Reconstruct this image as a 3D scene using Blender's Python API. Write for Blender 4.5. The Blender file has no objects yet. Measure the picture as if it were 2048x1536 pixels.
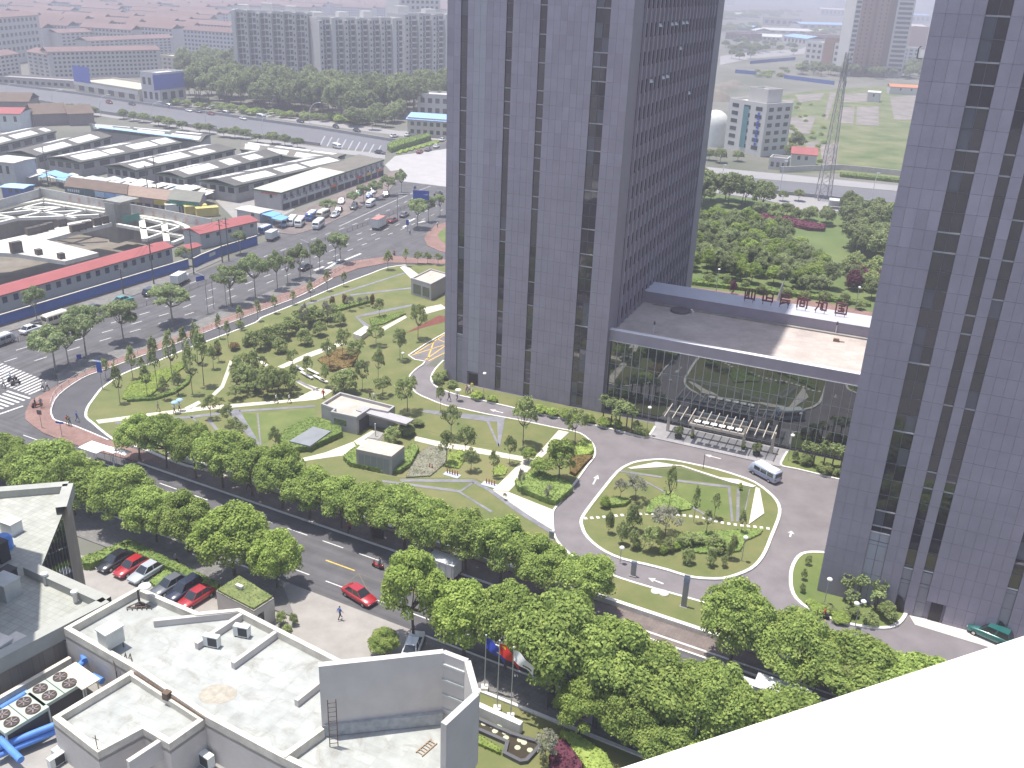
import bpy, bmesh, math, random
import numpy as np
from mathutils import Vector, Matrix
random.seed(7); rng = np.random.default_rng(11)
SC = bpy.context.scene; COL = SC.collection
# ------------------------------------------------------------------ camera
F, PITCH, ROLL, YAW, CH = 1876.7, .410845, .039887, -.401703, 66.0     # focal (px of a 2048 picture), pitch, roll, towers' yaw, height
cp, sp, cr, sr = math.cos(PITCH), math.sin(PITCH), math.cos(ROLL), math.sin(ROLL)
M0 = np.array([[1, 0, 0], [0, -sp, -cp], [0, cp, -sp]])
MC = np.array([[cr, -sr, 0], [sr, cr, 0], [0, 0, 1]]) @ M0              # rows: camera right, down, forward
cam = bpy.data.cameras.new('camera'); cam.sensor_width = 36; cam.lens = F / 2048 * 36
cam.clip_start = .1; cam.clip_end = 20000
camo = bpy.data.objects.new('camera', cam); COL.objects.link(camo)
camo.matrix_world = Matrix(((MC[0][0], -MC[1][0], -MC[2][0], 0), (MC[0][1], -MC[1][1], -MC[2][1], 0), (MC[0][2], -MC[1][2], -MC[2][2], CH), (0, 0, 0, 1)))
SC.camera = camo
SC.render.resolution_x, SC.render.resolution_y = 1024, 768
# ------------------------------------------------------------------ light
UX = Vector((math.cos(YAW), math.sin(YAW), 0)); VX = Vector((-math.sin(YAW), math.cos(YAW), 0))
shadow = UX * .215 + VX * .02                                           # where the shadow of a 1 m post falls
sdir = Vector((-shadow.x, -shadow.y, 1)).normalized()                   # towards the sun
sun = bpy.data.lights.new('sun', 'SUN'); sun.energy = 4.6; sun.angle = math.radians(.53); sun.color = (1, .95, .87)
suno = bpy.data.objects.new('sun', sun); COL.objects.link(suno); suno.location = (0, 0, 400)
suno.rotation_euler = sdir.to_track_quat('Z', 'Y').to_euler()
W = bpy.data.worlds.new('World'); SC.world = W; W.use_nodes = True
nt = W.node_tree; sky = nt.nodes.new('ShaderNodeTexSky'); sky.sky_type = 'NISHITA'; sky.sun_disc = False
sky.sun_elevation = math.asin(sdir.z); sky.sun_rotation = math.atan2(sdir.x, sdir.y)
sky.air_density = 1.3; sky.dust_density = 2.2; sky.ozone_density = 2.0
bg = nt.nodes['Background']; bg.inputs[1].default_value = .13
nt.links.new(sky.outputs[0], bg.inputs[0])
vs = SC.view_settings; vs.view_transform = 'Standard'; vs.look = 'None'; vs.exposure = .62; vs.gamma = 1
# ------------------------------------------------------------------ pixels of the photograph -> points
CAM = np.array([0, 0, CH])
def ray(x, y):
    d = MC.T @ np.array([(x - 1024) / F, (y - 768) / F, 1.]); return d / np.linalg.norm(d)
def G(x, y, z=0.):
    d = ray(x, y); t = (z - CH) / d[2]; p = CAM + d * t; return Vector((p[0], p[1], z))
def PX(p):
    c = MC @ (np.array(p) - CAM); return 1024 + F * c[0] / c[2], 768 + F * c[1] / c[2]
def Hz(x, y, yt, z=0.):
    b = G(x, y, z); lo, hi = 0., 250.
    for _ in range(40):
        m = (lo + hi) / 2
        if PX((b.x, b.y, z + m))[1] > yt: lo = m
        else: hi = m
    return lo
def mpp(p): return float((MC @ (np.array(p) - CAM))[2]) / F
OT = G(1202, 826)
def T(u, v, z=0.): return Vector((OT.x + UX.x * u + VX.x * v, OT.y + UX.y * u + VX.y * v, z))   # towers' frame
# ------------------------------------------------------------------ materials
MATS = {}
def mat(name, col, rough=.8, metal=0., var=.12, scale=.6, bump=0., bscale=8., spec=.3, col2=None, detail=6., inst=0., em=0., streak=None):
    if name in MATS: return MATS[name]
    m = bpy.data.materials.new(name); m.use_nodes = True; MATS[name] = m
    n = m.node_tree.nodes; l = m.node_tree.links; b = n['Principled BSDF']
    b.inputs['Roughness'].default_value = rough; b.inputs['Metallic'].default_value = metal
    b.inputs['Specular IOR Level'].default_value = spec
    c = list(col) + [1]
    g = n.new('ShaderNodeNewGeometry')
    if var > 0 or col2:
        t = n.new('ShaderNodeTexNoise'); t.inputs['Scale'].default_value = scale; t.inputs['Detail'].default_value = detail
        t.inputs['Roughness'].default_value = .62
        l.new(g.outputs['Position'], t.inputs['Vector'])
        r = n.new('ShaderNodeValToRGB'); r.color_ramp.elements[0].position = .3; r.color_ramp.elements[1].position = .7
        if col2: a0, a1 = list(col) + [1], list(col2) + [1]
        else: a0 = [x * (1 - var) for x in col] + [1]; a1 = [min(1, x * (1 + var)) for x in col] + [1]
        r.color_ramp.elements[0].color = a0; r.color_ramp.elements[1].color = a1
        l.new(t.outputs[0], r.inputs[0]); out = r.outputs[0]
        if inst:
            oi = n.new('ShaderNodeObjectInfo'); mp = n.new('ShaderNodeMapRange'); mp.inputs[3].default_value = 1 - inst; mp.inputs[4].default_value = 1 + inst
            l.new(oi.outputs['Random'], mp.inputs[0]); mx = n.new('ShaderNodeMix'); mx.data_type = 'RGBA'; mx.blend_type = 'MULTIPLY'; mx.inputs[0].default_value = 1
            l.new(out, mx.inputs[6]); l.new(mp.outputs[0], mx.inputs[7]); out = mx.outputs[2]
        if streak is not None:                                            # faint tracks along the way
            mpg = n.new('ShaderNodeMapping'); mpg.vector_type = 'TEXTURE'; mpg.inputs['Rotation'].default_value = (0, 0, streak); mpg.inputs['Scale'].default_value = (24, .7, 1); l.new(g.outputs['Position'], mpg.inputs[0])
            ts = n.new('ShaderNodeTexNoise'); ts.inputs['Scale'].default_value = 1; ts.inputs['Detail'].default_value = 4; l.new(mpg.outputs[0], ts.inputs[0])
            mr = n.new('ShaderNodeMapRange'); mr.inputs[1].default_value = .3; mr.inputs[2].default_value = .7; mr.inputs[3].default_value = .8; mr.inputs[4].default_value = 1.16; l.new(ts.outputs[0], mr.inputs[0])
            mz = n.new('ShaderNodeMix'); mz.data_type = 'RGBA'; mz.blend_type = 'MULTIPLY'; mz.inputs[0].default_value = 1; l.new(out, mz.inputs[6]); l.new(mr.outputs[0], mz.inputs[7]); out = mz.outputs[2]
        l.new(out, b.inputs['Base Color'])
    else: b.inputs['Base Color'].default_value = c
    if bump:
        t2 = n.new('ShaderNodeTexNoise'); t2.inputs['Scale'].default_value = bscale; t2.inputs['Detail'].default_value = 5
        l.new(g.outputs['Position'], t2.inputs['Vector']); bp = n.new('ShaderNodeBump'); bp.inputs['Strength'].default_value = bump; bp.inputs['Distance'].default_value = .1
        l.new(t2.outputs[0], bp.inputs['Height']); l.new(bp.outputs[0], b.inputs['Normal'])
    if em: b.inputs['Emission Color'].default_value = c; b.inputs['Emission Strength'].default_value = em
    return m
def leafmat(name, c1, c2, trans=.35, inst=.18):
    m = bpy.data.materials.new(name); m.use_nodes = True; MATS[name] = m
    n = m.node_tree.nodes; l = m.node_tree.links; n.remove(n['Principled BSDF']); o = n['Material Output']
    g = n.new('ShaderNodeNewGeometry'); t = n.new('ShaderNodeTexNoise'); t.inputs['Scale'].default_value = .9; t.inputs['Detail'].default_value = 3
    l.new(g.outputs['Position'], t.inputs['Vector'])
    ad = n.new('ShaderNodeMath'); ad.operation = 'ADD'; l.new(t.outputs[0], ad.inputs[0])
    rm = n.new('ShaderNodeMath'); rm.operation = 'MULTIPLY_ADD'; rm.inputs[1].default_value = .5; rm.inputs[2].default_value = -.25
    l.new(g.outputs['Random Per Island'], rm.inputs[0]); l.new(rm.outputs[0], ad.inputs[1])
    r = n.new('ShaderNodeValToRGB'); r.color_ramp.elements[0].position = .25; r.color_ramp.elements[1].position = .75
    r.color_ramp.elements[0].color = (*c1, 1); r.color_ramp.elements[1].color = (*c2, 1); l.new(ad.outputs[0], r.inputs[0])
    oi = n.new('ShaderNodeObjectInfo'); mp = n.new('ShaderNodeMapRange'); mp.inputs[3].default_value = 1 - inst; mp.inputs[4].default_value = 1 + inst
    l.new(oi.outputs['Random'], mp.inputs[0]); mx = n.new('ShaderNodeMix'); mx.data_type = 'RGBA'; mx.blend_type = 'MULTIPLY'; mx.inputs[0].default_value = 1
    l.new(r.outputs[0], mx.inputs[6]); l.new(mp.outputs[0], mx.inputs[7])
    d = n.new('ShaderNodeBsdfDiffuse'); tr = n.new('ShaderNodeBsdfTranslucent'); ms = n.new('ShaderNodeMixShader'); ms.inputs[0].default_value = trans
    l.new(mx.outputs[2], d.inputs[0]); l.new(mx.outputs[2], tr.inputs[0]); l.new(d.outputs[0], ms.inputs[1]); l.new(tr.outputs[0], ms.inputs[2])
    l.new(ms.outputs[0], o.inputs[0]); return m
def tilemat(name, col, joint, sx, sy, rot=0., rough=.8, wid=.02, var=.1, noise=.25, nscale=.3, stain=None):
    """flat paving / cladding with fine joints: brick texture over a rotated position"""
    m = bpy.data.materials.new(name); m.use_nodes = True; MATS[name] = m
    n = m.node_tree.nodes; l = m.node_tree.links; b = n['Principled BSDF']; b.inputs['Roughness'].default_value = rough; b.inputs['Specular IOR Level'].default_value = .25
    g = n.new('ShaderNodeNewGeometry'); mp = n.new('ShaderNodeMapping'); mp.inputs['Rotation'].default_value = (0, 0, -rot); l.new(g.outputs['Position'], mp.inputs[0])
    t = n.new('ShaderNodeTexBrick'); t.offset = 0; t.inputs['Scale'].default_value = 1; t.inputs['Brick Width'].default_value = sx; t.inputs['Row Height'].default_value = sy
    t.inputs['Mortar Size'].default_value = wid; t.inputs['Color1'].default_value = (*[x * (1 - var) for x in col], 1); t.inputs['Color2'].default_value = (*[x * (1 + var) for x in col], 1); t.inputs['Mortar'].default_value = (*joint, 1)
    l.new(mp.outputs[0], t.inputs[0])
    no = n.new('ShaderNodeTexNoise'); no.inputs['Scale'].default_value = nscale; no.inputs['Detail'].default_value = 7; l.new(g.outputs['Position'], no.inputs[0])
    r = n.new('ShaderNodeMapRange'); r.inputs[1].default_value = .3; r.inputs[2].default_value = .7; r.inputs[3].default_value = 1 - noise; r.inputs[4].default_value = 1 + noise * .4; l.new(no.outputs[0], r.inputs[0])
    mx = n.new('ShaderNodeMix'); mx.data_type = 'RGBA'; mx.blend_type = 'MULTIPLY'; mx.inputs[0].default_value = 1; l.new(t.outputs[0], mx.inputs[6]); l.new(r.outputs[0], mx.inputs[7])
    out = mx.outputs[2]
    if stain:                                                             # rain stains and ponding marks
        sn = n.new('ShaderNodeTexNoise'); sn.inputs['Scale'].default_value = .55; sn.inputs['Detail'].default_value = 9; sn.inputs['Roughness'].default_value = .7; sn.inputs['Distortion'].default_value = .8; l.new(g.outputs['Position'], sn.inputs[0])
        sm_ = n.new('ShaderNodeMapRange'); sm_.inputs[1].default_value = .52; sm_.inputs[2].default_value = .7; sm_.inputs[4].default_value = .8; l.new(sn.outputs[0], sm_.inputs[0])
        m3 = n.new('ShaderNodeMix'); m3.data_type = 'RGBA'; l.new(sm_.outputs[0], m3.inputs[0]); l.new(out, m3.inputs[6]); m3.inputs[7].default_value = (*stain, 1); out = m3.outputs[2]
    l.new(out, b.inputs['Base Color']); return m
def glassmat(name, tint, refl, rough=.02, dark=(.015, .018, .02), wob=.0):
    m = bpy.data.materials.new(name); m.use_nodes = True; MATS[name] = m
    n = m.node_tree.nodes; l = m.node_tree.links; n.remove(n['Principled BSDF']); o = n['Material Output']
    d = n.new('ShaderNodeBsdfDiffuse'); d.inputs[0].default_value = (*dark, 1); gl = n.new('ShaderNodeBsdfGlossy'); gl.inputs[0].default_value = (*tint, 1); gl.inputs[1].default_value = rough
    fr = n.new('ShaderNodeFresnel'); fr.inputs[0].default_value = 1.6; ma = n.new('ShaderNodeMath'); ma.operation = 'ADD'; ma.use_clamp = True; ma.inputs[1].default_value = refl; l.new(fr.outputs[0], ma.inputs[0])
    if wob:
        g = n.new('ShaderNodeNewGeometry'); t = n.new('ShaderNodeTexNoise'); t.inputs['Scale'].default_value = .35; t.inputs['Detail'].default_value = 1; l.new(g.outputs['Position'], t.inputs[0])
        bp = n.new('ShaderNodeBump'); bp.inputs['Strength'].default_value = wob; bp.inputs['Distance'].default_value = .05; l.new(t.outputs[0], bp.inputs['Height']); l.new(bp.outputs[0], gl.inputs['Normal'])
    ms = n.new('ShaderNodeMixShader'); l.new(ma.outputs[0], ms.inputs[0]); l.new(d.outputs[0], ms.inputs[1]); l.new(gl.outputs[0], ms.inputs[2]); l.new(ms.outputs[0], o.inputs[0]); return m
# ------------------------------------------------------------------ mesh builder
class MB:
    def __init__(s): s.v = []; s.f = []; s.m = []; s.sm = []
    def add(s, vs, fs, mi=0, smooth=False):
        k = len(s.v); s.v += [tuple(x) for x in vs]; s.f += [tuple(i + k for i in f) for f in fs]; s.m += [mi] * len(fs); s.sm += [smooth] * len(fs); return s
    def box(s, c, size, rz=0., mi=0):
        x, y, z = [q / 2 for q in size]; co, si = math.cos(rz), math.sin(rz); vs = []
        for dz in (-z, z):
            for dx, dy in ((-x, -y), (x, -y), (x, y), (-x, y)): vs.append((c[0] + dx * co - dy * si, c[1] + dx * si + dy * co, c[2] + dz))
        return s.add(vs, [(3, 2, 1, 0), (4, 5, 6, 7), (0, 1, 5, 4), (1, 2, 6, 5), (2, 3, 7, 6), (3, 0, 4, 7)], mi)
    def prism(s, poly, z0, z1, mi=0, top=None, bottom=True):
        n = len(poly); a = sum(poly[i][0] * poly[(i + 1) % n][1] - poly[(i + 1) % n][0] * poly[i][1] for i in range(n))
        if a < 0: poly = list(poly)[::-1]
        vs = [(p[0], p[1], z0) for p in poly] + [(p[0], p[1], z1) for p in poly]
        fs = [(i, (i + 1) % n, (i + 1) % n + n, i + n) for i in range(n)]
        if bottom: fs.append(tuple(range(n - 1, -1, -1)))
        s.add(vs, fs, mi); return s.add([(p[0], p[1], z1) for p in poly], [tuple(range(n))], mi if top is None else top)
    def sheet(s, poly, z=None, mi=0):
        n = len(poly); a = sum(poly[i][0] * poly[(i + 1) % n][1] - poly[(i + 1) % n][0] * poly[i][1] for i in range(n))
        if a < 0: poly = list(poly)[::-1]
        return s.add([(p[0], p[1], p[2] if z is None else z) for p in poly], [tuple(range(n))], mi)
    def bar(s, a, b, w, h, mi=0):
        """box from a to b, w wide, h tall (top at a.z/b.z + h/2)"""
        a = Vector(a); b = Vector(b); d = b - a; L = d.length; d = d / L; side = Vector((-d.y, d.x, 0))
        if side.length < 1e-6: side = Vector((1, 0, 0))
        side.normalize(); up = d.cross(side) * -1 if d.cross(side).z < 0 else d.cross(side); vs = []
        for p in (a, b):
            for i, j in ((-1, -1), (1, -1), (1, 1), (-1, 1)): vs.append(p + side * (i * w / 2) + up * (j * h / 2))
        return s.add(vs, [(0, 1, 2, 3), (7, 6, 5, 4), (0, 4, 5, 1), (1, 5, 6, 2), (2, 6, 7, 3), (3, 7, 4, 0)], mi)
    def tube(s, a, b, r0, r1=None, n=6, mi=0, caps=True):
        a = Vector(a); b = Vector(b); r1 = r0 if r1 is None else r1; d = (b - a).normalized(); x = d.orthogonal().normalized(); y = d.cross(x); vs = []
        for p, r in ((a, r0), (b, r1)):
            for i in range(n): t = 2 * math.pi * i / n; vs.append(p + x * (r * math.cos(t)) + y * (r * math.sin(t)))
        fs = [(i, (i + 1) % n, (i + 1) % n + n, i + n) for i in range(n)]
        s.add(vs, fs, mi, True)
        if caps: s.add(vs, [tuple(range(n - 1, -1, -1)), tuple(range(n, 2 * n))], mi)
        return s
    def pipe(s, pts, r, n=6, mi=0):
        for i in range(len(pts) - 1): s.tube(pts[i], pts[i + 1], r[i] if isinstance(r, (list, tuple)) else r, r[i + 1] if isinstance(r, (list, tuple)) else r, n, mi)
        return s
    def lathe(s, c, prof, n=10, mi=0):
        vs = []; k = len(prof)
        for r, z in prof:
            for i in range(n): t = 2 * math.pi * i / n; vs.append((c[0] + r * math.cos(t), c[1] + r * math.sin(t), c[2] + z))
        fs = [(j * n + i, j * n + (i + 1) % n, (j + 1) * n + (i + 1) % n, (j + 1) * n + i) for j in range(k - 1) for i in range(n)]
        s.add(vs, fs, mi, True); return s.add([vs[i] for i in range(n)] + [vs[(k - 1) * n + i] for i in range(n)], [tuple(range(n - 1, -1, -1)), tuple(range(n, 2 * n))], mi)
    def mesh(s, name, mats, off=(0, 0, 0)):
        me = bpy.data.meshes.new(name); o = Vector(off); me.from_pydata([(x - o.x, y - o.y, z - o.z) for x, y, z in s.v], [], s.f)
        for m in (mats if isinstance(mats, (list, tuple)) else [mats]): me.materials.append(m)
        me.polygons.foreach_set('material_index', s.m); me.polygons.foreach_set('use_smooth', s.sm); me.update(); return me
    def build(s, name, mats, parent=None, kind=None, label=None, cat=None, group=None, local=False):
        off = (0, 0, 0)
        if parent is not None and not local:
            off = parent.location if parent.parent is None else (parent.parent.location + parent.location)
        elif parent is None and s.v:
            a = np.array(s.v); off = (float((a[:, 0].min() + a[:, 0].max()) / 2), float((a[:, 1].min() + a[:, 1].max()) / 2), float(a[:, 2].min()))
        me = s.mesh(name, mats, off); o = bpy.data.objects.new(name, me); COL.objects.link(o)
        if parent is not None: o.parent = parent
        else: o.location = off
        return tag(o, label, cat, group, kind)
def tag(o, label=None, cat=None, group=None, kind=None):
    if label: o['label'] = label
    if cat: o['category'] = cat
    if group: o['group'] = group
    if kind: o['kind'] = kind
    return o
def thing(name, label, cat, loc=(0, 0, 0), group=None, rz=0.):
    e = bpy.data.objects.new(name, None); COL.objects.link(e); e.location = loc; e.rotation_euler = (0, 0, rz); e.empty_display_size = .3
    return tag(e, label, cat, group)
def inst(name, me, parent, loc=(0, 0, 0), rz=0., sc=None):
    o = bpy.data.objects.new(name, me); COL.objects.link(o); o.parent = parent; o.location = loc; o.rotation_euler = (0, 0, rz)
    if sc is not None: o.scale = sc
    return o
def copy_tree(o, parent=None):
    c = o.copy(); COL.objects.link(c); c.parent = parent
    for ch in list(o.children): copy_tree(ch, c)
    return c
ORD = ['first', 'second', 'third', 'fourth', 'fifth', 'sixth', 'seventh', 'eighth', 'ninth', 'tenth', 'eleventh', 'twelfth', 'thirteenth', 'fourteenth', 'fifteenth', 'sixteenth', 'seventeenth', 'eighteenth', 'nineteenth', 'twentieth',
       'twenty-first', 'twenty-second', 'twenty-third', 'twenty-fourth', 'twenty-fifth', 'twenty-sixth', 'twenty-seventh', 'twenty-eighth', 'twenty-ninth', 'thirtieth']
def pxs(s, z=0.):
    """'x,y x,y ...' -> points on the plane z"""
    return [G(*[float(q) for q in t.split(',')], z) for t in s.split()]
def smooth(pts, n=4, closed=False):
    """Catmull-Rom through points"""
    out = []; k = len(pts)
    rg = range(k) if closed else range(k - 1)
    for i in rg:
        p0 = pts[(i - 1) % k] if closed or i > 0 else pts[i]; p1 = pts[i]; p2 = pts[(i + 1) % k]; p3 = pts[(i + 2) % k] if closed or i + 2 < k else pts[i + 1]
        for j in range(n):
            t = j / n; out.append(.5 * ((2 * p1) + (p2 - p0) * t + (2 * p0 - 5 * p1 + 4 * p2 - p3) * t * t + (3 * p1 - p0 - 3 * p2 + p3) * t ** 3))
    if not closed: out.append(pts[-1])
    return out
def offset(pts, d, closed=False):
    """shift a polyline sideways in the ground plane"""
    out = []; k = len(pts)
    for i in range(k):
        a = pts[(i - 1) % k] if closed or i > 0 else pts[i]; b = pts[(i + 1) % k] if closed or i + 1 < k else pts[i]
        t = (b - a); t.z = 0; t.normalize(); out.append(pts[i] + Vector((-t.y, t.x, 0)) * d)
    return out
def ribbon(mb, pts, w, z0, z1, closed=False, mi=0, side=0):
    """raised strip (kerb) w wide along a polyline"""
    a = offset(pts, w / 2 + side * w / 2, closed); b = offset(pts, -w / 2 + side * w / 2, closed); k = len(pts)
    for i in range(k if closed else k - 1):
        j = (i + 1) % k; q = [b[i], b[j], a[j], a[i]]
        vs = [(p.x, p.y, z0) for p in q] + [(p.x, p.y, z1) for p in q]
        mb.add(vs, [(4, 5, 6, 7), (0, 1, 5, 4), (2, 3, 7, 6)], mi)
    return mb
# ------------------------------------------------------------------ materials of the ground
asph = mat('asphalt', (.098, .096, .102), .85, var=.2, scale=.3, bump=.15, bscale=14, streak=1.16)
asph2 = mat('asphalt_drive', (.175, .16, .168), .85, var=.16, scale=.3, bump=.15, bscale=14)
asph3 = mat('asphalt_service', (.085, .084, .092), .85, var=.15, scale=.3, bump=.15, bscale=14)
conc = mat('concrete', (.28, .27, .255), .85, var=.14, scale=.5, bump=.1)
concw = mat('concrete_pale', (.58, .54, .49), .8, var=.12, scale=.7, bump=.1)
stonew = tilemat('white_stone', (.62, .56, .48), (.46, .41, .35), 1.2, .6, .5, .8, .015)
kerbm = mat('kerb_white', (.66, .635, .60), .75, var=.1, scale=1.5)
granite = tilemat('granite_strip', (.21, .21, .235), (.15, .15, .165), 1.0, .5, .6, .7, .012)
redbrick = tilemat('red_brick_paving', (.255, .155, .135), (.19, .125, .11), .4, .2, .95, .85, .02, .14)
greypave = tilemat('grey_paving', (.19, .183, .178), (.14, .136, .13), .5, .5, .95, .85, .02, .08, .22, .9)
brownpave = tilemat('brown_paving', (.195, .162, .15), (.15, .125, .118), .4, .2, -.48, .85, .02, .1, .25, .5)
plazam = tilemat('plaza_granite', (.33, .32, .335), (.26, .25, .265), .9, .9, YAW, .6, .015, .06)
lawnm = mat('lawn', (.11, .14, .046), .95, col2=(.185, .18, .076), scale=.22, bump=.4, bscale=30)
lawng = mat('lawn_green', (.095, .14, .038), .95, col2=(.165, .19, .066), scale=.2, bump=.4, bscale=30)
lawnd = mat('lawn_darkgreen', (.07, .10, .035), .95, col2=(.12, .14, .055), scale=.3, bump=.4, bscale=30)  # deeper green grass tone
soil = mat('soil', (.17, .12, .08), .95, col2=(.26, .19, .12), scale=.5, bump=.4, bscale=20)
paint = mat('road_paint', (.55, .54, .53), .7, var=.25, scale=2.5)
yelp = mat('yellow_paint', (.62, .42, .08), .7, var=.18, scale=2.5)
cityg = mat('city_ground', (.10, .11, .08), .95, col2=(.19, .18, .165), scale=.02, detail=9)
dirt = mat('dirt', (.15, .13, .105), .95, col2=(.23, .21, .18), scale=.2, bump=.4)
wastem = mat('waste_grass', (.07, .11, .035), .95, col2=(.19, .19, .10), scale=.07, bump=.5, bscale=6)
# ------------------------------------------------------------------ ground with the building pit cut out
PIT = pxs('-150,468 30,414 88,402 210,422 285,433 365,444 398,475 330,503 200,533 0,588 -150,628')
bm = bmesh.new()
def loop_edges(pts): vs = [bm.verts.new((p[0], p[1], 0)) for p in pts]; return [bm.edges.new((vs[i], vs[(i + 1) % len(vs)])) for i in range(len(vs))]
ee = loop_edges([(-6500, -400), (6500, -400), (6500, 9000), (-6500, 9000)]) + loop_edges(PIT)
bmesh.ops.triangle_fill(bm, use_beauty=True, edges=ee)
for f in bm.faces:
    if f.normal.z < 0: f.normal_flip()
me = bpy.data.meshes.new('ground'); bm.to_mesh(me); bm.free(); me.materials.append(cityg)
o = bpy.data.objects.new('ground', me); COL.objects.link(o); tag(o, kind='structure')
def sheet(name, s, z, m, pts=None, kind='structure'):
    p = pts if pts is not None else pxs(s); b = MB(); b.sheet(p, z); return b.build(name, m, kind=kind)
def slab(name, s, z1, m, pts=None, z0=-.05):
    p = pts if pts is not None else pxs(s); b = MB(); b.prism(p, z0, z1, 0); return b.build(name, m, kind='structure')
# pit floor and sides
b = MB(); n = len(PIT); b.sheet(PIT, -8.0, 0)
for i in range(n):
    p, q = PIT[i], PIT[(i + 1) % n]; b.add([(p.x, p.y, -8), (q.x, q.y, -8), (q.x, q.y, 0), (p.x, p.y, 0)], [(0, 1, 2, 3)], 1)
b.build('excavation_pit', [dirt, conc], kind='structure')
# ------------------------------------------------------------------ avenue
AVE = '-400,815 0,669 97,641 212,611 345,564 440,527 520,487 600,455 690,425 775,385 800,352 860,290 905,285 925,560 700,720 400,830 300,930 0,1030 -400,1100'
sheet('avenue', AVE, .012, asph)
MED = smooth(pxs('-70,716 0,695 62,677 277,617 325,600 410,570 680,470 747,445 815,415 850,396'), 3)
def along(pts, step, a=0.):
    """points every step metres along a polyline -> (p, dir)"""
    out = []; d = a
    for i in range(len(pts) - 1):
        L = (pts[i + 1] - pts[i]).length; t = (pts[i + 1] - pts[i]).normalized()
        while d < L: out.append((pts[i] + t * d, t)); d += step
        d -= L
    return out
def dashes(pts, L, gap, w, z, mb, a=0., mi=0):
    for p, t in along(pts, L + gap, a):
        s = Vector((-t.y, t.x, 0)) * (w / 2); q = p + t * min(L, (pts[-1] - p).length if L > 9 else L); mb.sheet([p - s, q - s, q + s, p + s], z, mi)
mk = MB()
for off, a in ((-3.5, 1.), (-7.0, 3.), (-10.6, 0.)): dashes(offset(MED, off), 2.4, 4.0, .2, .02, mk, a)
dashes(offset(MED, 3.5), 2.4, 4.0, .2, .02, mk, 2.)
mk.build('lane_markings', paint, kind='structure')
mk = MB()
for i in range(22):
    a = G(57.6 - 7.4 * i, 789 - 2.64 * i); c = G(107 - 7.2 * i, 767 - 2.84 * i)
    if i < 4: c = a + (c - a) * (.55 + .15 * i)
    t = (c - a).normalized(); s = Vector((-t.y, t.x, 0)) * .22; mk.sheet([a - s, c - s, c + s, a + s], .02)
for i in range(8):
    c = G(59.6 - 10.7 * i, 797 + 4.1 * i); a = G(13.7 - 7.8 * i, 782 + 4.9 * i); t = (c - a).normalized(); s = Vector((-t.y, t.x, 0)) * .22; mk.sheet([a - s, c - s, c + s, a + s], .02)
a, c = G(-40, 842), G(46, 812); t = (c - a).normalized(); s = Vector((-t.y, t.x, 0)) * .2; mk.sheet([a - s, c - s, c + s, a + s], .02)
mk.build('zebra_crossing', paint, kind='structure')
mk = MB()                                                                # far zebra by the service road mouth and junction paint
for s in ('628,541 648,533', '640,546 674,524', '655,527 682,519', '818,443 830,437', '836,446 850,442', '806,455 816,449', '782,447 792,441', '690,520 722,507'):
    a, c = pxs(s); t = (c - a).normalized(); w = Vector((-t.y, t.x, 0)) * .35; mk.sheet([a - w, c - w, c + w, a + w], .02)
edge = smooth(pxs('678,453 760,415 820,388 862,372'), 3)
for i in range(len(edge) - 1):
    a, c = edge[i], edge[i + 1]; t = (c - a).normalized(); w = Vector((-t.y, t.x, 0)) * .1; mk.sheet([a - w, c - w, c + w, a + w], .021)
mk.build('junction_markings', paint, kind='structure')
slab('junction_paving', '770,330 790,312 905,296 905,375 800,362', .016, mat('bright_concrete', (.36, .345, .35), .8, var=.1, scale=.2), z0=.0)
# pavements on the far side
slab('far_pavement', '-300,745 0,654 378,537 440,512 445,520 345,564 212,611 97,641 0,669 -300,765', .12, greypave)
slab('market_pavement', '520,462 600,425 690,380 765,345 800,340 800,356 775,385 745,400 700,428 640,455 590,470', .12, tilemat('market_paving', (.20, .165, .155), (.15, .13, .125), .5, .5, .95, .85, .02, .1, .3, .2))
slab('yard_paving', '500,470 430,400 520,385 560,395 590,420 540,445', .05, conc)
# tree strip, red pavement, service road
slab('tree_strip', '113,748 147,728 185,716 262,692 322,675 377,650 450,620 520,592 625,550 672,530 700,524 660,541 630,562 560,590 497,615 412,652 322,684 282,700 225,722 185,737 147,755 118,768', .12, greypave)
RU = '51,825 62,802 92,785 115,772 147,755 185,737 225,722 282,700 322,684 412,652 497,615 560,590 630,562 660,541 700,524 740,518 785,512 830,517 900,520'
RL = '900,529 830,527 777,526 715,538 665,557 625,580 590,597 542,615 440,654 332,696 285,712 237,730 192,746 165,757 130,780 110,800 102,822 105,834'
RB = '110,840 150,852 217,880 247,892 325,917 322,928 265,922 170,897 125,882 87,867 65,852 51,840'
slab('red_pavement', RU + ' ' + RL + ' ' + RB, .124, redbrick)
SRV = pxs('900,529 830,527 777,526 715,538 665,557 625,580 590,597 542,615 440,654 332,696 285,712 237,730 192,746 165,757 130,780 110,800 102,822 105,834 110,840 150,852 217,880 240,887 215,872 185,847 172,835 175,817 185,802 200,782 212,772 245,750 277,737 315,724 350,709 392,692 425,680 512,646 522,637 585,612 660,580 705,562 740,549 775,536 812,531 900,538')
sheet('service_road', '', .02, asph3, SRV)
b = MB(); ribbon(b, smooth(pxs('665,557 625,580 590,597 542,615 440,654 332,696 285,712 237,730 192,746 165,757 130,780 110,800 102,822 105,834 112,842 150,853 217,881'), 2), .22, 0, .15); b.build('service_road_kerb', kerbm, kind='structure')
slab('corner_island', '905,440 870,452 855,465 848,478 855,492 880,503 905,508', .124, redbrick)
slab('corner_lawn', '905,450 885,460 875,470 880,480 890,488 905,493', .15, lawng, z0=.1)
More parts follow.
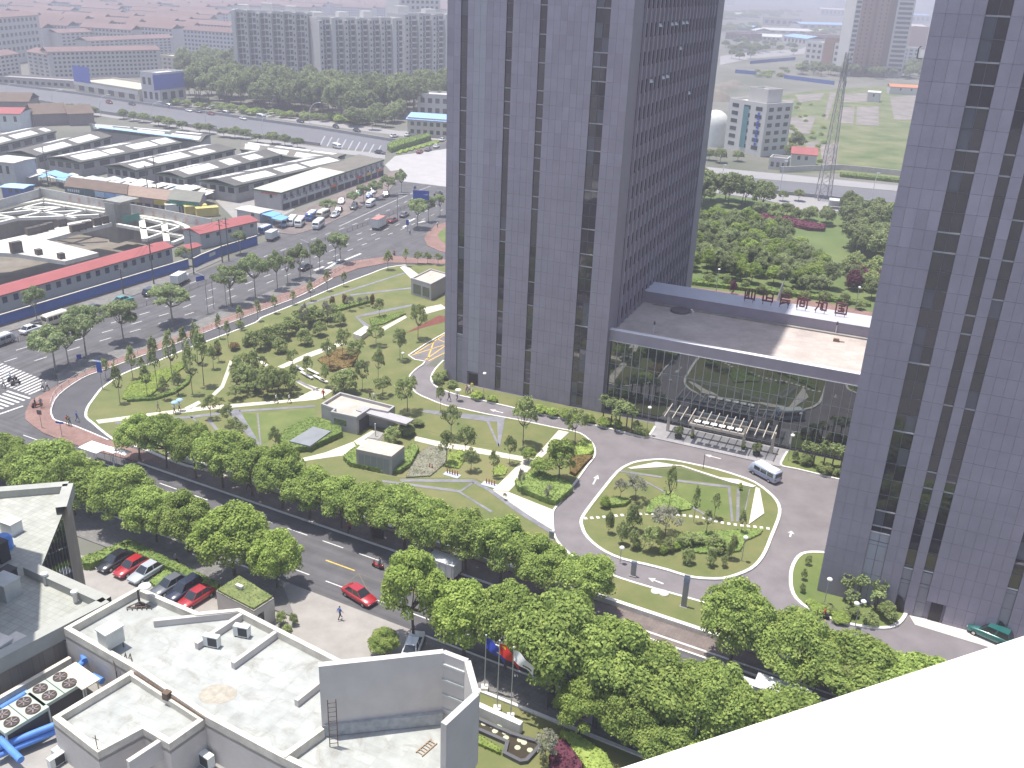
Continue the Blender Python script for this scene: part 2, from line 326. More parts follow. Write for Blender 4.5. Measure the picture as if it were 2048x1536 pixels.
# ------------------------------------------------------------------ near street (its own frame)
S0 = G(745, 1047); ST = (G(1300, 1237) - G(480, 962)); ST.normalize(); SN = Vector((ST.y, -ST.x, 0))
def S(t, n, z=0.): return Vector((S0.x + ST.x * t + SN.x * n, S0.y + ST.y * t + SN.y * n, z))
sheet('near_street', '', .016, mat('asphalt_street', (.098, .096, .102), .85, var=.2, scale=.3, bump=.15, bscale=14, streak=math.atan2(ST.y, ST.x)), [S(-110, 4), S(150, 4), S(150, 15.6), S(-110, 15.6)])
slab('park_side_pavement', '', .12, brownpave, [S(-41, .2), S(150, .2), S(150, 4), S(-38, 4)])
slab('office_side_pavement', '', .12, greypave, [S(-75, 15.6), S(-2, 15.6), S(4, 20.3), S(-75, 22.5)])
slab('office_side_pavement', '', .12, greypave, [S(17, 15.6), S(150, 15.6), S(150, 20.2), S(19, 20.2)])
sheet('office_forecourt', '', .03, mat('forecourt', (.29, .272, .255), .85, var=.12, scale=.5, bump=.1), [S(-2, 15.6), S(17, 15.6), S(19, 20.2), S(16, 36), S(-12, 38), S(-45, 32), S(-45, 26), S(4, 20.3)])
b = MB()
for n_ in (3.9, 15.75):
    for t0, t1 in ((-38, -2), (17, 150)) if n_ > 10 else ((-38, 150),): ribbon(b, [S(t0, n_), S(t1, n_)], .25, 0, .15)
ribbon(b, [S(19, 20.3), S(150, 20.3)], .35, 0, .28)
b.build('street_kerb', kerbm, kind='structure')
mk = MB()
for n_, L, g, w in ((6.5, 3.2, 2.4, .16), (13.1, 3.2, 2.4, .16)): dashes([S(-60, n_), S(150, n_)], L, g, w, .022, mk, 1.)
for n_ in (2.85,): dashes([S(37, n_), S(100, n_)], 20, .1, .3, .126, mk)
mk.build('street_edge_markings', paint, kind='structure')
mk = MB(); dashes([S(-60, 9.7), S(150, 9.7)], 4.3, 5.7, .18, .022, mk, .0)
for a, c in (((5, 9.9), (12.5, 9.9)), ((5, 9.9), (5, 13)), ((5, 9.9), (9, 13)), ((9, 9.9), (12.5, 13))): dashes([S(*a), S(*c)], 99, 1, .07, .023, mk, 0, 1)
mk.build('yellow_street_markings', [yelp, mat('worn_yellow', (.17, .145, .095), .8, var=.3, scale=2)], kind='structure')
# low white wall between street pavement and park
b = MB(); ribbon(b, [S(-36, .2), S(130, .2)], .55, 0, .75); b.build('low_street_wall', kerbm, label='long low white wall running between the park and the tree-lined street', cat='wall')
# ------------------------------------------------------------------ park and tower forecourt
PK = ('812,531 775,536 740,549 705,562 660,580 585,612 522,637 512,646 425,680 392,692 350,709 315,724 277,737 245,750 212,772 200,782 185,802 175,817 172,835 185,847 215,872 240,887 282,897 325,916 375,934 425,945 480,961')
DRV_L = '1115,1085 1107,1067 1105,1040 1106,1025 1112,1015 1130,993 1155,960 1175,932 1188,916 1190,903 1186,890 1175,878 1160,868 1137,862 1110,857 1035,841 975,830 925,819 890,812 857,799 832,787 818,768 820,752 835,737 850,724 817,712 890,667'
P1 = pxs(PK) + [S(-21, .15), S(13, .15), S(24.5, .15)]
DL = smooth(pxs(DRV_L), 2)
slab('park_lawn', '', .14, lawnm, P1 + DL + pxs('905,665 905,531'))
b = MB(); ribbon(b, smooth(pxs(PK), 2), .38, 0, .2); ribbon(b, smooth(pxs('282,897 325,916 375,934 425,945 480,961'), 2), .5, 0, .24); ribbon(b, DL, .28, 0, .19); b.build('park_kerb', kerbm, kind='structure')
sheet('tower_drive', '', .02, asph2, pxs('890,640 817,712 850,724 820,752 830,790 900,815 1050,845 1150,870 1110,1010 1105,1070 1140,1110 1230,1155 1295,1175 1380,1199 1480,1228 1580,1257 1760,1310 2060,1400 2100,1290 1812,1225 1634,1183') + [T(39, -25), T(39, 8), T(-35, 4), T(-36, 35)])
ISL = smooth(pxs('1164,1055 1162,1045 1167,1032 1185,1007 1210,975 1235,945 1255,932 1275,925 1310,921 1342,922 1385,930 1435,941 1480,955 1510,967 1535,985 1552,1002 1559,1020 1556,1040 1542,1075 1530,1105 1517,1125 1500,1140 1472,1152 1445,1159 1410,1159 1377,1155 1335,1142 1292,1131 1245,1120 1210,1105 1185,1087 1170,1070'), 2, True)
slab('ring_island_lawn', '', .15, lawnm, ISL)
b = MB(); ribbon(b, ISL, .42, 0, .22, True); b.build('ring_island_kerb', kerbm, kind='structure')
SL = pxs('1115,1085 1140,1110 1190,1138 1240,1158 1295,1175 1380,1199 1480,1228 1580,1257 1760,1310 2060,1400')
slab('south_lawn', '', .14, lawnm, SL + [S(92, .15), S(24.5, .15)])
b = MB(); ribbon(b, smooth(SL, 2), .3, 0, .2); b.build('south_lawn_kerb', kerbm, kind='structure')
NK = smooth(pxs('887,722 870,740 862,757 866,768 876,777 910,790 940,797 980,806 1027,817 1085,830 1167,847 1225,860 1288,876 1300,870 1310,854'), 2)
slab('facade_bed', '', .15, lawnm, NK + [T(9, 0), T(-24, -.6), T(-29.5, 0)])
b = MB(); ribbon(b, NK, .3, 0, .2); b.build('facade_bed_kerb', kerbm, kind='structure')
slab('entrance_plaza', '', .15, plazam, pxs('1310,854 1300,876 1430,905 1561,935 1574,905') + [T(30.5, .9), T(9, .9)])
EK = smooth(pxs('1574,905 1562,926 1566,934 1592,939 1646,952 1690,963'), 2)
slab('hall_bed', '', .15, lawng, EK + [T(38.9, -6), T(38.9, .9), T(30.5, .9)])
b = MB(); ribbon(b, EK, .3, 0, .2); b.build('hall_bed_kerb', kerbm, kind='structure')
BK = smooth(pxs('1648,1107 1623,1106 1603,1110 1591,1122 1583,1140 1581,1160 1583,1180 1593,1200 1618,1220 1656,1237 1708,1252 1748,1257 1776,1257 1796,1249 1808,1235 1812,1225'), 2)
slab('tower_bed', '', .15, lawng, BK + [T(49.1, -35.2), T(39.3, -35.2), T(39.3, -20)])
b = MB(); ribbon(b, BK, .42, 0, .22); b.build('tower_bed_kerb', kerbm, kind='structure')
slab('tower_apron', '', .06, concw, pxs('1815,1226 1830,1250 2060,1320 2080,1285'), z0=.0)
mk = MB()                                                                # arrows on the drive
def arrow(px0, px1, turn=0):
    a, c = G(*px0), G(*px1); t = (c - a).normalized(); s = Vector((-t.y, t.x, 0)); L = (c - a).length
    mk.sheet([a - s * .12, a + t * L * .6 - s * .12, a + t * L * .6 + s * .12, a + s * .12], .03)
    mk.sheet([a + t * L * .6 - s * .45, c, a + t * L * .6 + s * .45], .03)
arrow((1006, 826), (979, 819)); arrow((1442, 918), (1408, 909)); arrow((1327, 1168), (1296, 1156)); arrow((1186, 969), (1196, 950)); arrow((1580, 1074), (1583, 1062))
mk.build('drive_arrows', paint, kind='structure')
mk = MB()
for s in ('822,711 888,690', '830,707 893,667', '850,720 893,690', '857,722 893,704', '855,719 868,682', '874,678 893,686'):
    a, c = pxs(s); dashes([a, c], 99, 1, .22, .03, mk)
mk.build('yellow_hatched_bay', yelp, kind='structure')
# paths of white stone, strips of grey granite
def path(name, polys, m, z):
    b = MB()
    for s in polys: b.prism(pxs(s), .1, z)
    return b.build(name, m, kind='structure')
path('white_stone_path', ['192,842 400,815 590,800 632,778 660,780 664,784 645,797 632,801 400,823 198,849', '585,757 603,766 640,779 628,783 612,777 583,760', '506,716 512,715 537,731 531,735', '555,735 612,709 677,686 690,690 620,716 566,738',
    '762,657 810,632 814,636 768,663', '847,617 882,610 893,618 850,630', '460,722 467,728 448,776 430,793 424,790 442,772', '368,818 398,803 402,808 384,819', '707,725 677,738 690,744'], stonew, .165)
path('white_stone_path', ['555,930 650,907 707,885 714,899 690,912 580,928', '708,884 745,862 770,872 760,884 720,897'], stonew, .165)
path('white_stone_path', ['830,874 875,884 925,892 1067,919 1117,862 1138,866 1066,933 1017,985 985,982 1044,924 920,902 870,893 829,883', '985,983 1017,986 1107,1022 1105,1062 1040,1023'], stonew, .165)
path('granite_strip', ['800,960 948,961 985,982 1042,1022 1106,1064 1098,1068 1030,1024 975,983 944,967 800,965', '765,962 920,982 945,966 948,968 922,986 985,1024 981,1027 918,987 765,966'], granite, .17)
path('granite_strip', ['845,821 882,824 1010,837 1000,895 996,894 994,845 975,845 880,832 845,826', '973,845 978,844 999,893 996,895'], granite, .17)
path('granite_strip', ['453,822 478,820 520,890 513,893', '478,822 630,812 630,816 480,826', '514,828 517,828 523,893 520,894', '412,840 420,840 453,878 447,880', '380,835 384,835 430,877 427,879', '230,846 385,833 440,826 440,831 386,838 232,850', '578,752 640,783 634,784 574,756'], granite, .17)
path('granite_strip', ['710,634 745,625 830,609 832,612 748,630 716,636 742,654 732,658', '700,590 830,575 830,578 702,593', '600,612 812,545 814,547 604,615'], granite, .17)
path('red_mulch_bed', ['810,668 878,632 890,634 890,645 845,657'], mat('red_mulch', (.16, .055, .042), .95, var=.3, scale=3), .165)
path('lawn_panel', ['514,830 630,818 628,845 560,870 526,890 520,860', '482,828 512,829 518,888 500,860'], lawng, .16)
path('garden_bed', ['790,905 860,880 985,900 1030,925 980,975 950,958 800,957 760,952 700,935'], mat('garden_soil', (.20, .17, .09), .95, col2=(.16, .19, .07), scale=.3, bump=.3), .155)
path('lawn_panel', ['855,835 960,848 990,890 940,886 850,862'], lawnm, .158)
path('white_slab', ['800,536 812,532 870,575 850,580 838,575'], concw, .2)
# slabs, strips and stepping stones of the ring island
path('white_slab', ['1255,939 1312,927 1345,932 1365,934 1440,958 1475,962 1512,975 1505,978 1460,968 1360,935 1262,941', '1511,977 1519,981 1528,1030 1497,1052'], concw, .3)
path('granite_strip', ['1237,942 1325,955 1322,958 1238,946', '1350,961 1460,974 1467,1045 1462,1046 1455,978 1350,965', '1473,980 1479,978 1478,1045 1472,1046', '1290,963 1385,1015 1430,1041 1427,1043 1383,1018 1288,965', '1498,980 1500,980 1487,1042 1485,1042'], granite, .19)
path('lawn_panel', ['1340,966 1455,979 1460,1042 1430,1036 1370,1003'], lawnd if False else lawng, .165)
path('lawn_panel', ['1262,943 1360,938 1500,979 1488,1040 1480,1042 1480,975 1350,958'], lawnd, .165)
sp_ = thing('stepping_stone_path', 'curving line of square white stepping stones crossing the ring island lawn', 'path', G(1350, 1035, .15))
stp = MB(); stp.box((0, 0, .03), (.55, .42, .06)); sme = stp.mesh('stone', kerbm)
for p, t in along(smooth(pxs('1171,1039 1200,1037 1240,1033 1290,1030 1310,1030 1340,1031 1375,1034 1410,1039 1440,1047 1480,1053 1510,1056 1540,1060'), 3), .85):
    inst('stone', sme, sp_, (p.x - sp_.location.x, p.y - sp_.location.y, 0), math.atan2(t.y, t.x) + 1.57)
# ------------------------------------------------------------------ the two towers
panelm = mat('tower_panel', (.31, .28, .345), .55, var=.09, scale=.3, spec=.35, inst=.07)
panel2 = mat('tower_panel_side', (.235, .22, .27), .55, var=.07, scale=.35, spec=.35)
panell = mat('tower_panel_light', (.33, .325, .385), .4, var=.06, scale=.5, spec=.5)
panelg = mat('tower_panel_grey', (.27, .26, .29), .5, var=.06, scale=.5, spec=.4)
jointm = mat('joint_dark', (.235, .215, .265), .9, var=.1)
glassm = glassmat('tower_glass', (.55, .54, .6), .13, .03, (.045, .04, .052))
glassb = glassmat('blind_glass', (.45, .46, .52), .08, .08, (.12, .12, .15))
hallg = glassmat('hall_glass', (.50, .54, .56), .26, .012, (.028, .032, .038), .05)
framem = mat('window_frame', (.13, .125, .145), .45, .2, .05)
PH, PZ = 1.99, .54
def uvbox(mb, u0, u1, v0, v1, z0, z1, mi=0): mb.prism([T(u0, v0), T(u1, v0), T(u1, v1), T(u0, v1)], z0, z1, mi)
def facade(tw, v0, segs, glass, top_vis, nparts, low):
    """cladding panels as parts, glass panes as parts; v0 = front plane"""
    cells = []; rows = int((top_vis - PZ) / PH) + 1
    for u0, u1, n, m in segs:
        w = (u1 - u0) / n
        for i in range(n):
            for k in range(-1, rows):
                z0 = max(.05, PZ + k * PH); z1 = PZ + (k + 1) * PH
                cells.append((k, u0 + w * i, w, z0, z1 - z0, m))
    cells.sort(key=lambda c: -c[0]); meshes = {}; rest = {}
    for j, (k, u, w, z, h, m) in enumerate(cells):
        skip = any(u + w > a + .05 and u < b_ - .05 and z < c for a, b_, c in low.get('door', []))
        if skip: continue
        if j < nparts:
            key = (round(w, 3), round(h, 2), m.name)
            if key not in meshes:
                q = MB(); q.box((w / 2, .035, h / 2), (w - .022, .07, h - .022)); meshes[key] = q.mesh('panel', m)
            p = T(u, v0, z) - tw.location; inst('panel', meshes[key], tw, p, YAW)
        else:
            q = rest.setdefault(m.name, (MB(), m))[0]; uvbox(q, u + .011, u + w - .011, v0, v0 + .07, z + .011, z + h - .011)
    for q, m in rest.values(): q.build('panel_field', m, tw, kind='stuff')
    q = MB()
    for u0, u1, n, m in segs: uvbox(q, u0 + .02, u1 - .02, v0, v0 + .07, PZ + rows * PH, 131)
    q.build('upper_cladding', panelm, tw)
    for u0, u1, n, zb in glass:
        w = (u1 - u0) / n; gm = {}
        q = MB(); q.box((w / 2, 0, PH / 2 - .02), (w - .06, .03, PH - .1)); me_ = q.mesh('glass_pane', glassm); q2 = MB(); q2.box((w / 2, 0, PH / 2 - .02), (w - .06, .03, PH - .1)); meb = q2.mesh('glass_pane', glassb)
        for k in range(int((zb - PZ) / PH), rows):
            for i in range(n):
                p = T(u0 + w * i, v0 + .22, PZ + k * PH) - tw.location
                o = inst('glass_pane', meb if random.random() < (.16 if n == 2 else .05) else me_, tw, p, YAW); o.rotation_euler = (random.gauss(0, .012), 0, YAW + random.gauss(0, .006))
        q = MB(); uvbox(q, u0, u1, v0 + .21, v0 + .26, PZ + rows * PH, 131); q.build('upper_glazing', glassm, tw)
        q = MB()
        for k in range(int((zb - PZ) / PH), rows): uvbox(q, u0 + .01, u1 - .01, v0 + .14, v0 + .24, PZ + k * PH - .05, PZ + k * PH + .03)
        for i in range(n + 1): uvbox(q, u0 + w * i - .03 if i else u0, u0 + w * i + .03 if i < n else u1, v0 + .15, v0 + .235, zb, 131)
        q.build('window_frame', framem, tw)
        for k in range(int((zb - PZ) / PH) + 1, rows):
            if random.random() < .33: q = MB(); uvbox(q, u0 + .02, u1 - .02, v0 + .1, v0 + .2, PZ + k * PH - .1, PZ + k * PH + .05); q.build('ledge', mat('ledge_light', (.34, .33, .355), .6, var=.05), tw)
        if zb > 2:
            q = MB(); uvbox(q, u0 + .02, u1 - .02, v0 + .1, v0 + .2, zb - .12, zb); q.build('window_sill', mat('sill', (.6, .58, .58), .6, var=.05), tw)
            kk = 0.06
            while kk < zb - .3:
                q = MB(); h = min(PH, zb - .13 - kk)
                for i in range(n): uvbox(q, u0 + w * i + .03, u0 + w * (i + 1) - .03, v0 + .16, v0 + .2, kk, kk + h - .05)
                q.build('spandrel_panel', panell if n == 2 else panelg, tw); kk += PH
# tower A (left)
TA = thing('office_tower', 'tall grey-purple office tower left of the glass hall, with fins down its right side', 'building', T(-14.6, 29, 0))
q = MB(); uvbox(q, -29.2, -.12, .27, 58.5, 0, 130.6); q.build('core', jointm, TA)
facade(TA, 0, [(-29.25, -26.95, 2, panelm), (-25.8, -24.75, 1, panelm), (-24.75, -22.65, 2, panell), (-22.65, -19.45, 3, panelm), (-18.4, -14.1, 4, panelm), (-13.0, -5.6, 7, panelm), (-3.4, 0, 3, panelm)],
       [(-26.95, -25.8, 1, 9.1), (-19.45, -18.4, 1, .3), (-14.1, -13.0, 1, .3), (-5.6, -3.4, 2, .3)], 64.5, 300, {'door': [(-24.6, -22.8, 2.2)]})
q = MB(); uvbox(q, -24.5, -22.9, .12, .2, .06, 2.1); q.build('door', mat('door_dark', (.035, .03, .035), .3, var=0), TA)
q = MB()
for i in range(2): uvbox(q, -29.25, -29.2 + .0, .0, 58.5, 0, 131)
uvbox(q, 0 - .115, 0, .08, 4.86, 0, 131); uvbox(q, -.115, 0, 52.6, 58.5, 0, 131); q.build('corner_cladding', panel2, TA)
q = MB()
for k in range(34): uvbox(q, -.11, .012, .09, 4.86, PZ + k * 2 * PH - .01, PZ + k * 2 * PH + .01); uvbox(q, -.11, .012, 52.6, 58.4, PZ + k * 2 * PH - .01, PZ + k * 2 * PH + .01)
q.build('joint_lines', jointm, TA)
NF = 20; pit_ = (52.1 - 5.5) / NF
for i in range(NF + 1):
    q = MB(); v_ = 5.5 + pit_ * i; uvbox(q, -.11, .30, v_ - .16, v_ + .16, .1, 131); q.build('fin', panelm, TA)
q = MB(); g = MB()
for k in range(33):
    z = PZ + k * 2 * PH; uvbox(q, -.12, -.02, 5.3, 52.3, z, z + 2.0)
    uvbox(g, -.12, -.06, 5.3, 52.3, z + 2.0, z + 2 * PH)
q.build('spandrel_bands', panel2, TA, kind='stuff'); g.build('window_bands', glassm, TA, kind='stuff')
for i, (k, j, t) in enumerate(((14, 3, .5), (14, 6, .35), (14, 7, .5), (14, 9, .4), (14, 10, .5), (13, 9, .3), (12, 2, .5), (12, 5, .4), (12, 6, .5), (15, 12, .4), (11, 13, .4))):
    z = PZ + k * 2 * PH + 3.3; v_ = 5.5 + pit_ * j; a = T(.02, v_ + .3, z + .5); c = T(.02, v_ + pit_ - .3, z + .5); d = UX * t * .6 - Vector((0, 0, .5))
    q = MB(); q.add([a, c, c + d, a + d, a + UX * .03, c + UX * .03, c + d + UX * .03, a + d + UX * .03], [(0, 1, 2, 3), (7, 6, 5, 4), (0, 4, 5, 1), (2, 6, 7, 3)]); q.build('open_window', mat('open_pane', (.4, .42, .46), .3, var=0, spec=.6), TA)
# tower B (right)
TB = thing('office_tower', 'tall grey-purple office tower at the right edge of the picture, right of the glass hall', 'building', T(55, -20, 0))
q = MB(); uvbox(q, 39.3, 70, -34.83, 22, 0, 130.6); q.build('core', jointm, TB)
facade(TB, -35.1, [(39.2, 43.6, 4, panelm), (45.7, 47.8, 2, panelm), (48.8, 49.85, 1, panelm), (50.9, 58.3, 7, panelm), (59.4, 70, 10, panelm)],
       [(43.6, 45.7, 2, 9.7), (47.8, 48.8, 1, 6.1), (49.85, 50.9, 1, 6.3), (58.3, 59.4, 1, 6.7)], 66.5, 290, {'door': [(51.4, 52.85, 2.3)]})
q = MB(); uvbox(q, 51.5, 52.75, -34.95, -34.9, .06, 2.5); q.build('door', MATS['door_dark'], TB)
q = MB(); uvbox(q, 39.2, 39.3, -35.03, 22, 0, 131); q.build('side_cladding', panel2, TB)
for u0 in (47.9, 58.5):                                                   # arched niches at the foot
    q = MB(); pts = [T(u0, -35.13, .06)] + [T(u0 + 1.0 * math.sin(t * math.pi / 16), -35.13, .3 + 2.1 * math.cos(t * math.pi / 16)) for t in range(0, 9)]
    q.add(pts, [tuple(range(len(pts)))[::-1]]); q.build('arched_niche', MATS['door_dark'], TB)
q = MB(); p = T(39.1, -34.8, 60.2); q.pipe([p, p - UX * .5, p - UX * .5 + Vector((0, 0, .9)), p - UX * .3 + Vector((0, 0, 1.1))], .05); q.build('wall_bracket', framem, TB)
q = MB(); p = T(46.5, -39.5); 
# ------------------------------------------------------------------ glass entrance hall between the towers
HL = thing('glass_entrance_hall', 'low glass entrance hall with flat roof joining the two office towers', 'building', T(19.6, 10, 0))
q = MB(); uvbox(q, .05, 39.15, 1.9, 26, .02, 13.2); q.build('hall_core', mat('hall_dark', (.03, .032, .036), .6, var=.1), HL)
NB_, BW = 30, 39.0 / 30
zs = [.16, 4.3, 8.5, 12.62]; gme = []
for r_ in range(3):
    q = MB(); q.box((BW / 2, 0, (zs[r_ + 1] - zs[r_]) / 2), (BW - .05, .03, zs[r_ + 1] - zs[r_] - .05)); gme.append(q.mesh('glass_pane', hallg))
for i in range(NB_):
    for r_ in range(3):
        if r_ == 0 and 12 <= i <= 17: continue
        o = inst('glass_pane', gme[r_], HL, T(.1 + BW * i, 1.55, zs[r_]) - HL.location, YAW); o.rotation_euler = (random.gauss(0, .0018), 0, YAW + random.gauss(0, .002))
mm_ = mat('mullion', (.36, .38, .40), .5, .2, .05)
for i in range(NB_ + 1):
    q = MB(); u_ = .1 + BW * i; uvbox(q, u_ - .045, u_ + .045, 1.42, 1.54, .16, 12.6); q.build('mullion', mm_, HL)
for z in (4.3, 8.5): q = MB(); uvbox(q, .1, 39.1, 1.50, 1.545, z - .03, z + .03); q.build('transom', mm_, HL)
q = MB(); uvbox(q, .02, 39.18, 1.0, 1.88, 12.62, 14.4); q.build('fascia', panelm, HL)
q = MB(); uvbox(q, .02, 39.18, .95, 1.0, 12.55, 12.66); q.build('fascia_trim', mat('trim_light', (.6, .6, .62), .5, var=.05), HL)
q = MB(); uvbox(q, .02, 39.18, 1.0, 1.95, 14.4, 14.46); q.build('coping', mat('coping_white', (.66, .65, .68), .6, var=.05), HL)
roofm = tilemat('hall_roof_tiles', (.46, .405, .38), (.37, .33, .315), 1.0, .5, YAW, .8, .012, .07, .22, .25)
q = MB(); uvbox(q, .06, 39.14, 1.95, 19.9, 13.2, 13.6); q.build('roof', roofm, HL)
q = MB(); uvbox(q, .06, 39.14, 19.9, 26, 13.2, 15.6); q.build('rear_parapet', panelm, HL)
q = MB(); uvbox(q, .06, 39.14, 19.8, 26.05, 15.6, 15.66); q.build('rear_coping', mat('coping_grey', (.46, .46, .53), .5, var=.06), HL)
q = MB(); uvbox(q, 2, 39.1, 19.2, 19.9, 13.6, 13.85); q.build('gutter_kerb', conc, HL)
def on_hall(px, z=13.6): return G(px[0], px[1], z)
for p_, t_, lab in (((1307, 668), 636, 'slim white vent post standing on the shaded left end of the hall roof'), ((1671, 668), 638, 'slim white vent post on the sunlit right end of the hall roof')):
    p = on_hall(p_); h = 2.2; e = thing('vent_post', lab, 'vent', p); q = MB(); q.tube(p, p + Vector((0, 0, h * .72)), .09, .09, 8); q.build('pole', kerbm, e); q = MB(); q.lathe(p + Vector((0, 0, h * .72)), [(.09, 0), (.17, .1), (.17, .45), (.1, .6)], 8); q.build('cowl', mat('cowl_dark', (.12, .10, .12), .6), e)
p = on_hall((1672, 683)); e = thing('roof_fan_unit', 'small brown pump unit lying on the sunlit hall roof', 'machine', p); q = MB(); q.box(p + Vector((0, 0, .25)), (.9, .5, .5), YAW); q.build('housing', mat('rust_brown', (.2, .13, .09), .8), e); q = MB(); q.tube(p + UX * .45 + Vector((0, 0, .15)), p + UX * 1.3 + Vector((0, 0, .15)), .08); q.build('pipe', MATS['rust_brown'], e)
p = on_hall((1360, 623)); e = thing('roof_hatch', 'dark oval hatch cover by the rear parapet of the hall roof', 'hatch', p); q = MB(); q.lathe(p, [(1.7, 0), (1.7, .3), (1.4, .4)], 16); q.build('cover', MATS['cowl_dark'], e); q = MB(); q.box(p + UX * 2.1 + Vector((0, 0, .3)), (.3, 1.2, .6), YAW + .5); q.build('hinge_arm', kerbm, e)
# letters standing on the rear parapet, seen from behind
STK = [[(.1, .0, .1, .95), (.42, .15, .42, 1), (.68, .15, .68, 1), (.95, .0, .95, .95), (.1, .08, .9, .08), (.25, .3, .3, .7)],
       [(.08, .1, .08, .95), (.08, .12, .95, .12), (.38, .15, .38, .7), (.92, .1, .92, .8), (.38, .68, .62, .95), (.62, .95, .92, .75), (.4, .42, .9, .42)],
       [(.15, .0, .15, 1), (.15, .95, .9, .95), (.15, .72, .85, .72), (.15, .45, .95, .45), (.85, .72, .85, .95), (.7, .45, .85, .05), (.15, .05, .5, .2), (.3, .25, .95, .25)],
       [(.08, .0, .08, .75), (.92, .0, .92, .75), (.08, .75, .92, .75), (.5, .75, .5, 1), (.02, .9, .98, .9), (.3, .5, .42, .7), (.7, .5, .58, .7), (.32, .12, .32, .42), (.68, .12, .68, .42), (.32, .42, .68, .42), (.32, .12, .68, .12)],
       [(.02, .7, .5, .7), (.3, 1, .25, .4), (.25, .4, .05, .0), (.5, .7, .48, .1), (.62, .05, .62, .8), (.95, .05, .95, .8), (.62, .8, .95, .8), (.62, .1, .95, .1)],
       [(.05, 0, .05, 1), (.95, 0, .95, 1), (.05, .97, .95, .97), (.05, .03, .95, .03), (.25, .75, .75, .75), (.3, .5, .7, .5), (.25, .22, .75, .22), (.5, .22, .5, .75), (.62, .3, .72, .4)]]
letm = mat('letter_red', (.15, .05, .06), .6, var=.1)
for i, (u_, st) in enumerate(zip((16.9, 20.0, 22.85, 25.75, 28.85, 32.1), STK)):
    p = T(u_, 23.0, 15.66); e = thing('sign_character', f'{ORD[i]} big dark red sign character from the left on the hall roof edge', 'sign', p, 'row of sign characters on the hall roof')
    q = MB()
    for j, (x0, y0, x1, y1) in enumerate(st):
        a = T(u_ + x0 * 1.9, 23.0 + .004 * j, 16.15 + y0 * 1.85); c = T(u_ + x1 * 1.9, 23.0 + .004 * j, 16.15 + y1 * 1.85); d = (c - a).normalized(); nn = d.cross(VX) * .12; w = VX * .1; a2, c2 = a - d * .08, c + d * .08
        q.add([a2 - nn - w, c2 - nn - w, c2 + nn - w, a2 + nn - w, a2 - nn + w, c2 - nn + w, c2 + nn + w, a2 + nn + w], [(0, 1, 2, 3), (7, 6, 5, 4), (0, 4, 5, 1), (1, 5, 6, 2), (2, 6, 7, 3), (3, 7, 4, 0)])
    q.build('strokes', letm, e)
    for du in (.2, 1.6): q = MB(); q.tube(T(u_ + du, 23.05, 15.66), T(u_ + du, 23.05, 16.3), .05, n=5); q.build('support', letm, e)
# entrance canopy
cglass = bpy.data.materials.new('canopy_glass'); cglass.use_nodes = True; _n = cglass.node_tree.nodes; _l = cglass.node_tree.links; _n.remove(_n['Principled BSDF'])
_t = _n.new('ShaderNodeBsdfTransparent'); _t.inputs[0].default_value = (.62, .64, .65, 1); _g = _n.new('ShaderNodeBsdfGlossy'); _g.inputs[0].default_value = (.8, .8, .8, 1); _g.inputs[1].default_value = .1; _m = _n.new('ShaderNodeMixShader'); _m.inputs[0].default_value = .12
_l.new(_t.outputs[0], _m.inputs[1]); _l.new(_g.outputs[0], _m.inputs[2]); _l.new(_m.outputs[0], _n['Material Output'].inputs[0])
CN = thing('entrance_canopy', 'beige steel and glass entrance canopy on four posts before the hall', 'canopy', T(19.8, -1.5, .15))
bei = mat('canopy_steel', (.50, .45, .40), .5, .1, .05)
for u_ in (11.75, 15.75, 23.75, 28.1): q = MB(); uvbox(q, u_ - .22, u_ + .22, -1.75, -1.35, .15, 3.35); q.build('post', bei, CN)
q = MB(); uvbox(q, 11.5, 28.4, -1.8, -1.3, 3.35, 3.68); q.build('front_beam', bei, CN)
q = MB(); uvbox(q, 15.6, 24.0, -4.3, -3.95, 3.2, 3.6); uvbox(q, 15.6, 15.95, -3.95, -1.8, 3.25, 3.6); uvbox(q, 23.65, 24.0, -3.95, -1.8, 3.25, 3.6); q.build('portal_beam', bei, CN)
for i in range(14):
    u_ = 11.6 + i * 1.27; q = MB(); a, c = T(u_, .6, 3.95), T(u_, -4.3, 3.75); q.bar(a, c, .12, .24); q.build('rafter', bei, CN)
    if i < 13: q = MB(); q.add([T(u_ + .1, .5, 3.98), T(u_ + 1.17, .5, 3.98), T(u_ + 1.17, -4.2, 3.8), T(u_ + .1, -4.2, 3.8)], [(0, 1, 2, 3)]); q.build('glass_panel', cglass, CN)
lit = mat('frosted_panel', (.82, .84, .82), .6, var=.04)
for i in range(6): q = MB(); u_ = 16.2 + i * 1.27; uvbox(q, u_, u_ + .95, -3.9, -3.1, 3.84, 3.9); q.build('frosted_panel', lit, CN)
for i in range(6):
    q = MB(); u_ = 15.8 + i * BW; uvbox(q, u_ + .05, u_ + BW - .05, 1.1, 1.16, .17, 3.0); q.build('door_leaf', hallg, HL)
q = MB(); uvbox(q, 15.7, 23.6, 1.0, 1.4, 3.0, 3.3); q.build('door_head', mm_, HL)
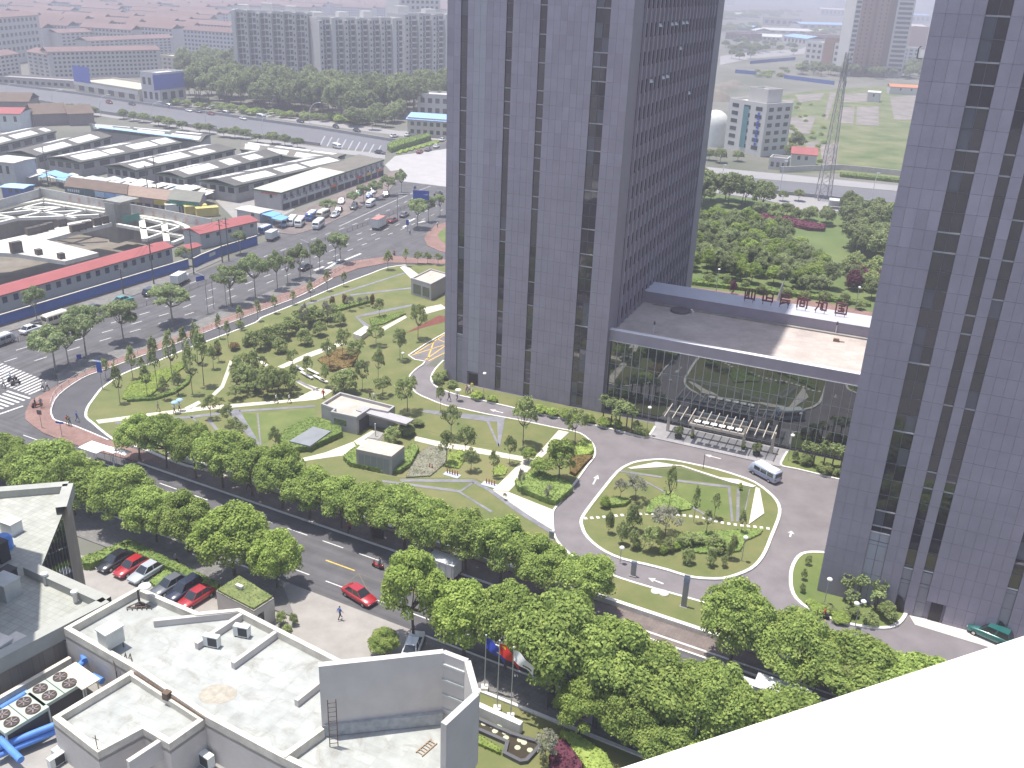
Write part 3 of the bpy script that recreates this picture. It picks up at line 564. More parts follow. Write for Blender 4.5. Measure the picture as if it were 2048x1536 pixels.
# ------------------------------------------------------------------ vegetation kit
L_cam = leafmat('leaf_camphor', (0.175, 0.254, 0.071), (0.425, 0.520, 0.154), .42)
L_far = leafmat('leaf_far', (0.161, 0.209, 0.094), (0.337, 0.381, 0.188), .4)
L_pla = leafmat('leaf_plane', (0.191, 0.254, 0.119), (0.380, 0.438, 0.223), .42)
L_col = leafmat('leaf_column', (0.191, 0.248, 0.094), (0.380, 0.432, 0.188), .42)
L_bri = leafmat('leaf_bright', (0.216, 0.304, 0.069), (0.420, 0.514, 0.151), .42)
L_pur = leafmat('leaf_purple', (0.095, 0.032, 0.053), (0.200, 0.074, 0.105), .25)
L_hed = leafmat('leaf_hedge', (0.146, 0.229, 0.069), (0.307, 0.393, 0.127), .35)
L_red = leafmat('leaf_reddish', (.16, .11, .055), (.25, .185, .08), .25)
L_pal = leafmat('leaf_palm', (0.161, 0.222, 0.085), (0.352, 0.406, 0.188), .4)
L_dim = leafmat('leaf_greyish', (0.205, 0.222, 0.171), (0.366, 0.356, 0.273), .4)
bark = mat('bark', (.13, .105, .085), .9, var=.25, scale=4, bump=.4)
barkp = mat('bark_pale', (.27, .26, .22), .9, var=.25, scale=4, bump=.3)
def quads(P, N, size):
    """leaf faces at P facing N -> verts, faces"""
    n = len(P); N = N / (np.linalg.norm(N, axis=1)[:, None] + 1e-9); r = rng.normal(size=(n, 3)); A = np.cross(N, r); A /= np.linalg.norm(A, axis=1)[:, None] + 1e-9; B = np.cross(N, A)
    s = (size * rng.uniform(.6, 1.35, n))[:, None]; k = rng.uniform(.55, 1., n)[:, None]
    v = np.stack([P - A * s - B * s * k * .4, P + A * s * .1 - B * s * k, P + A * s, P + A * s * .1 + B * s * k], 1).reshape(-1, 3)
    return v, np.arange(n * 4).reshape(-1, 4)
def leafmesh(name, v, f, m):
    me = bpy.data.meshes.new(name); me.vertices.add(len(v)); me.vertices.foreach_set('co', v.astype(np.float32).ravel()); me.loops.add(f.size); me.loops.foreach_set('vertex_index', f.ravel().astype(np.int32))
    me.polygons.add(len(f)); me.polygons.foreach_set('loop_start', np.arange(0, f.size, 4, dtype=np.int32)); me.polygons.foreach_set('loop_total', np.full(len(f), 4, dtype=np.int32)); me.update(calc_edges=True)
    for q in (m if isinstance(m, list) else [m]): me.materials.append(q)
    return me
def crown(nl, nleaf, z0, z1, lr, leaf, shell=1., taper=0., hr=2.):
    c = np.array([0, 0, (z0 + z1) / 2]); ax = np.array([1, 1, (z1 - z0) / 2 * 1.0]); P = []; N = []
    LC = []
    for i in range(nl):
        d = rng.normal(size=3); d /= np.linalg.norm(d)
        if d[2] < -.45: d[2] *= -.6
        r = rng.uniform(*lr); rad = (1 - r * .9) * rng.uniform(.55, 1.0) ** .4 * shell; ce = d * rad; LC.append((ce, r))
        m = int(nleaf / nl * (r / np.mean(lr)) ** 2); q = rng.normal(size=(m, 3)); q /= np.linalg.norm(q, axis=1)[:, None]; q[:, 2] = np.where(q[:, 2] < -.3, -q[:, 2], q[:, 2])
        rr = r * rng.uniform(.72, 1.06, m)[:, None]; P.append(ce + q * rr); N.append(q * .85 + rng.normal(size=(m, 3)) * .4 + np.array([0, 0, .3]))
    P = np.concatenate(P); N = np.concatenate(N)
    if taper: P[:, :2] *= (1 - taper * np.clip((P[:, 2] + .4) / 1.4, 0, 1))[:, None]
    P[:, 0] *= rng.uniform(.85, 1.15); P = P * ax + c; P[:, 2] = np.maximum(P[:, 2], .01)
    v, f = quads(P * np.array([1, 1, hr]), N, leaf); v[:, 2] /= hr                # leaves keep their shape when the crown is scaled
    return (v, f), [(ce * ax + c, r) for ce, r in LC]
def trunk(r0, zf, LC, nb, m):
    q = MB(); k = Vector((rng.normal() * .03, rng.normal() * .03, zf)); q.tube((0, 0, -.01), k * .5, r0, r0 * .8, 7); q.tube(k * .5, k, r0 * .8, r0 * .65, 7)
    for ce, r in LC[:nb]:
        e_ = Vector(ce); mid = k.lerp(e_, .5) + Vector((0, 0, -.04)); q.tube(k, mid, r0 * .5, r0 * .35, 5, caps=False); q.tube(mid, e_, r0 * .35, r0 * .1, 5, caps=False)
    return q.mesh('trunk', m)
KIT = {}
def kind(name, nv, lm, tm, nl, nleaf, z0, lr, leaf, r0, zf, nb, shell=1., taper=0., hr=2.1):
    KIT[name] = []
    for i in range(nv):
        (v, f), LC = crown(nl, nleaf, z0, 1., lr, leaf, shell, taper, hr); KIT[name].append((leafmesh('crown', v, f, lm), trunk(r0, zf, LC, nb, tm)))
kind('camphor', 6, L_cam, bark, 54, 20000, .08, (.17, .34), .032, .045, .36, 9)
kind('camphor_bright', 3, L_bri, bark, 54, 20000, .08, (.17, .34), .032, .045, .34, 9)
kind('plane', 5, L_pla, barkp, 20, 4200, .34, (.2, .38), .055, .045, .42, 9, 1.05)
kind('column', 5, L_col, bark, 34, 1150, .16, (.14, .36), .085, .05, .4, 6, 1.1, .4, 4.5)
kind('young', 6, L_col, bark, 30, 1500, .2, (.12, .3), .06, .035, .38, 7)
kind('young_grey', 3, L_dim, bark, 24, 1300, .2, (.15, .34), .06, .035, .34, 7)
kind('broad', 3, L_cam, bark, 34, 4600, .1, (.18, .38), .055, .04, .3, 6)
kind('bush', 5, L_col, bark, 24, 2000, -.25, (.18, .42), .075, .03, .15, 4)
kind('bush_bright', 2, L_bri, bark, 16, 1500, -.25, (.32, .5), .1, .03, .15, 4)
kind('bush_red', 2, L_red, bark, 16, 1200, -.25, (.32, .5), .1, .03, .15, 4)
kind('bush_purple', 2, L_pur, bark, 16, 1400, -.25, (.32, .5), .1, .03, .15, 4)
kind('wood', 5, L_far, bark, 34, 3600, .08, (.18, .38), .065, .035, .3, 4)
def tree(k, bx, by, yt, w, name, label, group=None, cat='tree', z=.12, maxh=None):
    p = G(bx, by, z); h = max(.4, Hz(bx, by, yt, z)); r = max(.3, w / 2 * mpp(p)); h = h if maxh is None else min(h, maxh)
    return plant(k, p, h, r, name, label, group, cat)
def plant(k, p, h, r, name, label, group=None, cat='tree'):
    cm, tm = random.choice(KIT[k]); e = thing(name, label, cat, p, group, random.uniform(0, 6.28))
    s = (r, r * random.uniform(.92, 1.08), h); inst('trunk', tm, e, sc=s); inst('crown', cm, e, sc=s); return e
def trees(k, name, spec, lab, group, cat='tree', z=.12):
    """spec 'x,y,ytop,w ...'; lab has {} for the ordinal"""
    for i, t in enumerate(spec.split()):
        a = [float(q) for q in t.split(',')]; tree(k, *a, name, lab.format(ORD[i] if i < 30 else 'next'), group, cat, z)
# avenue plane trees, then their kin
trees('plane', 'plane_tree', '111,741,650,92 138,732,648,62 173,717,610,82 248,684,596,74 346,648,566,88 462,612,528,72 511,596,503,58 555,578,500,40 576,568,510,36 600,558,488,50 640,542,478,42 671,522,463,32 682,526,463,44',
      '{} plane tree from the zebra crossing on the near kerb of the avenue', 'plane trees on the near kerb of the avenue')
trees('plane', 'plane_tree', '835,456,396,44 857,443,390,32 880,432,386,30', '{} plane tree from the left on the avenue kerb beyond the side-road mouth', 'plane trees beyond the side-road mouth')
trees('plane', 'plane_tree', '657,428,398,34 708,413,382,32 728,405,368,30 750,397,360,34 776,390,350,34 803,386,338,30', '{} plane tree from the left along the market parking row', 'plane trees before the market building')
trees('plane', 'plane_tree', '75,643,570,46', 'round plane tree standing before the blue hoarding near the left picture edge', None)
trees('plane', 'plane_tree', '369,533,493,34', 'small plane tree at the blue hoarding gate between the two red roofs', None)
trees('plane', 'plane_tree', '481,508,460,38', 'plane tree on the pavement before the two-storey red-roofed site hut', None)
# columnar young trees of the park
trees('column', 'columnar_tree', '315,778,668,30 266,758,690,26 345,760,658,32 372,738,652,26 396,728,643,28 408,772,652,36 385,788,682,30 240,806,722,26 286,764,712,24 295,794,728,26 212,757,716,22 438,724,678,20 427,738,688,22 357,790,738,26 330,800,752,22',
      '{} slender columnar tree of the leafy grove at the park west corner', 'columnar trees of the west grove')
trees('column', 'columnar_tree', '440,677,626,17 457,694,640,19 482,660,610,19 516,642,598,18 550,627,588,17 586,609,580,17 622,601,560,18 655,582,540,18 688,573,542,16 776,540,498,24 812,533,496,18',
      '{} thin young tree from the left along the white kerb of the service road', 'thin trees along the service road kerb')
trees('young', 'young_tree', '836,528,500,20 855,528,503,20 876,530,505,20', '{} young tree from the left behind the small flat-roofed kiosk', 'young trees behind the kiosk')
trees('young', 'young_tree', '659,737,675,34 686,715,650,36 752,692,648,40 836,679,603,40 800,720,653,34 715,728,674,44 759,634,595,26', '{} round-crowned tree from the path fork in the upper park', 'round-crowned trees of the upper park')
trees('young', 'young_tree', '586,738,695,25 616,752,710,25 652,774,724,24 725,780,718,30 757,764,694,34 765,792,750,42 815,824,748,54', '{} small tree round the stone benches and the plaza in the middle park', 'small trees round the middle plaza')
trees('bush', 'garden_bush', '690,786,733,56', 'big rounded bush just behind the flat-roofed pavilion', None, 'bush')
trees('young', 'young_tree', '422,838,788,32 440,822,792,24 457,852,805,28 470,868,832,26 484,880,842,30', '{} small tree in the diagonal planting gap between the granite strips', 'small trees between the granite strips')
trees('young', 'young_tree', '552,906,850,30', 'lone small tree left of the hedged grey tank lid', None)
trees('young', 'young_tree', '881,822,768,22 902,876,808,46 893,928,858,38 930,917,848,50 942,942,895,38 987,954,898,24 1019,927,868,28', '{} tree of the garden beds right of the pavilion', 'trees of the garden beds by the pavilion')
trees('young', 'street_side_tree', '1046,892,788,64 1150,887,812,52', '{} bushy shade tree beside the curving drive before the left tower', 'shade trees beside the drive')
trees('broad', 'garden_tree', '1118,962,876,72 1080,962,912,44 1056,925,895,36', '{} low leafy tree in the bed between the stone path and the drive', 'low trees between path and drive')
trees('young_grey', 'young_tree', '1042,987,935,18 1095,1004,968,20 1010,1000,985,10', '{} spindly staked sapling rising from the dark hedge by the drive', 'saplings in the dark hedge')
trees('bush', 'garden_bush', '784,888,852,40 812,868,846,46 835,852,838,30', '{} shrub from the left behind the small flat-roofed plant room', 'shrubs behind the plant room', 'bush')
trees('bush', 'garden_bush', '480,655,640,20 500,690,660,36 520,700,655,40 540,690,648,44 560,680,640,44 585,668,630,44 605,655,615,46 630,645,608,44 660,640,605,40 560,705,675,34 610,690,655,36 640,672,640,34 680,650,620,30',
      '{} shrub of the thicket beside the service road in the upper park', 'shrub thicket in the upper park', 'bush')
trees('bush_red', 'garden_bush', '580,655,632,26 600,640,622,20 430,708,690,30 470,700,682,26 640,640,618,20 665,615,590,14 690,612,585,14 745,615,585,12', '{} reddish shrub of the upper park thicket', 'reddish shrubs in the upper park', 'bush')
trees('young_grey', 'young_tree', '610,670,600,22 655,652,598,22 700,622,590,20 720,615,592,14 732,612,590,14', '{} thin greyish sapling of the upper park', 'greyish saplings of the upper park')
def inside(p, poly):
    c = False; n = len(poly)
    for i in range(n):
        a, b_ = poly[i], poly[(i + 1) % n]
        if (a[1] > p[1]) != (b_[1] > p[1]) and p[0] < (b_[0] - a[0]) * (p[1] - a[1]) / (b_[1] - a[1]) + a[0]: c = not c
    return c
def scatter(poly_px, n, dmin, seed=1):
    pts = pxs(poly_px); r_ = random.Random(seed); xs = [p.x for p in pts]; ys = [p.y for p in pts]; out = []; k = 0
    while len(out) < n and k < 6000:
        k += 1; q = (r_.uniform(min(xs), max(xs)), r_.uniform(min(ys), max(ys)))
        if inside(q, pts) and all((q[0] - o_[0]) ** 2 + (q[1] - o_[1]) ** 2 > dmin ** 2 for o_ in out): out.append(q)
    return out
for x, y in scatter('466,738 480,732 592,778 596,798 468,803', 34, 1.2, 3): plant(random.choice(['young', 'young', 'column', 'bush']), Vector((x, y, .14)), random.uniform(2.4, 5.0), random.uniform(.9, 1.6), 'grove_tree', 'small dense tree of the triangular grove beside the white path', 'trees of the triangular grove')
# ring island
trees('column', 'columnar_tree', '1337,1022,930,30 1387,1044,970,20 1428,1037,985,26 1412,1069,1018,28 1482,1067,1018,18', '{} upright sapling from the left on the ring island', 'upright saplings on the ring island')
trees('bush', 'garden_bush', '1217,1067,1018,22 1242,1089,1038,28 1267,1097,1058,30 1265,1062,1005,36 1300,1102,1048,44 1335,1104,1075,26 1375,1127,1095,28 1420,1132,1093,24 1447,1134,1110,18 1367,1092,1062,42 1392,1090,1066,38 1430,1102,1070,42 1462,1119,1068,24',
      '{} shrub of the planting bed on the ring island', 'shrubs of the ring island bed', 'bush')
trees('young_grey', 'young_tree', '1330,1072,1012,64 1270,1002,945,52 1240,1000,955,34', '{} airy greyish tree among the ring island shrubs', 'airy trees on the ring island')
trees('bush_bright', 'garden_bush', '1210,1015,992,24 1325,1108,1090,20 1350,1100,1085,22 1480,980,965,10', '{} yellow-green low shrub on the ring island', 'yellow-green shrubs on the ring island', 'bush')
# beds by the towers
trees('bush_bright', 'garden_bush', '955,797,783,30 985,803,790,26 1080,826,810,30 1105,832,815,30 1130,836,818,30 1150,840,825,24 1180,846,828,26 1205,852,834,30 1232,856,838,24', '{} bright low shrub from the left along the foot of the left tower', 'bright shrubs at the left tower foot', 'bush')
trees('bush', 'garden_bush', '876,766,745,30 888,758,738,26 905,775,760,26 1274,868,840,28 1290,872,856,20 1612,930,905,30 1650,945,925,40 1672,950,930,30 1590,925,900,18', '{} green shrub in the beds at the tower feet', 'green shrubs at the tower feet', 'bush')
trees('bush', 'garden_bush', '1772,1240,1205,46 1740,1248,1225,36 1606,1160,1135,16 1604,1185,1165,14 1615,1130,1108,14 1655,1222,1210,40 1700,1232,1212,36', '{} shrub of the round-ended bed before the right tower', 'shrubs before the right tower', 'bush')
trees('bush_bright', 'garden_bush', '1640,1225,1212,40 1680,1240,1226,44 1622,1212,1200,26', '{} yellow-green ground shrub before the right tower', 'yellow-green shrubs before the right tower', 'bush')
def palm(bx, by, yt, w, label, group):
    p = G(bx, by, .15); h = Hz(bx, by, yt, .15); r = w / 2 * mpp(p); e = thing('fan_palm', label, 'palm', p, group, random.uniform(0, 6)); q = MB(); q.tube((0, 0, 0), (0, 0, h * .8), .12, .09, 7); q.build('trunk', bark, e, local=True)
    P = []; N = []
    for i in range(16):
        a = i * 2.4; el = random.uniform(-.5, 1.1); d = np.array([math.cos(a) * math.cos(el), math.sin(a) * math.cos(el), math.sin(el)]); c = np.array([0, 0, h * .8]) + d * r * .75
        for j in range(14): t = rng.normal(size=3) * .25 * r; t -= d * (t @ d) * .6; P.append(c + t); N.append(d * .5 + np.array([0, 0, .8]) + rng.normal(size=3) * .3)
    v, f = quads(np.array(P), np.array(N), r * .17); o = bpy.data.objects.new('crown', leafmesh('crown', v, f, L_pal)); COL.objects.link(o); o.parent = e
for i, t in enumerate('1206,838,790,22 1222,850,796,26 1238,856,800,26 1252,862,805,26 1262,866,815,22 1230,862,818,20'.split()): palm(*[float(q) for q in t.split(',')], f'{ORD[i]} fan palm from the left tower in the clump at the hall left end', 'fan palms at the hall left end')
for i, t in enumerate('1610,925,884,24 1626,932,888,24 1645,940,880,24 1662,944,884,26 1678,950,890,24'.split()): palm(*[float(q) for q in t.split(',')], f'{ORD[i]} fan palm from the left in the clump at the hall right end', 'fan palms at the hall right end')
for i, t in enumerate('1690,1200,1152,28 1716,1205,1150,26 1752,1212,1160,32 1698,1222,1182,26 1750,1222,1186,30'.split()): palm(*[float(q) for q in t.split(',')], f'{ORD[i]} fan palm from the left in the bed before the right tower', 'fan palms before the right tower')
# street trees
def srow(kindn, ts, n, h, r, lab, grp):
    for i, t in enumerate(ts): plant(kindn, S(t + random.uniform(-.4, .4), n + random.uniform(-.3, .3), .12), h * random.uniform(.84, 1.16), r * random.uniform(.88, 1.16), 'camphor_tree', lab.format(ORD[i]), grp)
srow('camphor', [-38, -33.5, -28, -22.5, -17.5, -12.5, -7.5, -2.5, 2, 6.5, 11, 15.5, 20.5, 25.5, 31], 3.1, 8.1, 3.9, '{} dense camphor tree from the left on the park-side pavement of the tree-lined street', 'camphor trees on the park side')
srow('camphor', [48.5, 54.5, 60.5, 66.5, 73], 3.3, 9.2, 4.8, '{} dense camphor tree beyond the open lawn strip on the park-side pavement', 'camphor trees on the park side, right part')
srow('camphor', [-72, -66, -60, -54.5, -49, -43.5, -38, -32, -26, -20.5, -15], 16.9, 8.0, 4.1, '{} camphor tree from the left on the office-side pavement before the car park', 'camphor trees on the office side')
trees('camphor', 'camphor_tree', '-20,985,880,110 62,1002,892,105 150,1030,905,100', '{} camphor tree from the left picture edge behind the tiled roof', 'camphor trees behind the tiled roof')
plant('camphor_bright', S(-7.2, 17.6, .12), 9.6, 4.9, 'camphor_tree', 'largest yellow-green camphor tree, between the parked cars and the red car', None)
plant('camphor_bright', S(-1.3, 17.0, .12), 7.6, 3.4, 'camphor_tree', 'yellow-green camphor tree just left of the red car', None)
srow('camphor_bright', [17.6, 23.0], 16.6, 10.2, 4.2, '{} bright yellow-green camphor tree to the right of the office forecourt', 'bright camphor trees right of the forecourt')
plant('camphor', S(28, 16.0, .12), 10.4, 3.9, 'camphor_tree', 'camphor tree directly behind the three flags', None)
srow('camphor', [34, 39.5, 45, 50.5, 56, 61], 16.9, 10.6, 5.0, '{} big camphor tree from the flagpoles along the office-side pavement', 'big camphor trees behind the flags')
plant('camphor_bright', S(38.5, 20.9, .1), 6.4, 2.9, 'camphor_tree', 'small bright camphor tree right of the flags', None)
plant('camphor', S(43, 19.6, .1), 7.6, 3.4, 'camphor_tree', 'camphor tree shading the display boards', None)
plant('camphor', S(46.5, 20.6, .1), 6.6, 3.4, 'camphor_tree', 'low camphor tree just above the white ledge', None)
plant('camphor', S(50.5, 21.6, .1), 5.2, 2.6, 'camphor_tree', 'small camphor tree nearest to the white ledge', None)
tree('camphor', 768, 1310, 1262, 70, 'camphor_tree', 'small rounded camphor tree beside the forecourt and the white car', z=.05)
tree('young_grey', 1090, 1525, 1462, 60, 'garden_tree', 'dark bluish small tree beside the lotus pond', z=.1)
# hedges: a clipped body dressed with leaves
def hedge(name, label, poly_px, h, m, z=.12, leaf=.13, dens=26, pts=None, kind_=None, cat='hedge'):
    p = pts if pts is not None else pxs(poly_px); b = MB(); b.prism(p, z, z + h * .93); core = b
    n = len(p); xs = [q.x for q in p]; ys = [q.y for q in p]; P = []; N = []
    area = abs(sum(p[i].x * p[(i + 1) % n].y - p[(i + 1) % n].x * p[i].y for i in range(n))) / 2; want = int(min(9000, area * dens)); k = 0
    while len(P) < want and k < want * 8:
        k += 1; q = (random.uniform(min(xs), max(xs)), random.uniform(min(ys), max(ys)))
        if inside(q, p): P.append((q[0], q[1], z + h * random.uniform(.9, 1.06))); N.append((random.gauss(0, .5), random.gauss(0, .5), .8))
    for i in range(n):
        a, c = p[i], p[(i + 1) % n]; L = (c - a).length; t = (c - a).normalized(); s = Vector((t.y, -t.x, 0))
        for j in range(int(L * h * dens * 1.2)):
            q = a + t * random.uniform(0, L); P.append((q.x + random.gauss(0, .04), q.y + random.gauss(0, .04), z + random.uniform(.02, h))); N.append((s.x + random.gauss(0, .6), s.y + random.gauss(0, .6), random.gauss(.3, .4)))
    v, f = quads(np.array(P), np.array(N), leaf); vv = np.array(core.v); f2 = [tuple(int(x) for x in r_) for r_ in f + len(vv)]
    core.v += [tuple(x) for x in v]; core.f += f2; core.m += [0] * len(f2); core.sm += [False] * len(f2)
    return core.build(name, m, label=label, cat=cat, kind=kind_)
hedge('clipped_hedge', 'clipped green hedge framing the grey tank lid on the park lawn', '555,888 575,868 625,846 650,850 682,862 684,876 620,905 585,908', 1.0, L_hed)
hedge('clipped_hedge', 'clipped hedge wrapped round the foot of the small plant room', '687,922 705,906 720,900 812,908 826,895 838,905 822,935 800,950 760,948 700,935', .8, L_hed)
hedge('dark_hedge', 'dark clipped hedge block beside the drive and the stone path', '1030,972 1048,958 1080,950 1095,960 1135,975 1145,985 1112,1014 1090,1008 1035,984', .9, L_hed)
hedge('low_planting', 'olive low planting at the outer bend of the drive', '1140,920 1165,915 1185,918 1170,932 1150,955 1140,950', .5, L_red, dens=18)
hedge('clipped_hedge', 'yellow-green low hedge in the corner of the drive bend', '1150,900 1165,885 1182,890 1187,905 1178,915 1155,918', .6, L_bri)
hedge('ground_cover', 'round patch of yellow-green ground cover in the garden beds', '990,955 985,945 992,935 1005,932 1015,940 1010,952', .2, L_bri, cat='ground cover')
hedge('ground_cover', 'pale green ground cover patch in the garden beds', '890,935 900,908 925,902 930,920 918,940', .2, L_bri, cat='ground cover')
hedge('ground_cover', 'grey-green ground cover strip beside the small plant room', '812,958 832,915 860,895 895,900 890,930 860,955', .25, L_dim, cat='ground cover')
hedge('ground_cover', 'dark triangular ground cover between the white path and the granite edge', '738,640 805,626 812,630 768,650 745,655', .3, L_hed, cat='ground cover')
hedge('ground_cover', 'oval yellow-green ground cover around the west grove', '245,800 255,775 290,752 340,738 370,722 372,735 350,750 330,770 300,795 265,805', .3, L_bri, cat='ground cover')
hedge('clipped_hedge', 'dark curved hedge edging the west grove', '255,806 310,802 350,790 378,770 385,750 380,748 372,768 348,785 310,796 258,800', .5, L_hed)
hedge('ground_cover', 'rust-coloured ground cover below the upper park trees', '635,722 680,700 720,705 705,735 660,745', .25, L_red, cat='ground cover')
hedge('clipped_hedge', 'long low hedge crossing the upper park lawn', '655,622 700,610 745,600 748,605 700,618 658,630', .6, L_hed)
hedge('ground_cover', 'dark shrub mass on the ring island behind the stepping stones', '1215,1010 1225,1000 1262,1005 1250,1015 1222,1018', .6, L_hed, cat='ground cover')
hedge('ground_cover', 'deep green ground cover carpet on the ring island south half', '1345,1092 1380,1070 1430,1066 1480,1064 1525,1062 1520,1072 1490,1085 1480,1105 1440,1112 1380,1108', .3, L_hed, cat='ground cover')
hedge('ground_cover', 'green ground cover in the middle of the ring island', '1290,1030 1300,1005 1340,985 1385,1015 1380,1022 1340,1028', .3, L_hed, cat='ground cover')
hedge('clipped_hedge', 'long clipped hedge between the parked cars and the street', '240,1103 258,1090 440,1180 432,1190', 1.0, L_hed, z=.03)
hedge('clipped_hedge', 'clipped hedge at the left end of the car park', '165,1128 240,1100 262,1092 258,1108 185,1140 168,1140', 1.0, L_hed, z=.03)
hedge('clipped_hedge', 'green strip hedge between the silver and the dark parked car', '300,1168 340,1140 352,1146 312,1178', .5, L_hed, z=.03)
# ------------------------------------------------------------------ foreground buildings
ZW = 17.5
wallw = mat('render_offwhite', (.50, .47, .445), .85, var=.1, scale=.35, bump=.1)
cope = mat('coping_cream', (.56, .52, .45), .8, var=.2, scale=.8)
membr = tilemat('roof_membrane', (.37, .385, .37), (.31, .32, .31), 1.6, .8, -.42, .85, .012, .06, .2, .8, (.22, .205, .175))
tiler = tilemat('roof_tiles', (.37, .38, .345), (.28, .29, .265), .6, .6, -.42, .8, .025, .07, .14, .8, (.27, .27, .24))
stone = tilemat('wall_stone', (.29, .265, .235), (.22, .205, .18), 1.2, .6, .2, .85, .015, .06)
winm = glassmat('office_glass', (.6, .63, .66), .2, .03, (.06, .07, .08))
galv = mat('galvanised', (.48, .50, .49), .5, .3, .1, 1.5)
dkm = mat('dark_machine', (.06, .06, .065), .7, var=.1)
whitem = mat('white_enamel', (.62, .63, .61), .45, var=.08)
bluep = mat('blue_pipe', (.10, .24, .62), .45, var=.08, scale=2)
rust = mat('rusty_steel', (.14, .10, .075), .8, .2, .3, 3)
def ring(mb, pts, w, z0, z1, closed=True, mi=0):
    """parapet around a polygon, w thick inwards"""
    n = len(pts); a = sum(pts[i].x * pts[(i + 1) % n].y - pts[(i + 1) % n].x * pts[i].y for i in range(n)); p = pts if a > 0 else pts[::-1]; ins = []
    for i in range(n):
        d0 = (p[i] - p[i - 1]); d1 = (p[(i + 1) % n] - p[i]); d0.z = d1.z = 0; d0.normalize(); d1.normalize(); n0 = Vector((-d0.y, d0.x, 0)); n1 = Vector((-d1.y, d1.x, 0)); m = n0 + n1; m.normalize(); k = w / max(.35, m.dot(n0)); ins.append(p[i] + m * k)
    for i in range(n):
        j = (i + 1) % n; q = [p[i], p[j], ins[j], ins[i]]; vs = [(x.x, x.y, z0) for x in q] + [(x.x, x.y, z1) for x in q]
        mb.add(vs, [(0, 1, 5, 4), (4, 5, 6, 7), (2, 3, 7, 6)], mi)
    return mb
# white building
zr = ZW - .7; zt = zr + Hz(645, 1467, 1329, zr)
P_ = lambda x, y, z: G(x, y, z)
RW = [P_(127, 1256, ZW), P_(277, 1173, ZW), P_(397, 1224, ZW), P_(480, 1216, ZW), P_(682, 1319, ZW), P_(935, 1320, zt), P_(955, 1387, zt), P_(887, 1447, zt), P_(820, 1640, ZW), P_(560, 1513, ZW), P_(412, 1434, ZW), P_(270, 1338, ZW)]
WB = thing('white_office_block', 'white flat-roofed office block in the lower left foreground', 'building', Vector((P_(450, 1380, zr).x, P_(450, 1380, zr).y, 0)))
b = MB(); b.prism(RW, 0, zr - .02); b.build('wall', wallw, WB)
ins_ = MB(); ins_.sheet(RW, zr); ins_.build('roof', membr, WB)
b = MB(); ring(b, RW, .4, zr - .3, ZW); b.build('parapet', cope, WB)
def lowwall(parent, name, s, z0, z1, w, m):
    p = [Vector((q.x, q.y, 0)) for q in s]; b = MB(); ribbon(b, p, w, z0, z1)
    for e_ in (0, -1):
        t = (p[1] - p[0]) if e_ == 0 else (p[-1] - p[-2]); t.normalize(); s_ = Vector((-t.y, t.x, 0)) * (w / 2); a_ = p[e_]; b.add([(*(a_ - s_).xy, z0), (*(a_ + s_).xy, z0), (*(a_ + s_).xy, z1), (*(a_ - s_).xy, z1)], [(0, 1, 2, 3)])
    return b.build(name, m, parent)
for s in ('307,1240 478,1222', '392,1286 484,1226', '465,1325 552,1262', '592,1400 640,1362'): lowwall(WB, 'upstand_wall', pxs(s, ZW - .1), zr, ZW - .1, .35, wallw)
lowwall(WB, 'upstand_wall', pxs('566,1512 645,1455', ZW + .1), zr, ZW + .1, .4, cope)
# the tall screen wall and its returns
BS = [P_(637, 1329, zt), P_(887, 1302, zt), P_(935, 1320, zt), P_(953, 1386, zt), P_(887, 1447, zt)]
lowwall(WB, 'screen_wall', BS[:2], zr, zt, .45, mat('screen_render', (.52, .49, .465), .85, var=.09, scale=.5))
lowwall(WB, 'screen_return', BS[1:3], zr, zt - .03, .4, wallw); lowwall(WB, 'screen_return', BS[2:4], zr, zt - .06, .45, wallw); lowwall(WB, 'screen_return', BS[3:5], zr, zt - .02, .45, mat('screen_render2', (.46, .435, .42), .85, var=.06, scale=.5))
for i in range(4):
    a = BS[1].lerp(BS[2], .04); c = BS[1].lerp(BS[2], .96); n_ = (c - a).cross(Vector((0, 0, 1))).normalized() * .26; z = zr + (zt - zr) * (i + .9) / 4.6; b = MB(); b.bar(Vector((a.x, a.y, z)) + n_, Vector((c.x, c.y, z)) + n_, .12, .16); b.build('rib', galv, WB)
a = P_(650, 1466, zr); c = P_(884, 1442, zr); b = MB(); b.bar(a + Vector((0, 0, .55)), c + Vector((0, 0, .55)), .8, 1.0); b.build('wall_plinth', mat('plinth_grey', (.33, .34, .35), .85, var=.2, scale=2), WB)
# ladder on the screen wall
a = P_(660, 1494, zr); b = MB(); t = (BS[1] - BS[0]).normalized()
hl = Hz(660, 1494, 1400, zr) ; lo = Vector((a.x, a.y, zr)); 
for d in (0, .55): b.tube(lo + t * d, lo + t * d + Vector((0, 0, hl)), .035, n=5)
for k in range(10): b.tube(lo + Vector((0, 0, .3 + k * hl / 10.5)), lo + t * .55 + Vector((0, 0, .3 + k * hl / 10.5)), .025, n=4)
b.build('steel_ladder', rust, label='rusty steel ladder fixed to the tall screen wall on the white roof', cat='ladder')
a = P_(838, 1510, zr); c = P_(868, 1484, zr); b = MB(); t = (c - a); L = t.length; t.normalize(); s_ = Vector((-t.y, t.x, 0))
for d in (-.28, .28): b.bar(a + s_ * d + Vector((0, 0, .06)), c + s_ * d + Vector((0, 0, .06)), .06, .1)
for k in range(6): b.bar(a + t * (L * (k + .5) / 6) - s_ * .28 + Vector((0, 0, .07)), a + t * (L * (k + .5) / 6) + s_ * .28 + Vector((0, 0, .07)), .06, .05)
b.build('wooden_ladder', mat('old_wood', (.32, .24, .17), .9), label='short wooden ladder lying flat on the white roof', cat='ladder')
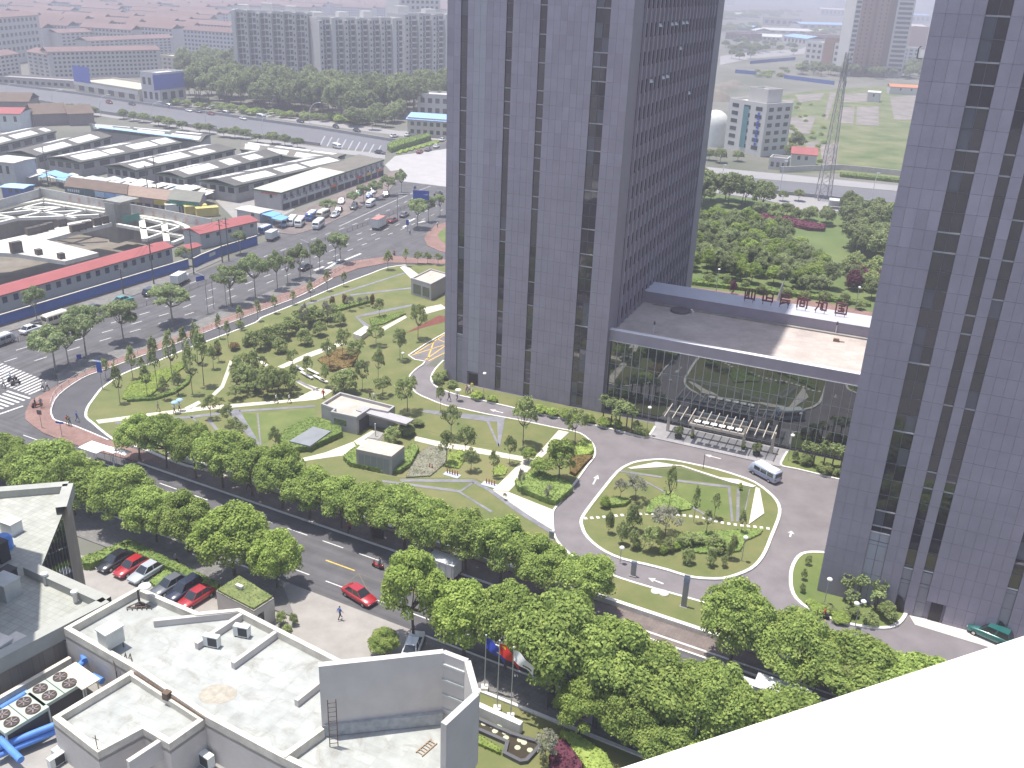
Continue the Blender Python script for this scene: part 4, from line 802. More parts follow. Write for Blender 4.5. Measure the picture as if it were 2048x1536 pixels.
# wing roof, a little lower
ZV = ZW - .35; zv = ZV - .6
RV = [P_(262, 1340, ZV), P_(104, 1434, ZV), P_(195, 1505, ZV), P_(285, 1457, ZV), P_(338, 1488, ZV), P_(412, 1436, ZV)]
VB = thing('white_roof_wing', 'stepped white roof wing at the lower left, beside the chillers', 'building', Vector((P_(240, 1420, zv).x, P_(240, 1420, zv).y, 0)))
b = MB(); b.prism(RV, 0, zv - .02); b.build('wall', wallw, VB); b = MB(); b.sheet(RV, zv); b.build('roof', membr, VB); b = MB(); ring(b, RV, .4, zv - .3, ZV); b.build('parapet', cope, VB)
for dz in (0, .35):
    b = MB(); b.pipe([P_(268, 1345 + dz * 8, ZV + .12 - dz), P_(410, 1437 + dz * 8, ZV + .12 - dz)], .07); b.build('roof_pipe', rust, VB)
b = MB(); p = P_(334, 1390, ZV + .2); b.box(p, (.5, .5, .6), -.4); b.build('pipe_box', rust, VB)
a = P_(270, 1478, ZV - .3); c = P_(330, 1488, ZV); b = MB(); b.bar(P_(258, 1540, ZV - 1), P_(326, 1495, ZV - 1), .35, 1.6); b.build('return_wall', wallw, VB)
# terrace with the machines
zc = ZW - 4.0
TR = [P_(-120, 1330, zc), P_(10, 1300, zc), P_(150, 1270, zc), P_(300, 1330, zc), P_(470, 1430, zc), P_(700, 1600, zc), P_(300, 1760, zc), P_(-200, 1760, zc)]
b = MB(); b.prism(TR, 0, zc); b.build('service_terrace', conc, label='low grey service terrace holding the chillers between the two foreground roofs', cat='terrace')
lw_ = pxs('-60,1428 140,1314', zc + 1.6); b = MB(); ribbon(b, lw_, .35, zc, zc + 1.6); b.build('terrace_wall', cope, label='cream-topped terrace wall behind the green chillers', cat='wall')
# facade windows of the white block below the roof edge
for x0, x1 in ((430, 459), (464, 498), (508, 518)):
    a = P_(x0, 1434 + (x0 - 412) * .54 + 12, ZW - 1.2); c = P_(x1, 1434 + (x1 - 412) * .54 + 12, ZW - 1.2); n_ = (c - a).cross(Vector((0, 0, 1))); n_.normalize(); n_ *= .12; b = MB(); b.add([a + n_ - Vector((0, 0, 1.8)), c + n_ - Vector((0, 0, 1.8)), c + n_, a + n_], [(0, 1, 2, 3)]); b.build('window', winm, WB)
# chillers
def chiller(px, py, lab, rz):
    p = P_(px, py, zc + 2.2); p.z = zc; e = thing('roof_chiller', lab, 'chiller', p, 'green rooftop chillers', rz); q = MB(); L, W_, Hh = 3.3, 2.5, 2.0
    for x in (-L / 2 + .06, L / 2 - .06):
        for y in (-W_ / 2 + .06, W_ / 2 - .06): q = MB(); q.box((x, y, Hh / 2), (.12, .12, Hh)); q.build('leg', galv, e, local=True)
    q = MB(); q.box((0, 0, Hh + .12), (L, W_, .28)); q.build('top_deck', mat('chiller_green', (.38, .44, .38), .5, .1, .08), e, local=True)
    q = MB(); q.box((0, 0, 1.35), (L - .3, W_ - .3, 1.3)); q.build('coil_box', dkm, e, local=True)
    for x in (-.8, .8):
        for y in (-.6, .6):
            f = MB(); f.lathe((x, y, Hh + .26), [(.52, 0), (.52, .1), (.45, .1), (.45, .02)], 16); fo = f.build('fan', mat('fan_rust', (.10, .06, .05), .7), e, local=True)
            f = MB(); f.lathe((x, y, Hh + .3), [(.44, 0), (.43, .02)], 16); f.build('grille', dkm, fo, local=True)
            f = MB()
            for k in range(6): t = k * math.pi / 3; f.bar((x, y, Hh + .36), (x + .42 * math.cos(t), y + .42 * math.sin(t), Hh + .36), .09, .02)
            f.build('blade', mat('fan_grey', (.22, .18, .17), .6), fo, local=True)
    q = MB(); q.box((0, 0, Hh + .275), (.05, W_, .02)); q.build('deck_seam', dkm, e, local=True); return e
d_ = (P_(240, 1280, zc) - P_(60, 1385, zc)); rzc = math.atan2(d_.y, d_.x)
chiller(110, 1374, 'green rooftop chiller with four fans, nearer the white roof', rzc); chiller(36, 1426, 'green rooftop chiller with four fans, cut by the left picture edge', rzc)
pipes = [['-10,1497 110,1450', 1.2], ['-10,1513 112,1462', .7], ['0,1478 42,1520', 1.5], ['0,1418 55,1385', 1.0], ['150,1340 168,1322', 1.8], ['170,1322 166,1308', 2.0], ['185,1352 205,1362', 1.5]]
for i, (s, dz) in enumerate(pipes):
    a, c = pxs(s, zc + dz); b = MB(); b.tube(a, c, .26, n=10); b.build('cooling_pipe', bluep, label=['upper of the two long blue cooling pipes at the bottom left corner', 'lower of the two long blue cooling pipes at the bottom left corner', 'blue pipe elbow rising at the left edge over the twin pipes', 'blue pipe behind the left chiller', 'blue pipe stub right of the ribbed panel', 'short upright blue pipe against the white wall', 'blue pipe end below the ribbed panel'][i], cat='pipe', group='blue cooling pipes')
p = P_(158, 1352, zc + 2.2); b = MB(); b.box(p, (3.2, 1.5, .1), rzc - 1.5708)
for k in range(10): b.bar(p + Vector((math.cos(rzc), math.sin(rzc), 0)) * (-.66 + k * .145) + Vector((math.sin(rzc), -math.cos(rzc), 0)) * 1.5 + Vector((0, 0, .07)), p + Vector((math.cos(rzc), math.sin(rzc), 0)) * (-.66 + k * .145) - Vector((math.sin(rzc), -math.cos(rzc), 0)) * 1.5 + Vector((0, 0, .07)), .07, .06)
for sx, sy in ((1, 1), (-1, 1), (1, -1), (-1, -1)): b.box(p + Vector((math.cos(rzc) * sx * .6 - math.sin(rzc) * sy * 1.4, math.sin(rzc) * sx * .6 + math.cos(rzc) * sy * 1.4, -1.1)), (.08, .08, 2.2))
b.build('ribbed_panel', mat('panel_cream', (.62, .60, .52), .7), label='cream ribbed panel cover on legs beside the chillers', cat='cover')
# small machines on the roofs
def acunit(px, py, z, lab, rz, s=1.0, grp='white air conditioner units'):
    p = P_(px, py, z); e = thing('air_conditioner', lab, 'air conditioner', p, grp, rz); q = MB(); q.box((0, 0, .42 * s), (.95 * s, .38 * s, .7 * s)); q.build('casing', whitem, e, local=True)
    q = MB(); q.box((.12 * s, -.195 * s, .42 * s), (.58 * s, .02, .56 * s)); q.build('fan_grille', dkm, e, local=True)
    for x in (-.35 * s, .35 * s): q = MB(); q.box((x, 0, .04 * s), (.08, .4 * s, .09 * s)); q.build('foot', dkm, e, local=True)
acunit(425, 1292, zr, 'left of the two white air conditioner units on the main white roof', rzc - 1.2, 1.35); acunit(485, 1272, zr, 'right of the two white air conditioner units on the main white roof', rzc - 1.2, 1.35)
acunit(124, 1512, zc, 'upper white air conditioner unit beside the blue pipes', rzc, 1.2); acunit(115, 1530, zc, 'lower white air conditioner unit beside the blue pipes', rzc, 1.2); acunit(412, 1530, zc, 'white air conditioner unit under the office windows at the bottom edge', rzc - 1.57, 1.5)
p = P_(226, 1297, zr); e = thing('ventilation_box', 'grey-white ventilation box on a rusty frame at the white roof edge', 'vent', p, None, rzc); q = MB(); q.box((0, 0, 1.25), (1.5, 1.2, 1.4)); q.build('casing', galv, e, local=True); q = MB(); q.box((0, 0, 2.0), (1.65, 1.35, .12)); q.build('lid', whitem, e, local=True)
for x in (-.6, .6):
    for y in (-.5, .5): q = MB(); q.box((x, y, .3), (.08, .08, .6)); q.build('leg', rust, e, local=True)
p = P_(238, 1322, zr); b = MB()
for k in range(5): a = p + Vector((.3 * k - .6, .1 * k, 0)); b.tube(a, a + Vector((.2, -.1, .5 + .15 * (k % 2))), .04, n=5); b.tube(a + Vector((.2, -.1, .5)), a + Vector((.6, -.7, -.4)), .04, n=5); b.tube(a + Vector((.6, -.7, -.4)), a + Vector((.6, -.7, -2.4)), .05, n=5)
b.build('pipe_tangle', rust, label='tangle of rusty pipes spilling over the white roof edge', cat='pipes')
p = P_(280, 1212, zr); e = thing('rooftop_antenna', 'dark rooftop floodlight mast with a fan-shaped bracket at the white roof corner', 'mast', p); q = MB(); q.tube(p, p + Vector((0, 0, 1.6)), .1, .08, 7); q.build('mast', dkm, e); q = MB(); q.lathe(p, [(.4, 0), (.4, .15), (.15, .3)], 10); q.build('base', dkm, e)
q = MB(); a0 = P_(254, 1215, zr + .15); a1 = P_(302, 1213, zr + .15); a2 = P_(280, 1203, zr + .6); q.tube(a0, a1, .06); q.tube(a0, a2, .05); q.tube(a1, a2, .05)
for k in range(6): q.tube(a0.lerp(a1, k / 5), a0.lerp(a1, k / 5) + Vector((.1, -.25, 0)), .05)
q.build('bracket', rust, e); q = MB(); q.lathe(p + Vector((.5, .3, 1.65)), [(.1, 0), (.55, .12), (.5, .2), (.1, .25)], 12); q.build('lamp_head', whitem, e); q = MB(); q.tube(p + Vector((0, 0, 1.5)), p + Vector((.5, .3, 1.7)), .05); q.build('arm', dkm, e)
b = MB(); P0 = P_(430, 1388, zr + .012); b.lathe(P0, [(1.3, 0), (1.25, .01)], 16); b.v = [(P0.x + (x - P0.x) * (1.25 if (x - P0.x) > 0 else .9), P0.y + (y - P0.y) * .8, z) for x, y, z in b.v]; b.build('roof_puddle', mat('puddle', (.36, .33, .27), .25, var=.2, scale=2, spec=.6), label='brown puddle lying on the white roof', cat='puddle')
b = MB(); p = P_(195, 1498, ZV); b.tube(p, p + Vector((0, 0, 1.2)), .03); b.tube(p + Vector((-.25, .1, .9)), p + Vector((.25, -.1, .9)), .02); b.build('aerial', rust, label='thin metal aerial on the wing roof corner', cat='aerial')
p = P_(147, 1316, zc); b = MB(); b.box(p + Vector((0, 0, 1.4)), (1.1, 1.1, 1.6), rzc); b.box(p + Vector((0, 0, .3)), (.9, .9, .6), rzc); b.box(p + Vector((0, 0, 2.25)), (1.3, 1.3, .12), rzc); b.build('duct_box', galv, label='galvanised duct box between the two foreground roofs', cat='vent')
# tiled-roof building
ZL = 17.5; zl = ZL - .8
RL_ = [P_(-120, 990, ZL), P_(136, 967, ZL), P_(122, 1014, ZL), P_(78, 1122, ZL), P_(56, 1129, ZL), P_(212, 1199, ZL), P_(0, 1308, ZL), P_(-120, 1372, ZL)]
LB = thing('tiled_roof_building', 'stone building with pale tiled roof terrace at the left edge', 'building', Vector((P_(50, 1150, zl).x, P_(50, 1150, zl).y, 0)))
b = MB(); b.prism(RL_, 0, zl - .02); b.build('wall', stone, LB); b = MB(); b.sheet(RL_, zl); b.build('roof', tiler, LB)
for s in ('-120,990 0,978 136,967', '136,967 122,1014', '56,1129 212,1199', '212,1199 0,1308 -120,1372'):
    p = pxs(s, ZL); b = MB(); ribbon(b, [Vector((q.x, q.y, 0)) for q in p], 1.0, zl - .5, ZL); b.build('coping', mat('coping_stone', (.34, .345, .32), .75, var=.1), LB)
a = P_(121, 1018, ZL); c = P_(79, 1121, ZL); n_ = (c - a).cross(Vector((0, 0, -1))).normalized() * .06
n_ = n_ if n_.x > 0 else -n_
b = MB(); b.add([a + n_ - Vector((0, 0, 12)), c + n_ - Vector((0, 0, 12)), c + n_ - Vector((0, 0, .9)), a + n_ - Vector((0, 0, .9))], [(0, 1, 2, 3)]); b.build('window_wall', winm, LB)
for k in range(9):
    q0 = a.lerp(c, (k + .5) / 9) + n_ * 2; b = MB(); b.bar(q0 - Vector((0, 0, 12)), q0 - Vector((0, 0, .9)), .08, .08); b.build('window_mullion', dkm, LB)
for i, (x, y, w, h, m, nm, lab) in enumerate(((25, 1064, 1.5, 1.2, whitem, 'roof_vent_box', 'white vent box on the tiled roof'), (14, 1190, 1.9, 1.6, galv, 'roof_vent_box', 'large grey duct box on the shaded part of the tiled roof'), (20, 1160, 1.1, 1.1, dkm, 'roof_vent_box', 'dark fan housing beside the large grey duct box'), (4, 1120, 1.2, 1.9, dkm, 'roof_vent_box', 'dark cooling tower at the left edge of the tiled roof'), (0, 1300, 1.6, .9, whitem, 'roof_vent_box', 'white box at the near corner of the tiled roof'), (35, 1290, 1.3, .6, whitem, 'roof_vent_box', 'low white box by the coping of the tiled roof'))):
    p = P_(x, y, zl); e = thing(nm, lab, 'vent', p, None, -.42); q = MB(); q.box((0, 0, h / 2), (w, w * .8, h)); q.build('housing', m, e, local=True); q = MB(); q.box((0, 0, h + .04), (w + .12, w * .8 + .12, .08)); q.build('lid', m if m is not whitem else concw, e, local=True)
p = P_(10, 1096, zl); b = MB(); b.lathe(p, [(.75, 0), (.75, 1.1), (.5, 1.35)], 14); b.build('blue_water_tank', bluep, label='blue round water tank at the left edge of the tiled roof', cat='tank')
for x, y, lab in ((92, 1168, 'left of two short white vent pipes by the stone coping'), (152, 1204, 'right of two short white vent pipes by the stone coping')):
    p = P_(x, y, zl); e = thing('vent_pipe', lab, 'vent', p, 'vent pipes on the tiled roof'); q = MB(); q.tube(p, p + Vector((0, 0, .9)), .2, n=10); q.build('pipe', concw, e); q = MB(); q.tube(p + Vector((0, 0, .9)), p + Vector((0, 0, 1.1)), .3, n=10); q.build('cap', whitem, e)
# tall block added out of view at left, to throw shadow across the tiles
b = MB(); b.prism([P_(-130, 1085, zl), P_(-28, 1078, zl), P_(-60, 1290, zl), P_(-170, 1300, zl)], zl, zl + 30, 0); b.build('shadow_block', stone, label='unseen stone block added beyond the left picture edge to shade the tiled roof', cat='building')
# own building's white ledge at the lower right
ZE = CH - 2.2
e0, e1, e2, e3 = P_(1150, 1566, ZE), P_(2200, 1222, ZE), P_(2400, 1700, ZE), P_(1300, 1900, ZE)
LE = thing('white_ledge', 'sunlit white concrete ledge crossing the lower right corner', 'ledge', Vector((e0.x, e0.y, ZE - .4)))
b = MB(); b.prism([e0, e1, e2, e3], ZE - .4, ZE); b.build('slab', mat('ledge_white', (.72, .675, .60), .8, var=.1, scale=2, bump=.15, bscale=30), LE)
# small grass-roofed gatehouse by the forecourt
zg = 3.0; gp = [P_(432, 1182, zg), P_(478, 1152, zg), P_(548, 1196, zg), P_(508, 1222, zg)]
GH = thing('gatehouse', 'small gatehouse with grass growing on its flat roof', 'building', Vector((gp[3].x, gp[3].y, 0)))
b = MB(); b.prism(gp, 0, zg - .15); b.build('wall', wallw, GH); b = MB(); b.prism(gp, zg - .14, zg); b.build('roof_slab', conc, GH)
hd = hedge('roof_grass', None, '', .25, L_col, z=zg, leaf=.1, pts=[p.lerp(sum(gp, Vector()) / 4, .06) for p in gp], cat=None); hd.location = hd.location - GH.location; hd.parent = GH
b = MB(); c = sum(gp, Vector()) / 4; b.box(c + Vector((-.8, .6, .5)), (.9, .4, .35), -.5); b.build('skylight', whitem, GH)
b = MB(); a = gp[3].lerp(gp[2], .15); c = gp[3].lerp(gp[2], .45); n_ = (c - a).cross(Vector((0, 0, 1))).normalized() * .03; b.add([Vector((a.x, a.y, .9)) + n_, Vector((c.x, c.y, .9)) + n_, Vector((c.x, c.y, 2.2)) + n_, Vector((a.x, a.y, 2.2)) + n_], [(0, 1, 2, 3)]); b.build('window', winm, GH)
trees('bush', 'garden_bush', '563,1250,1222,26 588,1250,1225,20 575,1262,1250,22', '{} flowering shrub beside the gatehouse', 'shrubs beside the gatehouse', 'bush', .03)
# lotus pond, white wall, lawn and flags by the office
slab('office_lawn', '', .1, lawnm, [S(19, 20.5), S(60, 20.5), S(60, 45), S(19, 45)], z0=0)
pond = pxs('930,1430 958,1440 1025,1470 1075,1485 1085,1495 1055,1528 1040,1530 1005,1512 1010,1490 960,1468 925,1455', .1)
b = MB(); ring(b, pond, .35, .0, .5); b.build('pond_rim', mat('rim_dark', (.10, .10, .11), .5), kind='structure')
b = MB(); b.sheet(pond, .2); b.build('pond_water', mat('pond_water', (.06, .05, .035), .08, var=.2, spec=.5), kind='structure')
lil = MB(); lil.lathe((0, 0, 0), [(.3, 0), (.28, .02)], 9); lme = lil.mesh('lily_pad', mat('lily', (.45, .48, .33), .6))
for i, (x, y) in enumerate(((968, 1447), (985, 1452), (1010, 1465), (1012, 1475), (1040, 1480), (1048, 1485), (1035, 1495), (1060, 1500), (990, 1462), (1000, 1450))):
    p = G(x, y, .205); o = bpy.data.objects.new('lily_pad', lme); COL.objects.link(o); o.location = p; tag(o, 'pale lily pad floating on the dark lotus pond', 'lily pad', 'lily pads on the pond')
p0, p1 = G(950, 1425, .1), G(1042, 1466, .1); b = MB(); ribbon(b, [p0, p1], .6, .1, 1.3); t = (p1 - p0).normalized(); b.box(p1 + Vector((0, 0, .6)), (.02, .6, 1.2), math.atan2(t.y, t.x)); b.build('name_wall', kerbm, label='low white name wall between the flagpoles and the lotus pond', cat='wall')
hedge('ground_cover', 'pale shrub strip on the near rim of the lotus pond', '935,1468 960,1478 1000,1503 1000,1512 955,1492 932,1482', .35, L_bri, z=.1, cat='ground cover')
hedge('shrub_bed', 'yellow-green shrub bed right of the lotus pond', '1120,1475 1150,1480 1210,1520 1230,1560 1180,1560 1150,1520', .8, L_bri, z=.1, cat='shrub')
hedge('shrub_bed', 'purple-leaved shrub bed right of the lotus pond', '1100,1490 1130,1492 1165,1530 1160,1560 1100,1560', .7, L_pur, z=.1, cat='shrub')
def flag(bx, by, yt, m, lab, mark, i):
    p = G(bx, by, .1); h = Hz(bx, by, yt, .1); e = thing('flagpole', lab, 'flag', p, 'three flagpoles'); q = MB(); q.tube(p, p + Vector((0, 0, h)), .06, .04, 8); q.build('pole', galv, e); q = MB(); q.lathe(p + Vector((0, 0, h)), [(.02, 0), (.1, .06), (.1, .14), (.02, .2)], 8); q.build('finial', whitem, e); q = MB(); q.box(p + Vector((0, 0, .25)), (.7, .7, .5)); q.build('base_block', kerbm, e)
    q = MB(); nx, nz = 10, 6; vs = []
    d = Vector((math.cos(-.35), math.sin(-.35), 0)); n_ = Vector((-d.y, d.x, 0))
    for a in range(nx + 1):
        for c in range(nz + 1): s = a / nx; vs.append(p + Vector((0, 0, h - .25)) + d * (s * 2.0) + n_ * (.16 * math.sin(s * 7 + c * .4)) + Vector((0, 0, -c / nz * 1.25 - s * s * .9 - s * .35)))
    q.add(vs, [(a * (nz + 1) + c, (a + 1) * (nz + 1) + c, (a + 1) * (nz + 1) + c + 1, a * (nz + 1) + c + 1) for a in range(nx) for c in range(nz)], 0, True)
    for a, c in mark[0]: q.m[a * nz + c] = 1
    q.build('cloth', [m, mark[1]], e)
flag(969, 1380, 1272, mat('flag_blue', (.03, .06, .42), .7, var=.05), 'blue flag with a small white emblem, leftmost of the three flagpoles', ([(7, 3), (7, 2), (6, 3)], whitem), 0)
flag(994, 1422, 1283, mat('flag_red', (.55, .03, .02), .7, var=.05), 'red flag with a yellow star, middle of the three flagpoles', ([(1, 1), (2, 1)], mat('flag_yellow', (.7, .5, .03), .7)), 1)
flag(1021, 1438, 1296, mat('flag_white', (.75, .75, .76), .7, var=.03), 'white flag with dark lettering, rightmost of the three flagpoles', ([(6, 4), (7, 4), (8, 4), (5, 4)], dkm), 2)
# ------------------------------------------------------------------ park buildings
pavw = mat('pavilion_wall', (.36, .345, .35), .8, var=.06, scale=.8)
def rect_from(px4, z): return [G(*[float(q) for q in t.split(',')], z) for t in px4.split()]
# pavilion
zp = (Hz(643, 842, 808) + Hz(715, 874, 834)) / 2; rp = rect_from('642,807 680,784 790,812 776,823 740,816 713,834 661,823 668,817', zp)
PV = thing('park_pavilion', 'flat-roofed grey pavilion with long entrance canopy in the middle of the park', 'building', Vector((rp[0].x, rp[0].y, .14)))
b = MB(); b.prism(rp, .1, zp - .5); b.build('wall', pavw, PV); b = MB(); b.sheet(rp, zp - .48); b.build('roof', mat('pavilion_roof', (.42, .385, .34), .85, var=.2, scale=.5), PV); b = MB(); ring(b, rp, .3, zp - .6, zp); b.build('parapet', pavw, PV)
b = MB(); cp_ = rect_from('712,820 727,811 828,838 812,848', zp - .3); b.prism(cp_, zp - .6, zp - .3); b.build('canopy', mat('canopy_slab', (.36, .35, .36), .7, var=.06), PV)
b = MB(); p = G(751, 876, .14); b.tube(p, Vector((p.x, p.y, zp - .6)), .09, n=8); b.build('canopy_post', whitem, PV)
a, c = rp[6], rp[5]; n_ = (c - a).cross(Vector((0, 0, 1))).normalized() * .04; b = MB(); a1, c1 = a.lerp(c, .12), a.lerp(c, .6); b.add([Vector((a1.x, a1.y, zp * .38)) + n_, Vector((c1.x, c1.y, zp * .38)) + n_, Vector((c1.x, c1.y, zp * .68)) + n_, Vector((a1.x, a1.y, zp * .68)) + n_], [(0, 1, 2, 3)]); b.build('window', winm, PV)
a, c = rp[5], rp[4]; n_ = (c - a).cross(Vector((0, 0, 1))).normalized() * .04; b = MB(); a1, c1 = a.lerp(c, .15), a.lerp(c, .9); b.add([Vector((a1.x, a1.y, .2)) + n_, Vector((c1.x, c1.y, .2)) + n_, Vector((c1.x, c1.y, zp * .75)) + n_, Vector((a1.x, a1.y, zp * .75)) + n_], [(0, 1, 2, 3)]); b.build('entrance', mat('entrance_dark', (.06, .06, .07), .4), PV)
for k in range(3): b = MB(); q = rect_from('728,880 752,862 772,868 760,884', .14); c = sum(q, Vector()) / 4; b.prism([x.lerp(c, .12 * k) for x in q], .1, .2 + .12 * k); b.build('step', conc, PV)
# plant room
zq = 3.2; rq = rect_from('712,898 735,877 809,892 783,913', zq); PR = thing('plant_room', 'small white-roofed plant room with grey louvred panels amid the hedge', 'building', Vector((rq[3].x, rq[3].y, .14)))
b = MB(); b.prism(rq, .1, zq - .12); b.build('wall', pavw, PR); b = MB(); b.prism(rq, zq - .12, zq); b.build('roof', mat('roof_beige', (.45, .40, .35), .85, var=.2, scale=1.2), PR)
lou = mat('louvre_grey', (.25, .27, .31), .5, .2, .05)
for (a, c, n) in ((rq[0], rq[3], 5), (rq[3], rq[2], 2)):
    t = c - a; nn = t.cross(Vector((0, 0, 1))).normalized() * .03
    for i in range(n):
        p0 = a + t * (.06 + .88 * i / n + .01); p1 = a + t * (.06 + .88 * (i + 1) / n - .01); b = MB(); b.add([Vector((p0.x, p0.y, .25)) + nn, Vector((p1.x, p1.y, .25)) + nn, Vector((p1.x, p1.y, 2.6)) + nn, Vector((p0.x, p0.y, 2.6)) + nn], [(0, 1, 2, 3)]); b.build('louvre_panel', lou, PR)
# tank lid, kiosk, concrete bench block
b = MB(); b.prism(rect_from('626,853 662,862 620,892 578,882', 1.25), 1.0, 1.25); b.build('tank_lid', mat('lid_grey', (.21, .225, .24), .7, var=.1), label='flat grey tank lid lying inside the clipped hedge', cat='lid')
zk = Hz(822, 590, 556); rk = rect_from('822,556 861,537 900,548 862,568', zk); KI = thing('kiosk', 'small flat-roofed grey kiosk at the left edge of the left tower', 'building', Vector((rk[0].x, rk[0].y, .14)))
b = MB(); b.prism(rk, .1, zk - .35); b.build('wall', pavw, KI); b = MB(); b.sheet(rk, zk - .3); b.build('roof', MATS['roof_beige'], KI); b = MB(); ring(b, rk, .3, zk - .4, zk); b.build('parapet', pavw, KI)
for f0, f1 in ((.12, .5), (.58, .92)):
    a, c = rk[0], rk[3]; n_ = (c - a).cross(Vector((0, 0, 1))).normalized() * .04; a1, c1 = a.lerp(c, f0), a.lerp(c, f1); b = MB(); b.add([Vector((a1.x, a1.y, .7)) + n_, Vector((c1.x, c1.y, .7)) + n_, Vector((c1.x, c1.y, zk * .72)) + n_, Vector((a1.x, a1.y, zk * .72)) + n_], [(0, 1, 2, 3)]); b.build('window', winm, KI)
b = MB(); b.prism(rect_from('706,667 730,651 742,657 722,672', 1.2), .1, 1.2); b.build('concrete_block', concw, label='pale concrete block wall where the white path reaches the granite edge', cat='wall')
for i, s in enumerate(('592,735 607,745', '615,741 637,752', '602,747 625,760', '627,754 650,766', '640,762 655,768')):
    a, c = pxs(s, .14); b = MB(); b.bar(a + Vector((0, 0, .38)), c + Vector((0, 0, .38)), .5, .14); 
    for f in (.15, .85): b.box(a.lerp(c, f) + Vector((0, 0, .17)), (.3, .4, .34), .3)
    b.build('stone_bench', kerbm, label=f'{ORD[i]} white stone bench from the left in the middle park plaza', cat='bench', group='white stone benches')
for i, (x, y, w) in enumerate(((396, 877, 1.0), (415, 882, .7), (425, 884, .9), (437, 886, .7), (450, 888, .9))):
    b = MB(); b.lathe(G(x, y, .14), [(w * .55, 0), (w * .6, .25), (w * .4, .5), (w * .1, .55)], 8); b.build('white_boulder', kerbm, label=f'{ORD[i]} white boulder from the left beside the street trees', cat='boulder', group='white boulders')
redf = mat('figure_red', (.45, .08, .05), .6)
for (x, y, n, lab) in ((861, 938, 2, 'pale blue mat with two small red figures in the garden bed'), (904, 950, 5, 'pale blue mat with a row of small red figures in the garden bed'), (980, 970, 4, 'pale blue mat with four small red figures beside the stone path')):
    p = G(x, y, .16); e = thing('sculpture_mat', lab, 'sculpture', p, 'sculpture mats', -.45); q = MB(); q.box((0, 0, .03), (2.4 if n > 2 else 1.6, 1.1, .06)); q.build('mat', mat('mat_blue', (.42, .50, .62), .7), e, local=True)
    for k in range(n): q = MB(); q.lathe(((k - (n - 1) / 2) * .42, .1, .06), [(.08, 0), (.11, .3), (.05, .55), (.09, .68), (.03, .8)], 7); q.build('figure', redf, e, local=True)
# ------------------------------------------------------------------ lamps, signs, poles
lampw = mat('lamp_white', (.82, .83, .82), .4, var=.02); poleg = mat('pole_grey', (.36, .37, .39), .5, .3, .06)
def lamp(bx, by, yt, lab, two=False, grp='park lamps', r=.05, z=.14):
    p = G(bx, by, z); h = Hz(bx, by, yt, z); e = thing('park_lamp', lab, 'lamp', p, grp); q = MB(); q.tube(p, p + Vector((0, 0, h * .92)), r, r * .8, 7); q.build('pole', poleg, e)
    for s in ((-1, 1) if two else (1,)):
        c = p + Vector((.45 * s if two else .08, .2 * s if two else 0, h * .92)); q = MB(); q.lathe(c, [(.05, -.05), (.3, .05), (.32, .2), (.2, .32), (.04, .36)], 10); q.build('lamp_head', lampw, e)
        if two: q = MB(); q.tube(p + Vector((0, 0, h * .9)), c, .04, n=5); q.build('arm', poleg, e)
for i, (x, y, t, lab) in enumerate(((967, 800, 744, 'white-headed lamp at the foot of the left tower'), (1293, 870, 812, 'white-headed lamp at the left end of the entrance plaza'), (1576, 921, 868, 'white-headed lamp at the right end of the entrance plaza'), (1483, 1122, 1073, 'white-headed lamp among the ring island shrubs'), (1647, 1214, 1156, 'white-headed lamp at the corner of the right tower'), (805, 726, 706, 'white-headed lamp on the upper park lawn'), (1240, 1125, 1095, 'short white-headed lamp at the lower left of the ring island'))): lamp(x, y, t, lab)
lamp(1710, 1252, 1203, 'double-headed grey lamp on the kerb before the right tower', True)
def pylon(bx, by, yt, lab):
    p = G(bx, by, .05); h = Hz(bx, by, yt, .05); e = thing('sign_pylon', lab, 'sign', p, 'grey sign pylons', YAW); q = MB(); q.box((0, 0, h / 2), (.62, .25, h)); q.build('slab', mat('pylon_grey', (.28, .285, .30), .5), e, local=True); q = MB(); q.box((0, -.02, h * .86), (.66, .27, h * .16)); q.build('blue_head', mat('pylon_blue', (.22, .28, .42), .4), e, local=True); q = MB(); q.box((0, 0, .05), (.9, .5, .1)); q.build('base', conc, e, local=True)
pylon(1266, 1152, 1122, 'slim sign pylon on the south kerb of the ring island'); pylon(1367, 1214, 1150, 'tall grey sign pylon with blue head on the south lawn strip'); pylon(1103, 1078, 1062, 'low dark sign pylon at the drive mouth')
b = MB(); p = G(1406, 938, .15); b.tube(p, p + Vector((0, 0, Hz(1406, 938, 908, .15))), .05, n=6); b.build('marker_post', dkm, label='thin dark marker post on the upper kerb of the ring island', cat='post')
for i, (x, y) in enumerate(((1312, 1183), (1328, 1187))): b = MB(); b.lathe(G(x, y, .15), [(.6, 0), (.6, .12), (.2, .2)], 12); b.build('manhole_cover', kerbm, label=f'{["left", "right"][i]} of two round white manhole covers beside the south drive', cat='manhole')
# planters at the entrance and the drum seats
for x, y, t, w, lab in ((1356, 876, 846, 20, 'left'), (1512, 910, 882, 20, 'right')):
    p = G(x, y, .15); e = thing('planter', f'{lab} dark potted shrub on the entrance plaza under the canopy front', 'planter', p, 'potted shrubs of the entrance'); q = MB(); q.lathe((0, 0, 0), [(.45, 0), (.6, .5), (.55, .52)], 12); q.build('pot', dkm, e, local=True); cm, tm = KIT['bush'][0]; inst('foliage', cm, e, (0, 0, .4), sc=(.8, .8, 1.9))
for x, y, lab in ((1384, 876, 'left'), (1486, 898, 'right')):
    p = G(x, y, .15); e = thing('planter', f'{lab} small pot with yellow flowers at a canopy post', 'planter', p, 'flower pots of the entrance'); q = MB(); q.lathe((0, 0, 0), [(.25, 0), (.33, .3)], 10); q.build('pot', dkm, e, local=True); cm, tm = KIT['bush_bright'][0]; inst('foliage', cm, e, (0, 0, .25), sc=(.4, .4, .6))
